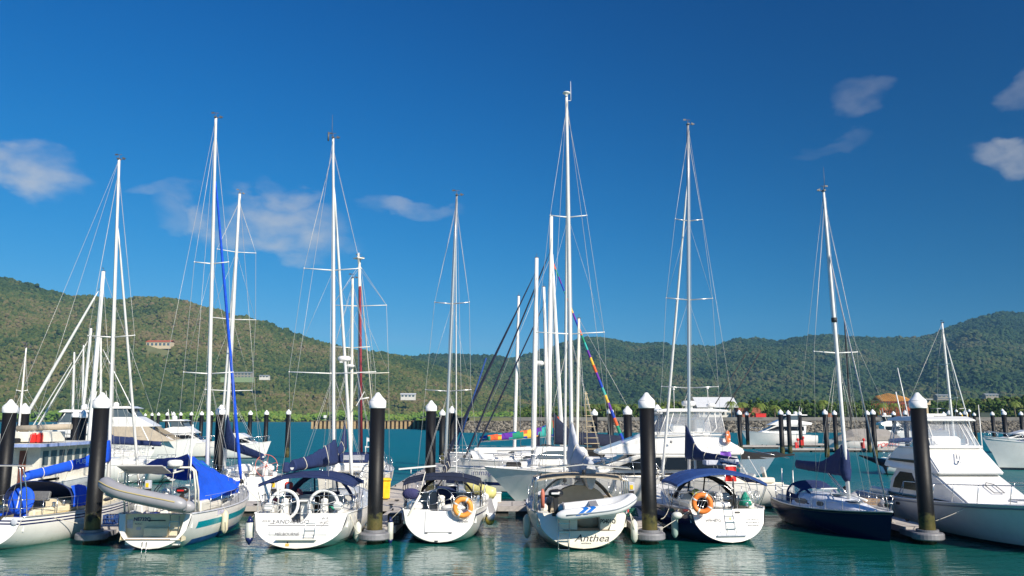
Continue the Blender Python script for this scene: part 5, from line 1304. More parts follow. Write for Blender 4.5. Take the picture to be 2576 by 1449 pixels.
# ---- yacht 5: white dinghy across the stern, solar panels
def yacht5():
    loc = (2.55, 30.45, 0); L = 10.9
    t = thing('sailing_yacht', 'cream white yacht with solar panels over the stern and a white tender across it', 'sailing yacht', loc, 0, 'front row of moored yachts')
    sh = hull_shape(L, 3.9, 1.20, 1.16, 1.42, .84, .70, .5, zst=.05, ex=2.0)
    build_hull(t, sh, [GELW, BLACKP, DARKAF], lambda q, tt: 2 if q < .02 else 1 if ((.05 < q < .09 or .13 < q < .17) and tt > .09) or (.91 < q < .95) and False else 0, STD, rail=GREYC)
    tr = build_transom(t, sh, GELW, (1.02, .58, .12)); rt = trot(sh)
    b_ = MB(); b_.quad((-.95, .32, .64), (1.2, .32, .64), (1.2, 2.3, .62), (-.95, 2.3, .62)); b_.build('teak_floor', mat('worn_teak', (.42, .34, .24), .8, var=.15, scale=12, stretch=(12, 1, 1)), t)
    for (x, w_, nm) in ((-.55, .74, 0), (.95, .62, 1)):
        q = MB(); q.box((x, 1.15, .92), (w_, 1.3, .58), bevel=.02); q.build('stern_locker', GELW, t)
    text('lettering', 'P0401Q', .21, (.93, .492, .93), (R(90), 0, 0), INK, t, sx=.80, font_bold=.006)
    text('lettering', 'Anthea', .38, tp(sh, .30, .38, .012), (R(90) - rt, 0, 0), INK, tr, shear=.35, sx=1.12)
    text('lettering', 'AUSTRALIA', .07, tp(sh, .1, .22, .012), (R(90) - rt, 0, 0), INKG, tr)
    sf = MB(); sf.lathe([(0, .42), (.35, .38), (.52, .2), (.56, -.05), (.4, -.22), (0, -.24)], (.30, 1.5, .84), 20); sf.build('covered_binnacle', BEIGEC, t)
    cv = MB(); rows = []
    for i in range(13):
        a = PI * i / 12; rows.append([(-math.cos(a) * 1.12 + .05, y, 1.1 + .98 * math.sin(a) ** .9 * s_) for (y, s_) in ((2.2, 1.0), (2.26, 1.02), (2.9, .98), (3.4, .6))])
    cv.grid(rows); cv.grid([[(p[0][0], 2.2, 1.05) for p in rows], [p[0] for p in rows]]); cv.build('sail_bag_cover', BEIGEC, t)
    bl = MB(); bl.sphere((.05, 2.3, 2.08), .17, 12, 8, (1.3, .6, .9)); bl.build('bundle', GREYC, t)
    ladder(t, (-.72, -.05, -.02), (-.66, .42, 1.12), .38, 4)
    deck(t, sh, DECK, 1.2, .5, 4.4, L); cockpit(t, sh, 1.2, 1.4, 4.4, GELW)
    coachroof(t, sh, 4.4, 8.8, 1.2, .55, .42, GEL)
    lifelines(t, sh, L, h=.65, push=False)
    windshield(t, 4.3, 1.5, 1.4, .95, BEIGEC, VINYL2, mull=())
    bimini(t, .75, 3.2, 1.72, 2.58, .16, BEIGEC, 1.2, posts=3, valance=.04)
    solar(t, (-.78, .95, 2.86), (1.72, .85), ry=R(-6)); solar(t, (.95, .95, 2.87), (1.72, .85), ry=R(5))
    lp = MB(); lp.lathe([(0, -.1), (.06, -.08), (.07, .05), (0, .08)], (.08, .5, 2.7), 10); lp.build('stern_lamp', RUBBER, t)
    fr_ = MB()
    for sg in (-1, 1):
        for k, dx in enumerate((0, .1, .2)): fr_.tube([(sg * (1.72 - dx * .5), .55 + dx * 2, 1.2), (sg * (1.70 - dx * .5), .55 + dx * 2, 2.35), (sg * (1.55 - dx * .5), .6 + dx * 2, 2.62)], .018, 6)
    fr_.build('stern_arch', STEEL, t)
    cl = MB()
    for (x, y, z) in ((1.35, .8, 1.35), (1.5, 1.2, 1.5), (-1.5, 1.0, 1.4)):
        cl.tube([(x + .12 * math.cos(k * .9), y + .06 * math.sin(k * 1.7), z + .16 * math.sin(k * .9)) for k in range(20)], .014, 5)
    cl.build('coiled_line', ROPE, t)
    cg = MB(); cg.tube([(1.5 + .2 * math.cos(k * .8), 3.0 + .1 * math.sin(k * 1.3), 1.45 + .1 * math.sin(k * .8)) for k in range(22)], .018, 5); cg.tube([(1.55 + .1 * math.cos(k), .8, 1.35 + .12 * math.sin(k)) for k in range(16)], .012, 5); cg.build('green_line', GREENR, t)
    rb = MB(); rb.lathe([(0, -.35), (.07, -.33), (.08, .2), (.03, .35)], (-1.42, .9, 1.7), 10); rb.build('red_dan_buoy', mat('faded_red', (.5, .15, .1), .6), t)
    ym = 5.9; xm, ln_, mz, _ = mline(loc, 0, ym, 1.5, (1434, 840), (1425, 243))
    mast(t, xm, ym, 1.55, mz, 0.087, m=ALU, spr=((zat(840, 36.3), 1.48), (zat(546, 36.3), .82)), L=L, chain=(1.75, ym - .3, 1.2), stern=(1.4, .9, 1.25), two_back=True, bow=(0, L - .3, 1.5), furl=True, furl_top=.87, furl_r=.062, topkit='dome', lean=ln_)
    o = boom_cover(t, (.05, ym - .15, 2.95), (.45, 1.6, 2.70), GREYC, .34, .60, 1.0, ties=2, drop=1.6)
    inflatable(world(loc, 0, (.35, -.32, 1.48)), 'white inflatable tender with two blue chevrons slung across the stern', L=2.75, W=1.3, r=.19, yaw=0, m=PVCW, tilt=R(-6), roll=R(8), stripem=mat('grey_strake', (.25, .28, .32), .5))
    ch = MB()
    lr = world(loc, 0, (.35, -.32, 1.48))
    mk = thing('tender_marking', '', '') if False else None
    outboard(world(loc, 0, (-.98, .02, 1.82)), 'black outboard motor standing at the left end of the white tender', .95, R(180), BLACKP, INKW)
    fender(world(loc, 0, (-1.98, 2.2, .55)), 'cream fender left of the stern with the sloping solar panels', .14, .85, mat('cream_fender', (.66, .60, .44), .5), None, top=world(loc, 0, (-1.85, 2.2, 1.2)))
    fender(world(loc, 0, (1.98, 1.2, .5)), 'pale fender between the white tender and the thick pile', .13, .8, FENDER, None, top=world(loc, 0, (1.8, 1.2, 1.2)))
    rope([world(loc, 0, (1.80, .9, 1.15)), (4.85, 31.9, .5)], 'thick cream mooring line looping from the solar panel yacht to its pile', sag=.4, r=.022)
yacht5()
# blue chevrons of the tender (parts of it)
def chevrons():
    t = [o for o in bpy.data.objects if o.name.startswith('inflatable_dinghy') and 'chevron' in str(o.get('label', ''))][0]
    mb = MB(); r = .196; hw = 1.3 / 2 - .19
    for x0 in (-.62, -.36):
        rows = []
        for k in range(9):
            a = R(-8 + k * 16); x = x0 + .22 * (1 - abs(k - 4) / 4) + .1 * (k - 4) / 4
            rows.append([(x + dx, -hw - r * math.cos(a), r * math.sin(a) + .0) for dx in (0, .18)])
        mb.grid(rows)
    mb.build('blue_chevron', mat('chevron_blue', (.01, .14, .50), .4), t)
chevrons()

# ---- yacht 6: navy hull, white transom, blue bimini
def yacht6():
    loc = (8.22, 31.9, 0); L = 9.9; th = .085
    t = thing('sailing_yacht', 'navy hulled yacht with a white transom and a mid blue bimini', 'sailing yacht', loc, th, 'front row of moored yachts')
    sh = hull_shape(L, 3.9, 1.22, 1.16, 1.42, .73, .42, .5, zst=.05, ex=2.3)
    build_hull(t, sh, [NAVYH, GEL, DARKAF], lambda q, tt: 2 if q < -.05 else 0, STD, rail=GREYC)
    tr = build_transom(t, sh, GEL, (.3, .0, 0)); rt = trot(sh)
    text('lettering', 'WW487Q', .135, tp(sh, -.62, .82, .012), (R(90) - rt, 0, 0), INKG, tr, font_bold=.003)
    text('lettering', 'O.N. WATTS', .085, tp(sh, .90, .84, .012), (R(90) - rt, 0, 0), INKG, tr); text('lettering', 'RUTH BEACH', .085, tp(sh, .90, .74, .012), (R(90) - rt, 0, 0), INKG, tr); text('lettering', 'AUSTRALIA', .085, tp(sh, .90, .64, .012), (R(90) - rt, 0, 0), INKG, tr)
    text('lettering', '5', .13, tp(sh, .05, .88, .02), (R(90) - rt, 0, 0), YELLOW, tr, font_bold=.008)
    for x in (-.74, -.50, .56):
        s_ = MB(); s_.face([s_.addv(tp(sh, x - .05, .88, .012)), s_.addv(tp(sh, x + .06, .88, .012)), s_.addv(tp(sh, x + .04, 1.1, .012))]); s_.build('sail_emblem', mat('emblem_grey', (.45, .45, .47), .5), tr)
    hd = MB(); hd.box(tp(sh, .0, .30, .05), (1.12, .12, .03)); [hd.lathe([(0, -.01), (.03, -.01), (.03, .02)], tp(sh, x, .40, .0), 10, 'y') for x in (-.4, .42)]; hd.build('transom_fittings', GREYC, tr)
    vt = MB(); vt.box(tp(sh, .36, 1.1, .01), (.2, .02, .07), rx=-rt); vt.build('vent', RUBBER, tr)
    ladder(t, tp(sh, .02, .28, .08), tp(sh, .0, 1.40, -.02), .34, 5)
    rud = MB(); rud.box((.1, .35, -.25), (.12, .5, .5)); rud.build('rudder', DARKAF, t)
    deck(t, sh, DECK, 1.05, .62, 3.7, L); cockpit(t, sh, 1.05, .55, 3.7, GELW)
    coachroof(t, sh, 3.7, 8.2, 1.15, .5, .42, GEL)
    lifelines(t, sh, L, h=.62)
    wheel(t, .05, 1.3, 1.5, .55, STEEL, .016, 5, zfloor=.4)
    bh = MB(); bh.box((-.1, 3.62, 1.25), (.8, .08, .75)); bh.build('companionway', BLACKC, t)
    tb = MB(); tb.box((.45, 2.4, 1.15), (.42, .4, .5), bevel=.08); tb.box((.42, 2.2, 1.52), (.5, .3, .28), bevel=.04); tb.build('instrument_binnacle', GREYH, t)
    windshield(t, 3.75, 1.28, 1.4, .86, BLACKC, VINYL2, mull=(-.30, .22))
    bimini(t, .9, 3.2, 1.78, 2.62, .46, MIDBC, 1.2, valance=.09)
    mb = MB(); mb.sphere((-.1, 1.0, 1.3), .3, 12, 8, (1.5, .7, .5)); mb.box((-.95, 2.6, 1.35), (.6, .7, .5), bevel=.18); mb.build('cockpit_seat', GEL, t)
    yb = MB(); yb.sphere((-.75, 1.9, 1.72), .17, 10, 8, (1, .7, .8)); yb.build('yellow_line', mat('yellow_green_line', (.5, .5, .12), .8, var=.3, scale=30), t)
    gp = MB(); gp.lathe([(0, .28), (.08, .2), (.2, -.05), (.26, -.25)], (.92, 1.0, 1.55), 10); gp.build('green_cloth', GREENR, t)
    om = MB(); om.tube([(.28, .45, 1.2), (.26, .42, 2.35)], .03, 8); om.build('black_staff', RUBBER, t)
    cr = MB()
    for k in range(5): cr.tube([(-1.35 + k * .13, .5 + k * .1, 1.2), (-1.0 + k * .2, 1.2 + k * .2, 1.95 - .08 * k)], .011, 5)
    cr.build('rail_brace', STEEL, t)
    winches(t, [(1.2, 2.6, 1.36), (-1.2, 2.6, 1.36), (.9, .8, 1.26)])
    ym = 5.65; xm, ln_, mz, _ = mline(loc, th, ym, 1.5, (1733, 940), (1731, 313))
    mast(t, xm, ym, 1.55, mz, 0.076, m=ALUM, spr=((zat(976, 37.5), 1.30), (zat(754, 37.5), 1.08), (zat(555, 37.5), .64)), L=L, chain=(1.65, ym - .3, 1.2), stern=(.95, .7, 1.25), two_back=False, bow=(-.06, L - .25, 1.5), furl=True, furl_top=.86, furl_r=.062, topkit='vane', lean=ln_)
    b3 = MB(); b3.box((.5, 2.9, 2.82), (1.1, .5, .20), bevel=.03); b3.build('boom_bracket', GREYC, t)
    boom_cover(t, (.0, ym - .12, 3.0), (.85, 1.5, 2.92), NAVYC, .13, .26, 1.15, ties=4, boomm=GREYC, boomr=.09)
    for k in range(1):
        lifering(world(loc, th, (-1.10, .02, 1.48)), 'deep orange life ring on the stern rail of the navy hulled yacht', ORANGE, .305, .095, yaw=-.12)
    fl = thing('flag', 'red ensign with a pale figure hanging behind the blue bimini', 'flag', world(loc, th, (1.05, 3.6, 2.0)))
    rows = [[(x, .05 * math.sin(x * 14 + z * 5), z) for x in np.linspace(0, .48, 9)] for z in np.linspace(.62, 0, 7)]
    a = MB(); a.grid(rows); a.build('cloth', RED, fl); a = MB(); a.tube([(0, 0, -.9), (0, 0, .75)], .014, 6); a.build('staff', STEEL, fl)
    a = MB(); a.box((.24, -.06, .3), (.2, .01, .09), ry=.5); a.box((.24, -.06, .32), (.08, .012, .26), ry=-.3); a.build('emblem', mat('flag_emblem', (.7, .55, .35), .7), fl)
    pr = thing('purple_cloth', 'purple towel hanging above the red flag', 'towel', world(loc, th, (.95, 3.8, 2.72)))
    a = MB(); a.grid([[(x, .06 * math.sin(x * 12), z) for x in np.linspace(0, lerp(.42, .5, i / 4), 7)] for i, z in enumerate(np.linspace(.5, 0, 5))]); a.build('cloth', PURPLE, pr)
    a = MB(); a.tube([(0, 0, .52), (.5, 0, .5)], .012, 5); a.build('hanger', STEEL, pr)
    fender(world(loc, th, (-1.90, 1.0, .55)), 'pale green fender between the thick pile and the navy hull', .13, .85, mat('green_fender', (.30, .42, .38), .5), None, top=world(loc, th, (-1.6, 1.2, 1.2)))
    fb = thing('round_buoy', 'round white buoy hanging at the pile collar beside the navy hull', 'buoy', world(loc, th, (-2.0, .3, 1.02))); a = MB(); a.sphere((0, 0, 0), .17, 14, 10, (1.2, 1, .8)); a.build('ball', FENDER, fb); a = MB(); a.lathe([(.03, .1), (.04, .16), (.02, .2)], n=8); a.build('eyelet', NAVYS, fb)
    rope([world(loc, th, (-1.42, .5, 1.2)), (5.5, 31.7, .55)], 'taut grey mooring line from the navy hull to the collar of the thick pile', sag=.02)
    rope([world(loc, th, (-1.75, 2.2, 1.15)), (5.6, 32.0, .9)], 'second grey line crossing from the pile to the rail of the navy hull', sag=.12)
yacht6()

# ---- yacht 7: navy sloop, bow toward the viewer
def yacht7():
    L = 7.95; th = PI + .174; loc = (12.98, 39.95, 0)
    t = thing('sailing_yacht', 'dark navy sloop pointing its bow toward the viewer', 'sailing yacht', loc, th, 'front row of moored yachts')
    sh = hull_shape(L, 2.95, .98, .92, 1.12, .68, .25, .30, zst=.1, ex=2.3, full=2.0)
    hullm = mat('deep_navy_hull', (.004, .006, .045), .22, spec=.25)
    build_hull(t, sh, [hullm, BLACKP, mat('faint_gold', (.10, .09, .05), .4)], lambda q, tt: 1 if q > .95 else 2 if .91 < q < .93 else 0, (-.3, 0, .05, .09, .13, .17, .21, .3, .42, .54, .66, .76, .81, .86, .91, .93, .95, 1), rail=ALUM)
    build_transom(t, sh, GREYH, (.3, .1, 0))
    deck(t, sh, DECK, .8, .4, 2.6, L); cockpit(t, sh, .8, .35, 2.6, GEL, depth=.6)
    cr = coachroof(t, sh, 2.4, 6.6, 1.12, .42, .52, mat('pale_blue_white', (.70, .72, .78), .3), glass=mat('brown_glass', (.12, .08, .07), .12), wins=((.05, .26), (.40, .50)), slope=1.35)
    lifelines(t, sh, L, h=.6, n=6)
    dodger(t, 2.0, 3.8, 1.12, 1.0, .85, NAVYC, VINYL)
    dg = MB(); dg.tube([(.2, 4.0, 1.55), (.75, 5.2, 1.35)], .03, 5); dg.tube([(-.3, 4.0, 1.55), (-.6, 5.4, 1.3)], .05, 6); dg.tube([(-.5, 3.4, 1.62), (.5, 3.4, 1.62)], .03, 6); dg.build('deck_gear', GEL, t)
    ym = 4.95; my = loc[1] - ym * math.cos(.174); xm, ln_, mz, _ = mline(loc, th, ym, 1.35, (2106, 900), (2071, 482))
    mast(t, xm, ym, 1.35, mz, .080, m=ALU, spr=((zat(888, my), 1.0),), L=L, chain=(1.25, ym - .25, .95), stern=(0, .2, 1.0), bow=(0, L - .25, 1.2), furl=False, furl_top=.80, topkit='aerial', lean=ln_, taper=.6, furl_r=.03, swept=.2)
    fs = MB(); fs.tube([(0, L - .3, 1.2), (xm + ln_[0] * .78, ym + .05, lerp(1.35, mz, .78))], .026, 8); fo = fs.build('headfoil', GREYC, t)
    fd = MB(); fd.lathe([(.03, 0), (.10, .02), (.10, .15), (.04, .2), (.05, .4)], (0, L - .32, 1.28), 12); fd.build('furling_drum', RUBBER, fo)
    bd = MB(); bd.tube([(xm + ln_[0] * .56, ym, lerp(1.35, mz, .56)), (xm + ln_[0] * .575, ym, lerp(1.35, mz, .575))], .11, 12); bd.build('mast_band', RUBBER, t)
    boom_cover(t, (xm, ym - .12, 2.42), (-.15, .7, 2.52), mat('clear_navy_canvas', (.008, .022, .11), .8, var=.12, bump=.6), .17, .30, .85, ties=0, drop=.45, pk=.48, pe_=1.5)
    sk = MB(); sk.tube([(xm, ym - .05, 3.35), (xm, ym - .1, 2.9), (xm, ym - .14, 2.5), (xm, ym - .08, 2.2), (xm, ym, 2.02)], [.12, .20, .25, .18, .10], 12); sk.build('mast_boot', NAVYC, t)
    vg = MB(); vg.tube([(xm, ym - .1, 1.5), (-.02, ym - 1.3, 2.3)], .03, 8); vg.tube([(.07, ym - .1, 1.5), (.05, ym - 1.3, 2.3)], .02, 6); vg.build('boom_vang', STEEL, t)
    an = MB(); an.tube([(.9, .2, 1.0), (1.6, -.6, 2.75)], .018, 6); an.sphere((1.6, -.6, 2.78), .05, 8, 6)
    an.tube([(-.2, .2, 1.0), (-.2, .2, 2.2)], .03, 6); an.tube([(.35, .2, 1.0), (.35, .2, 2.3)], .03, 6); an.build('antenna_pole', GEL, t)
    # perforated rail
    pr = MB(); b, fbd, zk, yy, xx = sh
    for sg in (-1, 1):
        for i in range(34):
            q = .42 + .52 * i / 33; pr.box((sg * xx(q, fbd(q)), yy(q, fbd(q)), fbd(q) + .045), (.02, .06, .05))
    pr.build('perforated_rail', ALUM, t)
    rc = MB(); rc.sphere((.85, 3.0, 1.05), .12, 8, 6); rc.build('orange_line', ORANGE, t)
    rope([world(loc, th, (.25, L - .5, 1.1)), (15.1, 33.6, .55)], 'thin white line from the navy bow to the finger pontoon', sag=.03)
yacht7()
# ------------------------------------------------------------------ motor cruisers
import bmesh
def bevelled(o, w_=.05, seg=2, ang=25):
    bm = bmesh.new(); bm.from_mesh(o.data)
    bmesh.ops.remove_doubles(bm, verts=bm.verts, dist=1e-4)
    ed = [e for e in bm.edges if len(e.link_faces) == 2 and e.calc_face_angle(0) > R(ang)]
    bmesh.ops.bevel(bm, geom=ed, offset=w_, segments=seg, affect='EDGES', clamp_overlap=True)
    for f in bm.faces: f.smooth = False
    bm.to_mesh(o.data); bm.free(); return o
def block(root, name, prof, w0, w1, m, bev=.06, front_taper=0):
    """superstructure tier: side profile (y, z) pushed out to half widths w0 (bottom) .. w1 (top)"""
    zs = [p[1] for p in prof]; za, zb = min(zs), max(zs); ys = [p[0] for p in prof]; ya, yb = min(ys), max(ys)
    def w(y, z):
        k = lerp(w0, w1, (z - za) / max(1e-6, zb - za)); q = max(0, (y - lerp(ya, yb, .55)) / max(1e-6, yb - lerp(ya, yb, .55)))
        return k * (1 - front_taper * q * q)
    mb = MB(); Lf = [mb.addv((-w(y, z), y, z)) for (y, z) in prof]; Rt = [mb.addv((w(y, z), y, z)) for (y, z) in prof]
    n = len(prof); mb.face(Lf[::-1]); mb.face(Rt)
    for i in range(n): j = (i + 1) % n; mb.face((Lf[i], Lf[j], Rt[j], Rt[i]))
    o = mb.build(name, m, root)
    if bev: bevelled(o, bev)
    return o, w
def side_windows(root, w, polys, m=GLASS, name='window', out=.012, sides=(-1, 1)):
    for P in polys:
        for sg in sides:
            mb = MB(); f = [mb.addv((sg * (w(y, z) + out), y, z)) for (y, z) in P]; b_ = [mb.addv((sg * (w(y, z) - .02), y, z)) for (y, z) in P]; mb.face(f)
            for i in range(len(P)): j = (i + 1) % len(P); mb.face((f[i], f[j], b_[j], b_[i]))
            mb.build(name, m, root)
def front_window(root, w, p0, p1, spans, m=GLASS, out=.015, name='windscreen'):
    """glass on the sloping face between profile points p0 (low) and p1 (high)"""
    (y0, z0), (y1, z1) = p0, p1; d = Vector((0, y1 - y0, z1 - z0)).normalized(); nrm = Vector((0, d.z, -d.y)) * out
    if nrm.y < 0 and y0 > y1: nrm = -nrm
    for (a, b_) in spans:
        mb = MB(); mb.quad(*[(a2 * w(y, z), y + nrm.y, z + nrm.z) for (a2, y, z) in ((a, y0, z0), (b_, y0, z0), (b_ * .98, y1, z1), (a * .98, y1, z1))]); mb.build(name, m, root)
def rails(root, sh, L, ya, yb, h=.7, n=6, lean=.0, bow=True, m=STEEL, mid=False):
    b, fbd, zk, yy, xx = sh; mb = MB()
    def p(y, sg, dz, ln=0): t = y / L; return Vector((sg * max(.04, xx(t, fbd(t)) - .08), y + ln, fbd(t) + dz))
    ys = [lerp(ya, yb, i / (n - 1)) for i in range(n)]
    left = [p(y, -1, h, lean) for y in ys]; right = [p(y, 1, h, lean) for y in ys]
    mb.tube([p(ya - .4, -1, .05)] + left + ([Vector((0, L + lean * .5, fbd(1) + h))] if bow else []) + right[::-1] + [p(ya - .4, 1, .05)], .019, 6)
    if mid: mb.tube([p(y, -1, h * .5, lean * .5) for y in ys], .01, 5); mb.tube([p(y, 1, h * .5, lean * .5) for y in ys], .01, 5)
    mb.build('bow_rail', m, root)
    for sg in (-1, 1):
        for y in ys:
            q = MB(); q.tube([p(y, sg, 0), p(y, sg, h, lean)], .016, 6); q.build('stanchion', m, root)
def curtain(root, ya0, yb0, z0, ya1, yb1, z1, w0, w1, m=VINYL, frames=True, fy=None):
    """clear vinyl flybridge enclosure with white piping"""
    A = [(-w0, ya0, z0), (-w0, yb0 - .4, z0), (-w0 * .7, yb0, z0), (w0 * .7, yb0, z0), (w0, yb0 - .4, z0), (w0, ya0, z0)]
    B_ = [(-w1, ya1, z1), (-w1, yb1 - .3, z1), (-w1 * .7, yb1, z1), (w1 * .7, yb1, z1), (w1, yb1 - .3, z1), (w1, ya1, z1)]
    rows = []
    def path(P, n=36):
        out = []
        for i in range(n + 1):
            q = i / n * (len(P) - 1); k = min(len(P) - 2, int(q)); out.append(Vector(P[k]).lerp(Vector(P[k + 1]), q - k))
        return out
    a, b_ = path(A), path(B_)
    for j in range(7):
        q = j / 6; rows.append([a[i].lerp(b_[i], q) + Vector((.02 * math.sin(i * 2.1 + j), .02 * math.cos(i * 1.7 + j * 2), 0)) for i in range(37)])
    mb = MB(); mb.grid(rows); o = mb.build('clear_curtain', m, root)
    fr = MB()
    for k in range(6): fr.tube([A[k], B_[k]], .022, 5)
    fr.tube(A, .03, 5)
    c0, c1, d0, d1 = Vector(A[2]), Vector(A[3]), Vector(B_[2]), Vector(B_[3])
    def fp(u_, v_): return c0.lerp(c1, u_).lerp(d0.lerp(d1, u_), v_)
    fr.tube([fp(.1, .98), fp(.1, .3), fp(.14, .14), fp(.24, .08), fp(.76, .08), fp(.86, .14), fp(.9, .3), fp(.9, .98)], .025, 6)
    s0, s1, s2, s3 = Vector(A[0]), Vector(A[1]), Vector(B_[0]), Vector(B_[1])
    for sx in (-1, 1):
        def sp(u_, v_): p = s0.lerp(s1, u_).lerp(s2.lerp(s3, u_), v_); return Vector((p.x * -sx, p.y, p.z))
        fr.tube([sp(.12, .98), sp(.12, .3), sp(.18, .12), sp(.8, .12), sp(.88, .3), sp(.88, .98)], .022, 6)
    fr.build('curtain_piping', GEL, o)
    return o

# ---- big flybridge cruiser lying along the back of the main pontoon (centre)
def cruiser_mid():
    th = PI / 2; L = 16.0; loc = (14.5, 45.6, 0)
    t = thing('motor_cruiser', 'large white flybridge cruiser lying side on behind the solar panel yacht, bow to the left', 'motor cruiser', loc, th)
    sh = hull_shape(L, 4.5, 1.15, 1.62, 2.0, .90, .05, 1.9, zst=-.1, ex=2.6, full=2.6, flare=.42)
    build_hull(t, sh, [GEL, mat('shadow_stripe', (.10, .10, .12), .3), DARKAF], lambda q, tt: 2 if q < .05 else 1 if False else 0, rail=GEL)
    build_transom(t, sh, GEL); deck(t, sh, GELW, 1.6, .4, 3.0, L); cockpit(t, sh, 1.6, .4, 3.0, GELW, depth=.5)
    o, w = block(t, 'cabin', [(3.0, 1.4), (2.7, 2.72), (8.0, 2.72), (10.4, 1.95), (10.9, 1.5)], 1.85, 1.7, GEL, .06, .35)
    side_windows(o, w, [[(3.4, 1.98), (3.4, 2.6), (4.9, 2.6), (4.9, 1.98)], [(5.05, 1.98), (5.05, 2.6), (6.6, 2.6), (6.6, 1.98)], [(6.75, 1.98), (6.75, 2.6), (7.7, 2.6), (9.4, 1.98)]])
    front_window(o, w, (10.1, 2.08), (8.3, 2.64), ((-.9, -.05), (.05, .9)))
    st = MB(); 
    for sg in (-1, 1): st.tube([(sg * 1.86, 3.2, 1.78), (sg * 1.85, 9.0, 1.76), (sg * 1.5, 10.4, 1.74)], .07, 6)
    st.build('dark_band', GLASS, o)
    f, w2 = block(t, 'flybridge', [(2.5, 2.74), (2.4, 3.0), (3.3, 3.55), (5.2, 3.92), (7.0, 3.9), (10.0, 2.86), (10.0, 2.74)], 1.9, 1.45, GEL, .07, .3)
    q = MB(); q.lathe([(0, 0), (.07, .0), (.07, .03)], (-1.75, 6.2, 3.4), 12, 'x'); q.build('porthole', INKG, f)
    q = MB(); q.box((0, 5.6, 4.05), (1.6, .7, .5), bevel=.12); q.box((.0, 4.4, 4.2), (1.2, .5, .9), bevel=.12); q.build('helm_seat', GEL, f)
    curtain(t, 3.3, 7.2, 3.75, 3.5, 6.6, 4.95, 1.6, 1.5)
    low = MB(); low.grid([[(-1.62, 2.9, 2.95), (-1.6, 3.3, 3.0)], [(-1.62, 3.3, 3.75), (-1.6, 4.4, 3.75)]]); low.build('lower_curtain', VINYL, t)
    r_, w3 = block(t, 'hardtop', [(3.2, 4.95), (3.1, 5.04), (4.0, 5.12), (6.3, 5.12), (6.9, 5.02), (6.9, 4.95)], 1.65, 1.5, GEL, .03)
    ra = MB(); ra.lathe([(0, 0), (.3, .02), (.38, .08), (.38, .22), (.28, .3), (0, .32)], (-.2, 4.9, 5.25), 20); ra.lathe([(0, 0), (.2, .02), (.25, .06), (.25, .16), (0, .24)], (-.3, 3.7, 5.2), 18); ra.box((-.2, 4.9, 5.18), (.2, .4, .16)); ra.box((-.3, 3.7, 5.14), (.15, .15, .14)); ra.build('radar_dome', GEL, r_)
    an = MB()
    for (y, h_, x) in ((5.8, 1.0, -.8), (3.6, 1.1, .8)): an.tube([(x, y, 5.1), (x, y, 5.1 + h_)], .014, 5); an.lathe([(0, 0), (.07, .02), (.05, .1), (0, .11)], (x, y, 5.1 + h_), 8)
    an.build('aerial', GEL, r_)
    pole = MB(); pole.tube([(-1.5, 4.6, 3.0), (-1.5, 1.2, 8.2)], .028, 6); pole.tube([(1.5, 4.6, 3.0), (1.5, 1.2, 8.2)], .028, 6); pole.build('outrigger_pole', RUBBER, t)
    aw = MB(); aw.grid([[(-1.7, 2.6, 2.9), (0, 2.6, 2.98), (1.7, 2.6, 2.9)], [(-1.65, 1.2, 2.7), (0, 1.2, 2.75), (1.65, 1.2, 2.7)], [(-1.5, -.3, 2.78), (0, -.2, 2.7), (1.5, -.3, 2.78)]]); aw.grid([[(-1.7, 2.6, 2.9), (-1.65, 1.2, 2.7), (-1.5, -.3, 2.78)], [(-1.72, 2.6, 2.5), (-1.68, 1.3, 2.52), (-1.52, -.3, 2.70)]]); aw.build('cockpit_awning', BLACKC, t)
    cc = MB(); cc.grid([[(-1.7, 2.6, 2.7), (-1.68, 1.5, 2.62), (-1.66, .8, 2.6)], [(-1.75, 2.7, 1.5), (-1.75, 1.9, 1.6), (-1.7, 1.3, 1.9)]]); cc.build('cockpit_curtain', VINYL, t)
    ap = MB(); ap.tube([(-1.6, 1.9, 2.95), (-1.55, -.0, 2.55)], .02, 6); ap.build('awning_pole', STEEL, t)
    ld = MB()
    for k in range(6): ld.box((-.9, 2.0 + k * .14, 1.3 + k * .24), (.8, .24, .05))
    for sg in (-1, 1): ld.tube([(-.9 + sg * .42, 1.9, 1.2), (-.9 + sg * .42, 2.9, 2.9)], .04, 6)
    ld.build('flybridge_ladder', GEL, t)
    s_ = MB(); s_.box((-1.2, 1.0, 1.5), (.5, .4, .1), bevel=.03); s_.box((-1.2, 1.28, 1.8), (.5, .1, .6), rx=-.2, bevel=.03); s_.build('deck_chair', GELW, t)
    rails(t, sh, L, 7.0, 15.4, .75, 8, .1)
    ct = MB(); ct.torus((-.6, 13.2, 2.05), .35, .03, 20, 6, Euler((R(90), 0, 0)).to_matrix()); ct.build('deck_hatch', GEL, t)
    lt = world(loc, th, (-1.7, 2.35, 3.0))
    lf = lifering(world(loc, th, (-1.70, 3.22, 3.62)), 'bright orange horseshoe buoy at the aft corner of the big flybridge curtain', mat('vivid_orange', (.85, .16, .03), .5), .25, .085, yaw=PI / 2 - .45)
cruiser_mid()

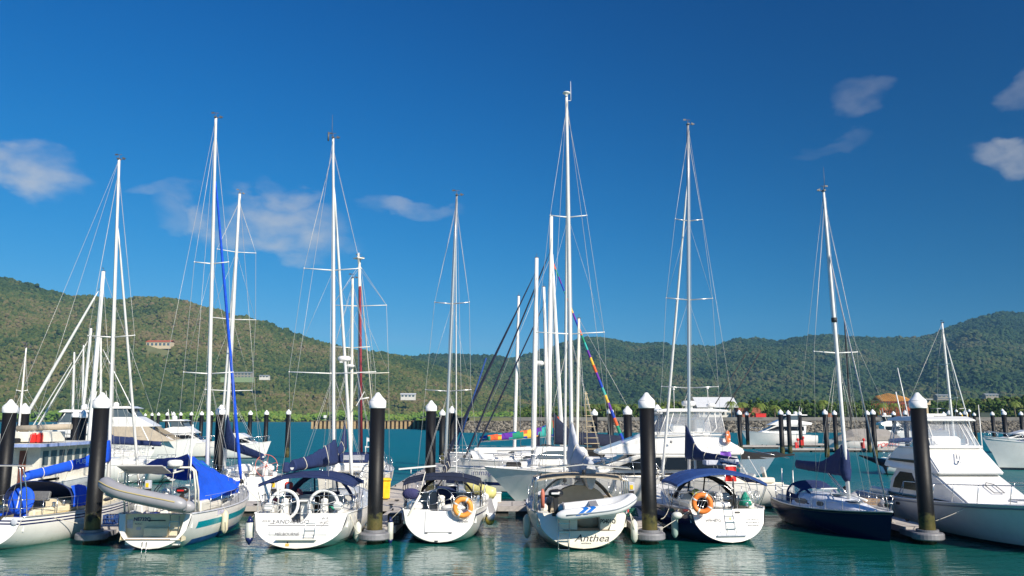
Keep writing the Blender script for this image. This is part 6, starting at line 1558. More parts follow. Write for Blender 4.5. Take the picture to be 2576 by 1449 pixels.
# ---- white sport fisher at right, bow running out of the frame
def cruiser_right():
    th = PI; L = 13.2; loc = (18.72, 41.4, 0)
    t = thing('motor_cruiser', 'white flybridge cruiser with clear curtains at the right, behind the thick pile', 'motor cruiser', loc, th)
    sh = hull_shape(L, 4.15, 1.15, 1.30, 1.70, .92, .02, 1.3, zst=-.1, ex=2.3, full=2.9, flare=.30, tmax=.45)
    build_hull(t, sh, [GEL, BLACKP, DARKAF], lambda q, tt: 1 if q < .09 else 0, (-.3, 0, .05, .09, .13, .17, .21, .3, .42, .54, .66, .78, .9, .95, 1), rail=GEL)
    build_transom(t, sh, GEL); deck(t, sh, GEL, 1.4, .4, 2.6, L); cockpit(t, sh, 1.4, .4, 2.6, GELW, depth=.4)
    ru = MB(); b, fbd, zk, yy, xx = sh
    for sg in (-1, 1): ru.tube([(sg * (xx(q / 20, fbd(q / 20) * .93) + .01), yy(q / 20, fbd(q / 20) * .93), fbd(q / 20) * .93) for q in range(21)], .035, 6)
    ru.build('rub_rail', mat('grey_rub_rail', (.25, .26, .28), .5), t)
    cp_ = [(2.6, 1.2), (2.7, 1.9), (3.2, 2.45), (6.3, 2.45), (8.9, 1.42), (9.1, 1.2)]
    o, w = block(t, 'cabin', cp_, 1.52, 1.34, GEL, .07, .12)
    side_windows(o, w, [[(3.0, 1.55), (3.15, 1.95), (3.6, 2.28), (4.7, 2.28), (5.3, 1.58)], [(5.45, 1.62), (5.0, 2.25), (5.75, 2.25), (6.2, 1.7)]])
    bnd = MB()
    for sg in (-1, 1): bnd.tube([(sg * 1.56, 2.7, 1.30), (sg * 1.56, 6.0, 1.34), (sg * 1.42, 9.2, 1.36)], [.06, .06, .015], 6)
    bnd.build('dark_band', GLASS, o)
    fp_ = [(2.2, 2.46), (2.35, 2.75), (3.2, 3.35), (5.7, 3.35), (6.95, 2.46), (6.95, 2.36), (3, 2.40)]
    f, w2 = block(t, 'flybridge', fp_, 1.50, 1.28, GEL, .06, .1)
    side_windows(f, w2, [[(2.6, 2.74), (2.75, 2.84), (5.2, 2.84), (5.5, 2.72)]], name='dark_inset')
    curtain(t, 2.6, 5.75, 3.38, 2.95, 4.95, 4.50, 1.36, 1.16)
    sl_ = MB(); sl_.box((0, 5.72, 3.42), (2.4, .2, .12), bevel=.04); sl_.build('flybridge_coaming', GEL, f)
    r_, w3 = block(t, 'hardtop', [(2.6, 4.50), (2.55, 4.60), (3.4, 4.72), (4.8, 4.70), (5.25, 4.56), (5.25, 4.50)], 1.34, 1.22, GEL, .03)
    bx = MB(); bx.box((-.1, 3.9, 4.78), (1.0, .6, .09)); bx.box((.5, 4.2, 4.74), (.8, .5, .07)); bx.build('roof_box', GEL, r_)
    an = MB(); an.tube([(.9, 3.8, 4.6), (1.05, 3.4, 6.9)], [.03, .018], 6); an.tube([(1.25, 3.9, 4.6), (1.35, 3.7, 5.8)], .03, 6); an.tube([(-1.34, 5.5, 3.1), (-1.5, 5.2, 5.2)], [.03, .015], 6); an.build('aerial', GEL, r_)
    q = MB(); q.box((0, 4.2, 3.7), (1.1, .5, .8), bevel=.12); q.box((.2, 5.3, 3.6), (1.3, .5, .5), bevel=.1); q.build('helm_seat', GEL, f)
    wf = MB(); wf.tube([(.1, 6.05, 3.20), (.35, 6.6, 2.86)], .018, 5); wf.tube([(.0, 6.1, 3.18), (.25, 6.65, 2.82)], .018, 5); wf.sphere((.32, 6.65, 2.84), .06, 8, 6); wf.build('spotlight', STEEL, f)
    an2 = MB(); an2.tube([(-.1, 7.7, 1.98), (-.25, 7.5, 2.08), (-.5, 7.6, 2.02), (-.5, 8.3, 1.75), (-.1, 8.3, 1.75), (-.1, 7.7, 1.98)], .018, 5); an2.build('anchor_holder', INKG, o)
    for (y, z) in ((4.6, 1.0), (7.2, 1.05)):
        for sg in (-1, 1):
            m2 = MB(); tq = y / L; xq = xx(tq, z) + .012; m2.face([m2.addv((sg * xq, y + a * .22, z + b_ * .06)) for (a, b_) in ((-1, 0), (-.6, 1), (.7, 1), (1, 0), (.6, -1), (-.7, -1))]); m2.build('hull_window', GLASS, t)
    hk = MB(); hk.box((.0, 10.2, 1.60), (.7, .6, .06), bevel=.02); hk.tube([(.1, 9.6, 1.62), (-.1, 10.4, 1.68), (.1, 11.4, 1.74)], .03, 6); hk.build('deck_hatch', GEL, t)
    rails(t, sh, L, 5.0, 12.6, .72, 7, .22)
    aw = MB(); aw.grid([[(1.5, 2.6, 2.4), (0, 2.6, 2.45), (-1.5, 2.6, 2.4)], [(1.1, 1.4, 2.55), (0, 1.4, 2.5), (-1.1, 1.4, 2.5)], [(1.75, .2, 2.85), (0, .4, 2.55), (-1.6, .2, 2.8)]]); aw.grid([[(1.5, 2.6, 2.4), (1.1, 1.4, 2.55), (1.75, .2, 2.85)], [(1.5, 2.65, 1.95), (1.2, 1.5, 2.35), (1.75, .2, 2.80)]]); aw.build('cockpit_awning', BLACKC, t)
    fender((16.62, 37.3, .82), 'white fender with a black tip hanging on the cruiser above its finger pontoon', .14, .7, FENDER, NAVYS, top=(16.7, 37.3, 1.3))
    rope([world(loc, th, (xx(9.6 / L, 1.25) + .10, 9.6, 1.28)), (PX[3] + .3, 32.05, .80)], 'long grey mooring line from the cruiser side to the right hand pile', sag=.02)
    tn = inflatable((15.4, 37.0, 1.0), 'grey inflatable on the finger pontoon behind the navy bow', L=2.6, W=1.3, r=.2, yaw=R(80))
    ob = outboard((15.1, 38.3, 1.35), 'black covered outboard on the grey inflatable behind the navy bow', .8, R(-90), BLACKC)
cruiser_right()

# ------------------------------------------------------------------ boats behind the main pontoon
def sail_hull(name, label, loc, th, L, Bm, fs, fb, mats, band, group=None, roof=True, roofm=GEL, rails_=True, tw=.7, dk=DECK, cat='sailing yacht', rake=.3, cw=.8, wins=((.1, .35), (.45, .65)), rh=.45, nlife=6):
    t = thing(name, label, cat, loc, th, group)
    sh = hull_shape(L, Bm, fs, (fs + fb) / 2 - .08, fb, tw, rake, .8, zst=.06)
    build_hull(t, sh, mats, band, STD, nt_=20, rail=GEL); build_transom(t, sh, mats[0]); deck(t, sh, dk, cw, .4, L * .3, L); cockpit(t, sh, cw, .4, L * .3, GEL, depth=.55)
    if roof: coachroof(t, sh, L * .3, L * .76, Bm * .33, Bm * .16, rh, roofm, wins=wins)
    if rails_: lifelines(t, sh, L, n=nlife)
    return t, sh
plain = lambda q, tt: 2 if q < .06 else 0
striped = lambda q, tt: 2 if q < .17 else 1 if (.42 < q < .54 or .17 < q < .21) else 0
# white racing yacht behind the blue awning
t, sh = sail_hull('sailing_yacht', 'white racing yacht with a red rimmed wheel between blue awning and navy bimini', (-13.45, 45.7, 0), .56, 10.5, 3.6, 1.45, 1.55, [GEL, NAVYS, DARKAF], plain, tw=.85)
w_ = wheel(t, .5, 1.2, 2.0, .62, mat('red_rim', (.55, .12, .08), .4), .018, 6, ped=True); 
q = MB(); q.box((-.6, 1.8, 1.85), (.9, .7, .5), bevel=.15); q.box((.9, 2.6, 1.8), (.7, .9, .45), bevel=.15); q.build('cockpit_console', GEL, t)
q = MB(); q.box((1.4, .5, 1.9), (.4, .3, .6), bevel=.1); q.build('life_jacket_bag', NAVYC, t)
ymw = world((-13.45, 45.7, 0), .56, (0, 4.9, 0)).y; xm, ln_, mz, _ = mline((-13.45, 45.7, 0), .56, 4.9, 1.6, (592, 800), (609, 492))
mast(t, xm, 4.9, 1.6, mz, .11, spr=((zat(984, ymw), 1.35), (zat(806, ymw), 1.35), (zat(638, ymw), 1.15)), L=10.5, chain=(1.65, 4.6, 1.4), stern=(0, .3, 1.5), bow=(0, 10.2, 1.6), furl=True, furl_top=.93, furl_r=.07, topkit='vane', wire_r=.010, swept=.1, lean=ln_)
boom_cover(t, (xm, 4.75, 3.0), (.3, 1.2, 2.45), DKNAVYC if False else NAVYC, .2, .45, 1.5, ties=0)
# ketch behind the twin wheel yacht
t, sh = sail_hull('ketch', 'white two masted yacht with a maroon wrapped stay behind the twin wheel yacht', (-9.0, 44.6, 0), 0, 12.5, 3.7, 1.45, 1.7, [GELW, NAVYS, DARKAF], plain, tw=.7)
xm, ln_, mz, _ = mline((-9.0, 44.6, 0), 0, 5.6, 1.6, (905, 1000), (904, 650))
mast(t, xm, 5.6, 1.6, mz, .11, m=GELW, spr=((zat(940, 50.2), 1.75), (zat(770, 50.2), 1.65)), L=12.5, chain=(1.75, 5.4, 1.5), bow=(-.1, 12.2, 1.7), furl=True, furlm=ROPE, furl_top=.97, furl_r=.04, topkit='vane', wire_r=.011, swept=0, lean=ln_)
mn = MB(); mn.tube([(xm + .16, 5.3, 1.7), (xm + ln_[0] * .9 + .08, 5.45, zat(720, 50))], .075, 8); mn.build('furled_mainsail', mat('maroon_canvas', (.23, .025, .04), .8, var=.25, scale=6), t)
rr_ = MB(); rr_.box((xm + ln_[0], 5.4, zat(650, 50) + .0), (.5, .5, .06), rz=.78); rr_.box((xm + ln_[0], 5.4, zat(650, 50)), (.06, .5, .5), rx=.78); rr_.build('radar_reflector', GELW, t)
xm2, ln2, mz2, _ = mline((-9.0, 44.6, 0), 0, 2.4, 1.6, (884, 1000), (887, 700))
mast(t, xm2, 2.4, 1.6, mz2, .09, m=GELW, spr=((zat(875, 47), 1.0),), L=12.5, chain=(1.6, 2.2, 1.5), stern=(0, .3, 1.5), topkit='vane', wire_r=.010, swept=0, lean=ln2)
boom_cover(t, (-.35, 2.3, 3.0), (-.5, .2, 2.6), NAVYC, .2, .4, .9, ties=2)
rd = MB(); rd.lathe([(0, 0), (.2, .01), (.26, .05), (.26, .14), (0, .2)], (-.15, 2.2, zat(925, 47)), 16); rd.build('radar_dome', GEL, t)
wg = MB(); wg.tube([(.45, 2.0, zat(1005, 46.5)), (1.0, 2.0, zat(1000, 46.5))], .04, 6); wg.box((.55, 1.9, zat(1003, 46.5)), (.04, .06, .9), ry=.5); wg.build('wind_generator', GEL, t)
wc_ = MB(); bx0 = [(-1.2, 3.6), (1.3, 3.6)]
wc_.box((0, 4.2, 2.35), (2.6, 1.5, .62), bevel=.12, taper=.92); hd_ = wc_.build('spray_hood', NAVYC, t); wv = MB(); wv.box((.0, 3.42, 2.4), (1.2, .03, .28), bevel=.01); wv.build('hood_window', VINYL2, hd_)
q = MB(); q.box((0, 4.6, 1.85), (3.0, 3.0, .5), bevel=.1); q.build('deckhouse', GEL, t)
ch_ = MB(); ch_.box((.9, 3.4, 3.0), (.5, .45, .05)); [ch_.tube([(.9 + a * .22, 3.4 + b * .2, 2.6), (.9 + a * .22, 3.4 + b * .2, 3.05 + (.5 if b > 0 else 0))], .02, 5) for a in (-1, 1) for b in (-1, 1)]; ch_.box((.9, 3.62, 3.4), (.5, .03, .2)); ch_.build('plastic_chair', GEL, t)
stg = MB(); stg.torus((1.4, 2.6, 2.1), .42, .05, 18, 6); stg.box((1.5, 3.0, 2.0), (.6, .5, .6), bevel=.1); stg.build('deck_gear', GELW, t)
# napa boat : ketch alongside, bow to the left
t, sh = sail_hull('ketch', 'two masted cruising yacht with navy stripes and teal bottom behind the cruiser bow', (9.5, 51.3, 0), PI / 2, 14.0, 4.0, 1.45, 1.75, [GEL, NAVYS, TEALP], striped, tw=.7, wins=((.08, .34), (.40, .62)), rh=.8, cw=1.0)
text('lettering', 'immapa', .46, (-1.60, 11.2, 1.44), (R(90), 0, R(-97)), INKN, t)
wh = MB(); wh.box((0, 6.6, 2.3), (2.6, 3.6, 1.2), bevel=.2, taper=.88); wo_ = wh.build('deckhouse', GEL, t); wn_ = MB()
for sg in (-1, 1): wn_.grid([[(sg * 1.30, y, 2.25) for y in (5.0, 5.6, 6.6, 7.6, 8.1)], [(sg * 1.22, y, z) for y, z in ((5.2, 2.6), (5.6, 2.68), (6.6, 2.7), (7.4, 2.68), (7.9, 2.5))]])
wn_.build('cabin_window', GLASSG, wo_)
_x, ln_, mz, dy_ = mline((9.5, 51.3, 0), PI / 2, 7.9, 1.8, (1344, 1000), (1350, 650))
mast(t, -.1, 7.9 + dy_, 1.8, mz, .145, m=GEL, spr=(), L=14, chain=(1.9, 7.7, 1.7), bow=(0, 13.7, 1.8), furl=True, furlm=DKNAVYC, furl_top=.94, furl_r=.055, topkit='vane', wire_r=.012, lean=ln_)
_x, ln_, mz, dy_ = mline((9.5, 51.3, 0), PI / 2, 5.2, 1.8, (1453, 1000), (1456, 802))
mast(t, -.1, 5.2 + dy_, 1.8, mz, .09, m=GELW, spr=(), L=14, chain=(1.8, 5.0, 1.6), stern=(0, .4, 1.6), topkit='vane', wire_r=.012, lean=ln_)
lr_ = MB(); lr_.tube([(-.1, 4.9, zat(1130, 51)), (-.1, 5.0, zat(985, 51))], .02, 5); lr_.tube([(-.1, 4.2, zat(1130, 51)), (-.1, 4.95, zat(985, 51))], .02, 5)
for k in range(11): z = lerp(zat(1130, 51), zat(990, 51), k / 10); lr_.tube([(-.1, 5.1, z), (-.1, lerp(4.1, 4.85, k / 10), z)], .022, 5)
lr_.build('mast_ladder', mat('rope_ladder', (.52, .42, .26), .8), t)
aw = MB(); aw.box((0, 11.2, 2.65), (1.4, 1.6, .06)); aw.grid([[(-.7, 10.5, 2.65), (-.7, 12.0, 2.65)], [(-1.0, 10.6, 2.2), (-1.0, 11.8, 2.2)]]); aw.build('white_awning', GEL, t)
bm_ = MB(); bm_.box((-.3, 10.0, 2.75), (.25, 3.6, .2), bevel=.06); bm_.build('boom', GEL, t)
vb = MB(); vb.box((-.9, 9.4, 1.85), (.6, .9, .35), bevel=.08); vb.build('black_hatch_cover', BLACKC, t)
# two masted yacht with dark covers
t, sh = sail_hull('schooner', 'white schooner with black canvas over its boom behind the grey sail bag', (11.5, 57.0, 0), PI / 2, 15.0, 4.2, 1.5, 1.9, [GEL, NAVYS, DARKAF], plain, rh=.6)
_x, ln_, mz, dy_ = mline((11.5, 57.0, 0), PI / 2, 8.9, 1.9, (1381, 1070), (1387, 545))
mast(t, 0, 8.9 + dy_, 1.9, mz, .15, m=GEL, spr=(), L=15, chain=(2, 8.7, 1.8), bow=(0, 14.7, 1.9), furl=True, furlm=DKNAVYC, furl_top=.86, furl_r=.06, topkit='vane', wire_r=.013, lean=ln_)
_x, ln_, mz, dy_ = mline((11.5, 57.0, 0), PI / 2, 9.5, 1.9, (1376, 1000), (1368, 722))
mast(t, 0, 9.5 + dy_, 1.9, mz, .125, m=GEL, spr=(), L=15, chain=(2, 9.2, 1.8), bow=(0, 14.2, 1.9), furl=True, furlm=DKNAVYC, furl_top=.9, furl_r=.055, topkit='vane', wire_r=.012, lean=ln_)
rd = MB(); rd.lathe([(0, 0), (.3, .01), (.38, .08), (.38, .24), (.3, .32), (0, .34)], (-.1, 9.7, zat(920, 57)), 16); rd.build('radar_dome', GEL, t)
boom_cover(t, (0, 8.7, 3.0), (0, 4.1, 2.85), DKNAVYC, .55, .85, 1.2, ties=0, boomr=.12)
boom_cover(t, (0, 9.6, 2.8), (0, 10.1, 2.75), DKNAVYC, .5, .6, .3, ties=0, boom=False)
inflatable((4.0, 54.0, 2.45), 'dinghy under a black cover hung low beside the schooner boom', L=3.9, W=1.7, r=.36, yaw=PI, m=BLACKC, stripem=BLACKC, floor=mat('pale_hull', (.6, .58, .45), .5))
# rainbow boat: bow to the right
RB_ = [mat('rainbow_%s' % n_, c_, .75, var=.1) for n_, c_ in (('purple', (.12, .02, .32)), ('orange', (.80, .12, .03)), ('blue', (.005, .05, .42)), ('teal', (.03, .40, .36)), ('yellow', (.85, .48, .04)), ('green', (.01, .25, .14)))]
t, sh = sail_hull('sailing_yacht', 'cruising yacht with a rainbow patchwork sail cover and a rainbow wrapped stay', (-3.6, 62.5, 0), -PI / 2, 12.6, 4.0, 1.5, 1.8, [GEL, NAVYS, DARKAF], plain, rh=.6)
_x, ln_, mz, dy_ = mline((-3.6, 62.5, 0), -PI / 2, 7.5, 1.9, (1411, 1060), (1388, 640))
mast(t, 0, 7.5 + dy_, 1.9, mz, .15, m=GEL, spr=(), L=12.6, chain=(1.9, 7.3, 1.7), stern=(0, .3, 1.6), topkit='vane', wire_r=.013, lean=ln_)
o = boom_cover(t, (0, 7.35 + dy_, 3.45), (0, 1.2, 3.0), RB_[0], .24, .60, .80, ties=0, boomr=.14, boomm=GEL)
for m_ in RB_[1:]: o.data.materials.append(m_)
for i, pl in enumerate(o.data.polygons):
    c_ = pl.center; a = int((c_.y * 1.1 + c_.z * .9) // 1.0); b__ = int((c_.y * 1.1 - c_.z * .9) // 1.0); pl.material_index = (a * 2 + b__ * 3) % 6
fb_ = Vector((0, 12.3, 1.8)); ft_ = Vector((0, 7.55 + dy_ + ln_[1] * .96, lerp(1.9, mz, .96)))
f = MB()
order = [0, 1, 2, 5, 1, 2, 0, 4, 3, 2, 0, 1, 4, 0, 3, 5, 1, 2, 0, 4, 1, 3, 2, 0, 5, 1]
nS = len(order)
for k in range(nS):
    f.cur = order[k]; q0, q1 = k / nS, (k + 1) / nS
    r0_ = lerp(.13, .05, q0); r1_ = lerp(.13, .05, q1); f.tube([fb_.lerp(ft_, q0), fb_.lerp(ft_, q1)], [r0_, r1_], 8, cap=False)
f.build('furled_sail', RB_, t)
# boat with three navy wrapped stays (left of centre)
t, sh = sail_hull('ketch', 'white ketch with navy and blue wrapped stays before the rusty sheet pile wall', (7.5, 67.5, 0), PI / 2, 13.0, 4.0, 1.6, 1.9, [GEL, NAVYS, DARKAF], plain, rh=.7)
_x, ln_, mz, dy_ = mline((7.5, 67.5, 0), PI / 2, 7.0, 1.9, (1296, 1060), (1305, 745))
mast(t, 0, 7.0 + dy_, 1.9, mz, .125, m=GEL, spr=(), L=13, chain=(1.9, 6.8, 1.8), bow=(0, 12.7, 1.9), furl=True, furlm=DKNAVYC, furl_top=.93, furl_r=.06, topkit='vane', wire_r=.013, lean=ln_)
st2 = MB(); st2.tube([(0, 12.0, 2.0), (0, 9.6, zat(900, 67.5))], .07, 7); st2.build('furled_sail', MIDBC, t)
# ---- old timber cabin boat at left
t, sh = sail_hull('fishing_boat', 'old white timber cabin boat with a pale blue roof edge at the far left', (-26.7, 43.6, 0), 0, 11.5, 4.3, 1.15, 1.6, [mat('weathered_white', (.52, .54, .56), .6, var=.15), GREYH, DARKAF], plain, roof=False, rails_=False, tw=.9, cat='fishing boat', dk=GELW, cw=1.2)
TW = mat('old_white_paint', (.66, .64, .56), .6, var=.14, scale=2)
wb = MB(); wb.box((-.2, 4.6, 2.1), (3.3, 6.2, 2.1)); cab = wb.build('cabin', TW, t)
rf = MB(); rf.box((-.1, 4.2, 3.2), (4.2, 7.6, .14), bevel=.03); rf.build('roof', TW, t); re_ = MB(); re_.box((-.1, .38, 3.2), (4.2, .05, .17)); re_.box((2.02, 4.2, 3.2), (.05, 7.6, .17)); re_.build('roof_edge', mat('faded_blue_trim', (.28, .36, .62), .6, var=.2), t)
for (x, w_, z0, z1) in ((-.75, 1.1, 2.2, 2.9),): q = MB(); q.box((x, 1.48, (z0 + z1) / 2), (w_, .04, z1 - z0)); q.build('window', GLASSG, cab)
q = MB(); q.box((.55, 1.47, 2.0), (.36, .05, 1.8)); q.build('door', mat('brown_door', (.16, .05, .03), .5), cab)
for k in range(7): q = MB(); q.box((1.47, 2.0 + k * .82, 2.5), (.04, .5, .75)); q.build('window', GLASSG, cab)
q = MB(); q.box((.3, 3.2, 3.6), (2.2, 1.5, .55), bevel=.03); q.box((-1.3, 3.5, 3.55), (.9, 1.0, .45), bevel=.03); q.build('roof_locker', GELW, t)
q = MB(); q.tube([(-.8, 3.0, 4.05), (2.0, 3.4, 4.15)], .17, 10); q.build('rolled_canvas', BEIGEC, t)
for k, x in enumerate((.55, .9)):
    jc = thing('jerry_can', 'red fuel can, the %s of the pair on the cabin boat roof' % ('left' if k == 0 else 'right'), 'fuel can', (-26.7 + x, 43.6 + 2.3, 3.28 + .25), .2)
    q = MB(); q.box((0, 0, 0), (.30, .18, .46), bevel=.04); q.build('can', RED, jc); q = MB(); q.box((0, 0, .27), (.16, .04, .04)); q.lathe([(0, 0), (.035, 0), (.035, .06), (0, .06)], (.1, 0, .23), 8); q.build('handle', RED, jc)
q = MB(); q.box((-.4, 2.0, 3.42), (.7, .4, .25), bevel=.05); q.build('black_bag', BLACKC, t)
mast(t, -2.6 + 1.9, 3.0, 3.2, zat(875, 47), .05, m=GEL, spr=((zat(985, 47), .3),), L=11, chain=(1.5, 3, 3.2), topkit='vane')
q = MB(); q.lathe([(0, 0), (.25, .02), (.3, .08), (.3, .2), (.2, .28), (0, .3)], (-1.0, 3.8, 4.15), 16); q.tube([(-1.0, 3.8, 3.2), (-1.0, 3.8, 4.2)], .05, 6); q.build('radar_dome', GEL, t)
q = MB(); q.tube([(-1.7, .6, 1.1), (-1.35, .6, 4.1)], .025, 6); q.build('antenna_pole', GEL, t)
for k in range(5):
    q = MB(); q.torus((1.25 + .12 * k, 7.9 - .05 * k, 1.55 + .02 * k), .25, .03, 14, 5, Euler((R(70), .2 * k, 0)).to_matrix()); q.build('coiled_rope', mat('tan_rope', (.5, .36, .16), .9, var=.2), t)
# motor yacht hulls far left
def far_cruiser(name, label, u0, u1, Y, bow_left, top_v, L=None, hullm=GEL, decks=2, cover=None, group=None, beam=None, wl=None, sheer=1.5):
    x0, x1 = xat(u0, 1100, Y), xat(u1, 1100, Y); L = x1 - x0; th = PI / 2 if bow_left else -PI / 2
    loc = (x1 if bow_left else x0, Y, 0)
    t = thing(name, label, 'motor yacht', loc, th, group); Bm = beam or min(5.2, max(3, L * .28)); zt = zat(top_v, Y)
    fsn, fbn = sheer * .82, sheer * 1.2
    sh = hull_shape(L, Bm, fsn, sheer * .95, fbn, .9, .05, L * .1, zst=-.1, ex=2.6, full=2.5, flare=.35)
    build_hull(t, sh, [hullm, NAVYS, DARKAF], lambda q, tt: 2 if q < .08 else 0, (-.3, 0, .08, .2, .4, .6, .8, 1), nt_=18, rail=GEL); build_transom(t, sh, hullm); deck(t, sh, GEL, .5, 0, 0, L)
    h1 = (zt - sheer)
    p1 = [(L * .16, sheer - .15), (L * .14, sheer + h1 * .42), (L * .55, sheer + h1 * .42), (L * .76, sheer + .15), (L * .8, sheer - .1)]
    o, w = block(t, 'cabin', p1, Bm * .40, Bm * .36, GEL, .06, .3)
    zz_ = lambda f: sheer - .15 + (h1 * .42 + .15) * f
    side_windows(o, w, [[(L * .18, zz_(.4)), (L * .18, zz_(.86)), (L * .54, zz_(.86)), (L * .68, zz_(.42))]])
    front_window(o, w, (L * .70, lerp(sheer + h1 * .42, sheer + .15, .72)), (L * .565, lerp(sheer + h1 * .42, sheer + .15, .08)), ((-.88, -.03), (.03, .88)))
    zf = sheer + h1 * .43
    p2 = [(L * .08, zf), (L * .06, zf + h1 * .12), (L * .30, zf + h1 * .28), (L * .48, zf + h1 * .28), (L * .64, zf + .02), (L * .62, zf)]
    f, w2 = block(t, 'flybridge', p2, Bm * .42, Bm * .34, GEL, .05, .3)
    if decks > 1:
        zh = sheer + h1 * .93
        sv = MB(); 
        for sg in (-1, 1): sv.tube([(sg * Bm * .32, L * .24, zf + h1 * .2), (sg * Bm * .3, L * .20, zh)], .05, 6); sv.tube([(sg * Bm * .32, L * .44, zf + h1 * .25), (sg * Bm * .3, L * .38, zh)], .05, 6)
        sv.build('hardtop_post', GEL, f)
        h_, _ = block(t, 'hardtop', [(L * .12, zh), (L * .12, zh + h1 * .05), (L * .40, zh + h1 * .07), (L * .46, zh + h1 * .01), (L * .45, zh)], Bm * .36, Bm * .32, GEL, .03)
        gl = MB(); 
        for sg in (-1, 1): gl.quad((sg * Bm * .335, L * .26, zf + h1 * .27), (sg * Bm * .335, L * .46, zf + h1 * .27), (sg * Bm * .31, L * .38, zh), (sg * Bm * .31, L * .23, zh))
        gl.quad((-Bm * .33, L * .465, zf + h1 * .27), (Bm * .33, L * .465, zf + h1 * .27), (Bm * .31, L * .41, zh), (-Bm * .31, L * .41, zh)); gl.build('flybridge_glass', GLASSG, f)
        rd = MB(); rd.lathe([(0, 0), (.25, .02), (.32, .1), (.3, .35), (.15, .48), (0, .5)], (0, L * .25, zh + h1 * .06), 14); rd.build('radar_dome', GEL, h_)
        an = MB(); an.tube([(.5, L * .2, zh), (.5, L * .17, zh + h1 * .5)], .03, 5); an.tube([(-.5, L * .2, zh), (-.5, L * .17, zh + h1 * .4)], .03, 5); an.build('aerial', GEL, h_)
    rails(t, sh, L, L * .45, L * .96, .7, 6, 0)
    if cover:
        cv = MB(); cv.grid([[(s_ * Bm * .41, y, z) for (y, z) in ((L * .14, zf), (L * .6, zf), (L * .8, sheer + .3))] for s_ in (-1,)] + [[(s_ * Bm * .5, y, z) for (y, z) in ((L * .1, sheer + .0), (L * .62, sheer + .1), (L * .88, sheer + .15))] for s_ in (-1,)])
        cv.grid([[(s_ * Bm * .41, y, z) for (y, z) in ((L * .14, zf), (L * .6, zf), (L * .8, sheer + .3))] for s_ in (1,)] + [[(s_ * Bm * .5, y, z) for (y, z) in ((L * .1, sheer + .0), (L * .62, sheer + .1), (L * .88, sheer + .15))] for s_ in (1,)])
        cv.build('boat_cover', cover, t)
    return t, sh
far_cruiser('motor_yacht', 'big white motor yacht with blue window covers behind the old cabin boat', 20, 270, 72, True, 1030, sheer=1.7)
far_cruiser('motor_yacht', 'white motor yacht with a beige side cover and a long sloping windscreen', 215, 500, 92, False, 1022, cover=BEIGEC, sheer=2.0)
far_cruiser('motor_yacht', 'long low white hull with twin outboards at its right end, at left beyond the awning', 240, 470, 104, True, 1092, decks=1, sheer=1.5)
far_cruiser('motor_yacht', 'white open motor boat with an arched targa, just left of the blue wrapped stay', 395, 560, 100, False, 1055, decks=2, sheer=1.6)
far_cruiser('motor_yacht', 'white motor boat with its bow pointing right at the row of far piles', 540, 682, 97, False, 1078, decks=1, sheer=1.6)
far_cruiser('motor_yacht', 'white flybridge cruiser with a covered foredeck moored by the rocks', 1866, 2050, 138, True, 1042, sheer=2.1)
far_cruiser('motor_yacht', 'blue and white cruiser partly hidden behind the right hand flybridge cruiser', 2205, 2300, 150, False, 1045, sheer=2.0)
far_cruiser('motor_yacht', 'large white motor yacht with square hull windows cut off by the right edge', 2478, 2790, 76, True, 1078, decks=1, sheer=2.3)
far_cruiser('motor_yacht', 'white cruiser with a dark cover just above the yacht at the right edge', 2470, 2680, 112, True, 1072, decks=1, sheer=1.8)
wf_ = thing('swim_boat', 'x', 'x') if False else None
for k, (u, lb) in enumerate(((428, 'left of the two black outboard motors by the long white hull'), (441, 'right of the two black outboard motors by the long white hull'))):
    outboard(((u - CX) / F * 99, 99, 1.15), lb, 2.0, 0, RUBBER, name='outboard_motor')
# grey tent trimaran
t, sh = sail_hull('trimaran', 'white racing trimaran with red lettering, a taupe boom tent and a black mast', (xat(2275, 1110, 119), 119, 0), PI / 2, 11.5, 3.6, 1.35, 1.5, [GEL, RED, DARKAF], plain, rails_=False, roof=False, cat='trimaran')
text('lettering', 'PONYO', .85, (-1.76, 3.1, .85), (R(92), 0, R(-90)), INKR, t, shear=.2)
tn = MB(); tn.grid([[(-1.5, y, 1.45) for y in (1.0, 4, 7.5, 10)], [(-1.35, y, z) for y, z in ((1.2, 2.0), (4, 2.1), (7.5, 2.0), (10, 1.5))], [(0, y, z) for y, z in ((2.4, 2.95), (4, 3.1), (7.5, 3.05), (9.4, 1.9))], [(1.35, y, z) for y, z in ((1.2, 2.0), (4, 2.1), (7.5, 2.0), (10, 1.5))]], smooth=False); tn.build('boom_tent', TAUPEC, t)
mast(t, 0, 7.4, 1.4, zat(803, 119), .13, m=RUBBER, spr=((zat(940, 119), .8),), L=11, chain=(1.6, 7, 1.4), stern=(0, .5, 1.4), bow=(0, 11, 1.4), topkit='none', wire_r=.018)
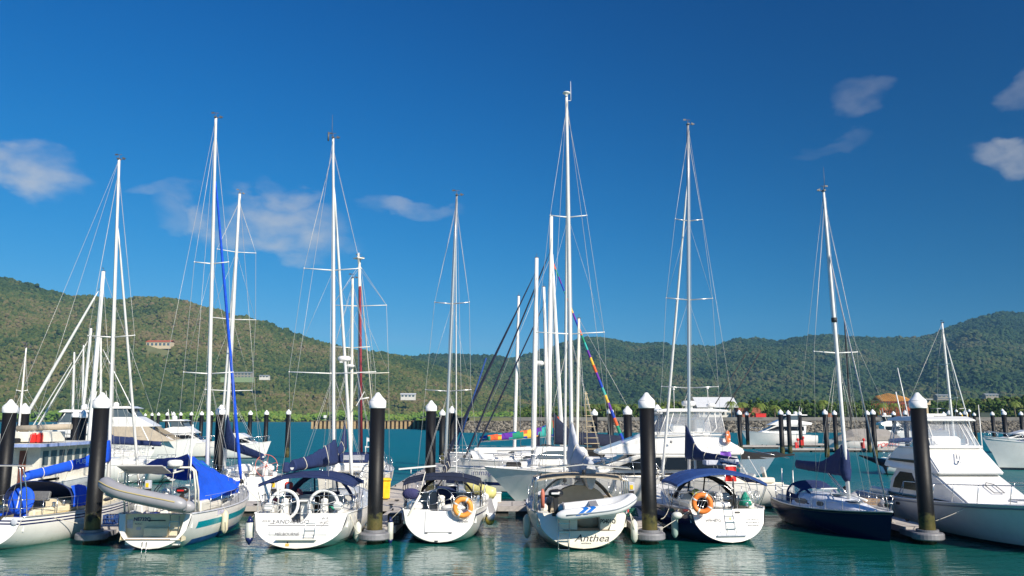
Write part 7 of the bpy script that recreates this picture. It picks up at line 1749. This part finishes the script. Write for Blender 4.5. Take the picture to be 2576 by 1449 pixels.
# masts of yachts behind
def bg_yacht(label, u, v, Y, L=10, th=0, bowdir=1, r=.12, furl=True, furlm=ALU, spr=(), group=None, xm=.45, m=ALU, furl_r=.07, hullm=None, furl_top=.93, foot=None):
    ym = L * xm; x = xat(u, 1050, Y); c_, s_ = math.cos(th), math.sin(th); loc = (x + s_ * ym, Y - c_ * ym, 0)
    t, sh = sail_hull('sailing_yacht', label, loc, th, L, L * .32, 1.3, 1.55, [hullm or GEL, NAVYS, DARKAF], plain, group=group, nlife=4)
    ln_, dy_, mz = (0, 0), 0, zat(v, Y)
    if foot: _x, ln_, mz, dy_ = mline(loc, th, ym, 1.6, foot, (u, v))
    mast(t, 0, ym + dy_, 1.6, mz, r, m=m, spr=[(zat(a, Y), b_) for a, b_ in spr], L=L, chain=(L * .15, ym - .2, 1.4), stern=(0, .3, 1.4), bow=(0, L - .2, 1.55), furl=furl, furlm=furlm, furl_top=furl_top, furl_r=furl_r, topkit='vane', wire_r=.013, lean=ln_)
    if furl: boom_cover(t, (0, ym - .1, 2.9), (0, L * .08, 2.7), NAVYC, .18, .3, .6, ties=0)
    return t
bg_yacht('yacht with a thick white mast and a long furled stay slanting down leftward', 260, 683, 62, 13, PI / 2, foot=(230, 1047), r=.17, furl_r=.11, xm=.42)
bg_yacht('yacht whose mast leans third from left behind the old cabin boat', 229, 826, 74, 11, PI / 2, foot=(206, 1060), r=.13)
bg_yacht('yacht whose bare mast is second from left behind the old cabin boat', 187, 886, 84, 10, PI / 2, foot=(182, 1060), r=.10, furl_r=.05)
bg_yacht('yacht with a thin bare mast just left of the thick leaning mast', 210, 868, 80, 10, PI / 2, foot=(207, 1060), r=.07, furl=False)
bg_yacht('yacht with a thin mast just right of the thick leaning mast', 254, 849, 82, 10, -PI / 2, foot=(253, 1050), r=.08, furl_r=.05)
bg_yacht('small yacht with a two spreader mast behind the right hand cruiser', 2370, 813, 70, 8.2, -PI / 2, foot=(2395, 1054), xm=.64, r=.09, spr=((1003, 1.6), (917, 1.1)), furl_r=.05)
# ------------------------------------------------------------------ things on the pontoons
b_ = thing('wheelie_bin', 'yellow wheelie bin standing on the pontoon beside the thick pile', 'rubbish bin', (-6.55, 43.6, .5), .15)
q = MB(); q.box((0, 0, .50), (.52, .6, .9), taper=1.12, bevel=.05); q.build('body', YELLOW, b_); q = MB(); q.box((0, -.02, 1.0), (.66, .74, .09), bevel=.03); q.box((0, -.05, 1.06), (.5, .5, .05), bevel=.02); q.build('lid', YELLOW, b_)
for sg in (-1, 1): q = MB(); q.lathe([(0, -.03), (.1, -.03), (.1, .03), (0, .03)], (sg * .24, .28, .1), 14, 'x'); q.build('wheel', RUBBER, b_)
def pedestal(p, label, m=GREYC, h=1.05):
    t = thing('power_pedestal', label, 'power pedestal', p, 0, 'power pedestals on the pontoons'); q = MB(); q.box((0, 0, h * .3), (.24, .2, h * .6), bevel=.02); q.build('post', RUBBER, t)
    q = MB(); q.box((0, 0, h * .8), (.28, .24, h * .4), bevel=.03); q.build('head', m, t); q = MB(); q.box((0, -.13, h * .78), (.14, .03, .2)); q.build('socket_panel', YELLOW, t)
pedestal((xat(1588, 1230, 41.2), 41.2, .5), 'black and grey power pedestal between the solar panel yacht and the thick pile')
pedestal((-11.9, 42.4, .5), 'power pedestal on the main pontoon behind the twin wheel yacht')
pedestal((-18.2, 42.4, .5), 'power pedestal on the main pontoon behind the blue cover yacht')
hcl = (4.95, 35.6, .52)
q = MB(); q.tube([(.32 * math.cos(k * .55) * (1 - k * .004), .4 * math.sin(k * .55), .06 + .006 * k) for k in range(60)], .025, 5); hc = q.build('garden_hose', mat('green_hose', (.01, .13, .09), .5)); hc.location = hcl; tag(hc, 'tangled green hose heaped on the finger pontoon with a red ball beside it', 'hose')
rb_ = thing('red_float', 'bright red ball float at the rail of the solar panel yacht', 'buoy', (4.62, 34.6, .95)); q = MB(); q.sphere((0, 0, 0), .15, 14, 10); q.build('ball', mat('red_ball', (.75, .03, .02), .4), rb_); q = MB(); q.tube([(0, 0, .1), (-.05, 0, .5)], .012, 5); q.build('rope', ROPE, rb_)
bx = thing('dock_box', 'dark vented dock box at the foot of the thick pile left of the yellow bin', 'dock box', (-4.62, 33.6, .72))
q = MB(); q.box((0, 0, 0), (.5, .5, .42), bevel=.03); q.build('box', RUBBER, bx); q = MB()
for i in range(4):
    for j in range(3): q.box((-.15 + .1 * i, -.26, -.1 + .1 * j), (.07, .02, .07))
q.build('grille', INKG, bx)
cr_ = thing('milk_crate', 'blue plastic crate on the finger pontoon behind the pile at left', 'crate', (-15.9, 33.8, .68), .1)
q = MB()
for sg in (-1, 1):
    for k in range(5): q.box((sg * .22, -.2 + k * .1, 0), (.02, .03, .34)); q.box((-.2 + k * .1, sg * .22, 0), (.03, .02, .34))
    for z in (-.16, 0, .16): q.box((sg * .22, 0, z), (.025, .46, .03)); q.box((0, sg * .22, z), (.46, .025, .03))
q.build('slats', MIDBC, cr_); q = MB(); q.box((0, 0, -.16), (.42, .42, .02)); q.build('base', MIDBC, cr_)
for k, (u, Y, lb) in enumerate(((2004, 126.5, 'small red fire cabinet between the first two right hand piles'), (2161 - 8, 115.3, 'red fire cabinet on the near right hand pontoon'), (1990, 115.3, 'red and white fire hose cabinet at the left end of the near right hand pontoon'))):
    fc = thing('fire_cabinet', lb, 'fire cabinet', ((u - CX) / F * Y, Y, .5), 0, 'fire cabinets'); q = MB(); q.box((0, 0, .4), (.3, .25, .8), bevel=.03); q.build('cabinet', RED, fc); q = MB(); q.box((.3, 0, .5), (.12, .12, 1.0), bevel=.02); q.sphere((.3, 0, 1.15), .2, 10, 8, (1, .7, 1)); q.build('hose_reel', RED, fc)
rope([(-5.6, 40.8, .55), (-3.9, 41.2, .52)], 'loose rope lying across the main pontoon by the yellow bin', sag=0)
cl_ = MB(); cl_.tube([(.3 * math.cos(k * .6), .22 * math.sin(k * .6), .04 + .003 * k) for k in range(40)], .02, 5); o = cl_.build('rope_coil', ROPE); o.location = (xat(1352, 1252, 42), 42.0, .52); tag(o, 'small coil of pale rope on the main pontoon left of the solar panel yacht', 'rope')
# tail of small objects on the promenade
for k, (u, w_, h_, m_, lb) in enumerate(((1905, 3.4, 1.3, RED, 'red skip behind the retaining wall above the white cruiser'), (2082, 3.0, 1.4, mat('rust_box', (.25, .09, .04), .8, var=.2), 'rusty container box behind the wall near the tall lone palm'), (1620, 3.4, 1.2, mat('rust_box2', (.25, .10, .05), .8, var=.2), 'low rusty box on the promenade left of the flybridge enclosure'), (2462, 3.5, 1.6, mat('dark_green_box', (.03, .05, .04), .7), 'dark green container behind the right hand piles'), (2412, 2.8, 1.2, YELLOW, 'yellow digger body among the bushes at right'))):
    Y = 276; q = MB(); q.box((0, 0, h_ / 2), (w_, 1.8, h_), bevel=.08); q.box((0, 0, h_ + .06), (w_ + .15, 1.95, .12)); o = q.build('container', m_); o.location = ((u - CX) / F * Y, Y, 4.55); tag(o, lb, 'container')

for k, (x, lb, m_) in enumerate(((-10.6, 'white dock step box on the main pontoon right of the blue awning', GELW), (-1.0, 'pale dock step box on the main pontoon left of the solar panel yacht', GELW), (9.9, 'grey dock box on the main pontoon behind the blue bimini', GREYC))):
    o_ = thing('dock_box', lb, 'dock box', (x, 42.2, .5), .05 * k); q = MB(); q.box((0, 0, .22), (.9, .5, .44), bevel=.03); q.build('body', m_, o_); q = MB(); q.box((0, 0, .47), (.96, .56, .06), bevel=.02); q.build('lid', GEL, o_)
for k, (a, b_, lb) in enumerate(((( -12.3, 39.6, 1.3), (-11.9, 40.6, .58), 'bow line from the teal striped yacht to the main pontoon'), ((-7.0, 40.6, 1.4), (-6.6, 41.0, .58), 'bow line from the twin wheel yacht to the main pontoon'), ((-2.3, 41.2, 1.35), (-1.8, 41.6, .56), 'bow line from the orange ring yacht to the main pontoon'), ((3.0, 40.9, 1.4), (3.5, 41.3, .56), 'bow line from the solar panel yacht to the main pontoon'))):
    rope([a, b_], lb, sag=.03)
# ------------------------------------------------------------------ pieces that a mesh collected in one go become parts of their own
def islands(me):
    n = len(me.vertices); par = list(range(n))
    def find(a):
        while par[a] != a: par[a] = par[par[a]]; a = par[a]
        return a
    for p in me.polygons:
        v = p.vertices; r0 = find(v[0])
        for k in v[1:]:
            r1 = find(k)
            if r1 != r0: par[r1] = r0
    g = {}
    for p in me.polygons: g.setdefault(find(p.vertices[0]), []).append(p.index)
    boxes = []
    for fs in g.values():
        pts = [me.vertices[k].co for f in fs for k in me.polygons[f].vertices]
        boxes.append([[min(p[i] for p in pts) - .004 for i in range(3)], [max(p[i] for p in pts) + .004 for i in range(3)], fs])
    ch = True
    while ch:
        ch = False
        for i in range(len(boxes)):
            for j in range(i + 1, len(boxes)):
                a, b_ = boxes[i], boxes[j]
                if all(a[0][k] <= b_[1][k] and b_[0][k] <= a[1][k] for k in range(3)):
                    boxes[i] = [[min(a[0][k], b_[0][k]) for k in range(3)], [max(a[1][k], b_[1][k]) for k in range(3)], a[2] + b_[2]]; boxes.pop(j); ch = True; break
            if ch: break
    return boxes
SPLIT = {'pushpit', 'cleat', 'lashing', 'bulkhead', 'outrigger_pole', 'cockpit_seat', 'transom_board', 'end_cap', 'davit', 'radar_dome', 'aerial', 'cockpit_console', 'antenna_pole', 'cushion', 'roof_box', 'helm_seat', 'roof_locker',
         'stern_seat', 'stern_locker', 'hatch', 'instrument_binnacle', 'cabin_window', 'hardtop_post', 'flybridge_glass', 'clear_panel', 'transom_fittings', 'deck_gear', 'blue_chevron', 'winch', 'green_line', 'sail_tie', 'float', 'stern_arch', 'name_board', 'dark_band', 'rub_rail', 'toe_rail', 'coiled_line', 'rail_brace', 'black_hose', 'boom_vang', 'navy_stripe', 'hull_window', 'can', 'pile_guide', 'flybridge_ladder', 'stern_light', 'mast_ladder', 'wall', 'window'}
SPLIT -= {'pile_guide', 'mast_ladder', 'flybridge_ladder', 'green_line', 'coiled_line', 'instrument_binnacle'}
done = {}
for o in list(COL.objects):
    if o.type != 'MESH' or o.parent is None: continue
    if o.name.split('.')[0] not in SPLIT: continue
    me = o.data
    if me.name not in done:
        bx = islands(me)
        if len(bx) < 2 or len(bx) > 45: done[me.name] = None; continue
        out = []
        for (_, _, fs) in bx:
            vm = {}; V = []; Fc = []; MI = []; SMo = []
            for f in fs:
                p = me.polygons[f]; idx = []
                for k in p.vertices:
                    if k not in vm: vm[k] = len(V); V.append(tuple(me.vertices[k].co))
                    idx.append(vm[k])
                Fc.append(idx); MI.append(p.material_index); SMo.append(p.use_smooth)
            m2 = bpy.data.meshes.new(o.name.split('.')[0]); m2.from_pydata(V, [], Fc)
            for mm in me.materials: m2.materials.append(mm)
            m2.polygons.foreach_set('material_index', MI); m2.polygons.foreach_set('use_smooth', SMo); m2.update(); out.append(m2)
        done[me.name] = out
    out = done[me.name]
    if not out: continue
    for m2 in out[1:]:
        c = bpy.data.objects.new(o.name.split('.')[0], m2); COL.objects.link(c); c.parent = o.parent; c.matrix_local = o.matrix_local.copy()
    o.data = out[0]
# each part sits at its own middle, so that it can be taken hold of there
for o in COL.objects:
    if o.type == 'MESH' and o.parent is None and 'label' in o.keys() and 'category' not in o.keys(): o['category'] = 'object'

# ------------------------------------------------------------------ sea air between here and the hills
HT = 5 + max((o.matrix_world @ Vector(c)).z for o in COL.objects if o.type == 'MESH' and o.name in ('distant_forest', 'far_hills', 'wooded_hill', 'hillside_forest') for c in o.bound_box)
hz = MB(); hz.box((350, 1350, (HT - 6) / 2), (6300, 2900, HT + 6)); ho = hz.build('haze', [])
hm = bpy.data.materials.new('sea_air'); hm.use_nodes = True; nt = hm.node_tree; nt.nodes.clear()
pv = nt.nodes.new('ShaderNodeVolumePrincipled'); pv.inputs['Color'].default_value = (.28, .64, 1.0, 1); pv.inputs['Density'].default_value = .000095; pv.inputs['Anisotropy'].default_value = 0.0
mo = nt.nodes.new('ShaderNodeOutputMaterial'); nt.links.new(pv.outputs[0], mo.inputs['Volume']); ho.data.materials.append(hm)
tag(ho, None, None, kind='stuff')
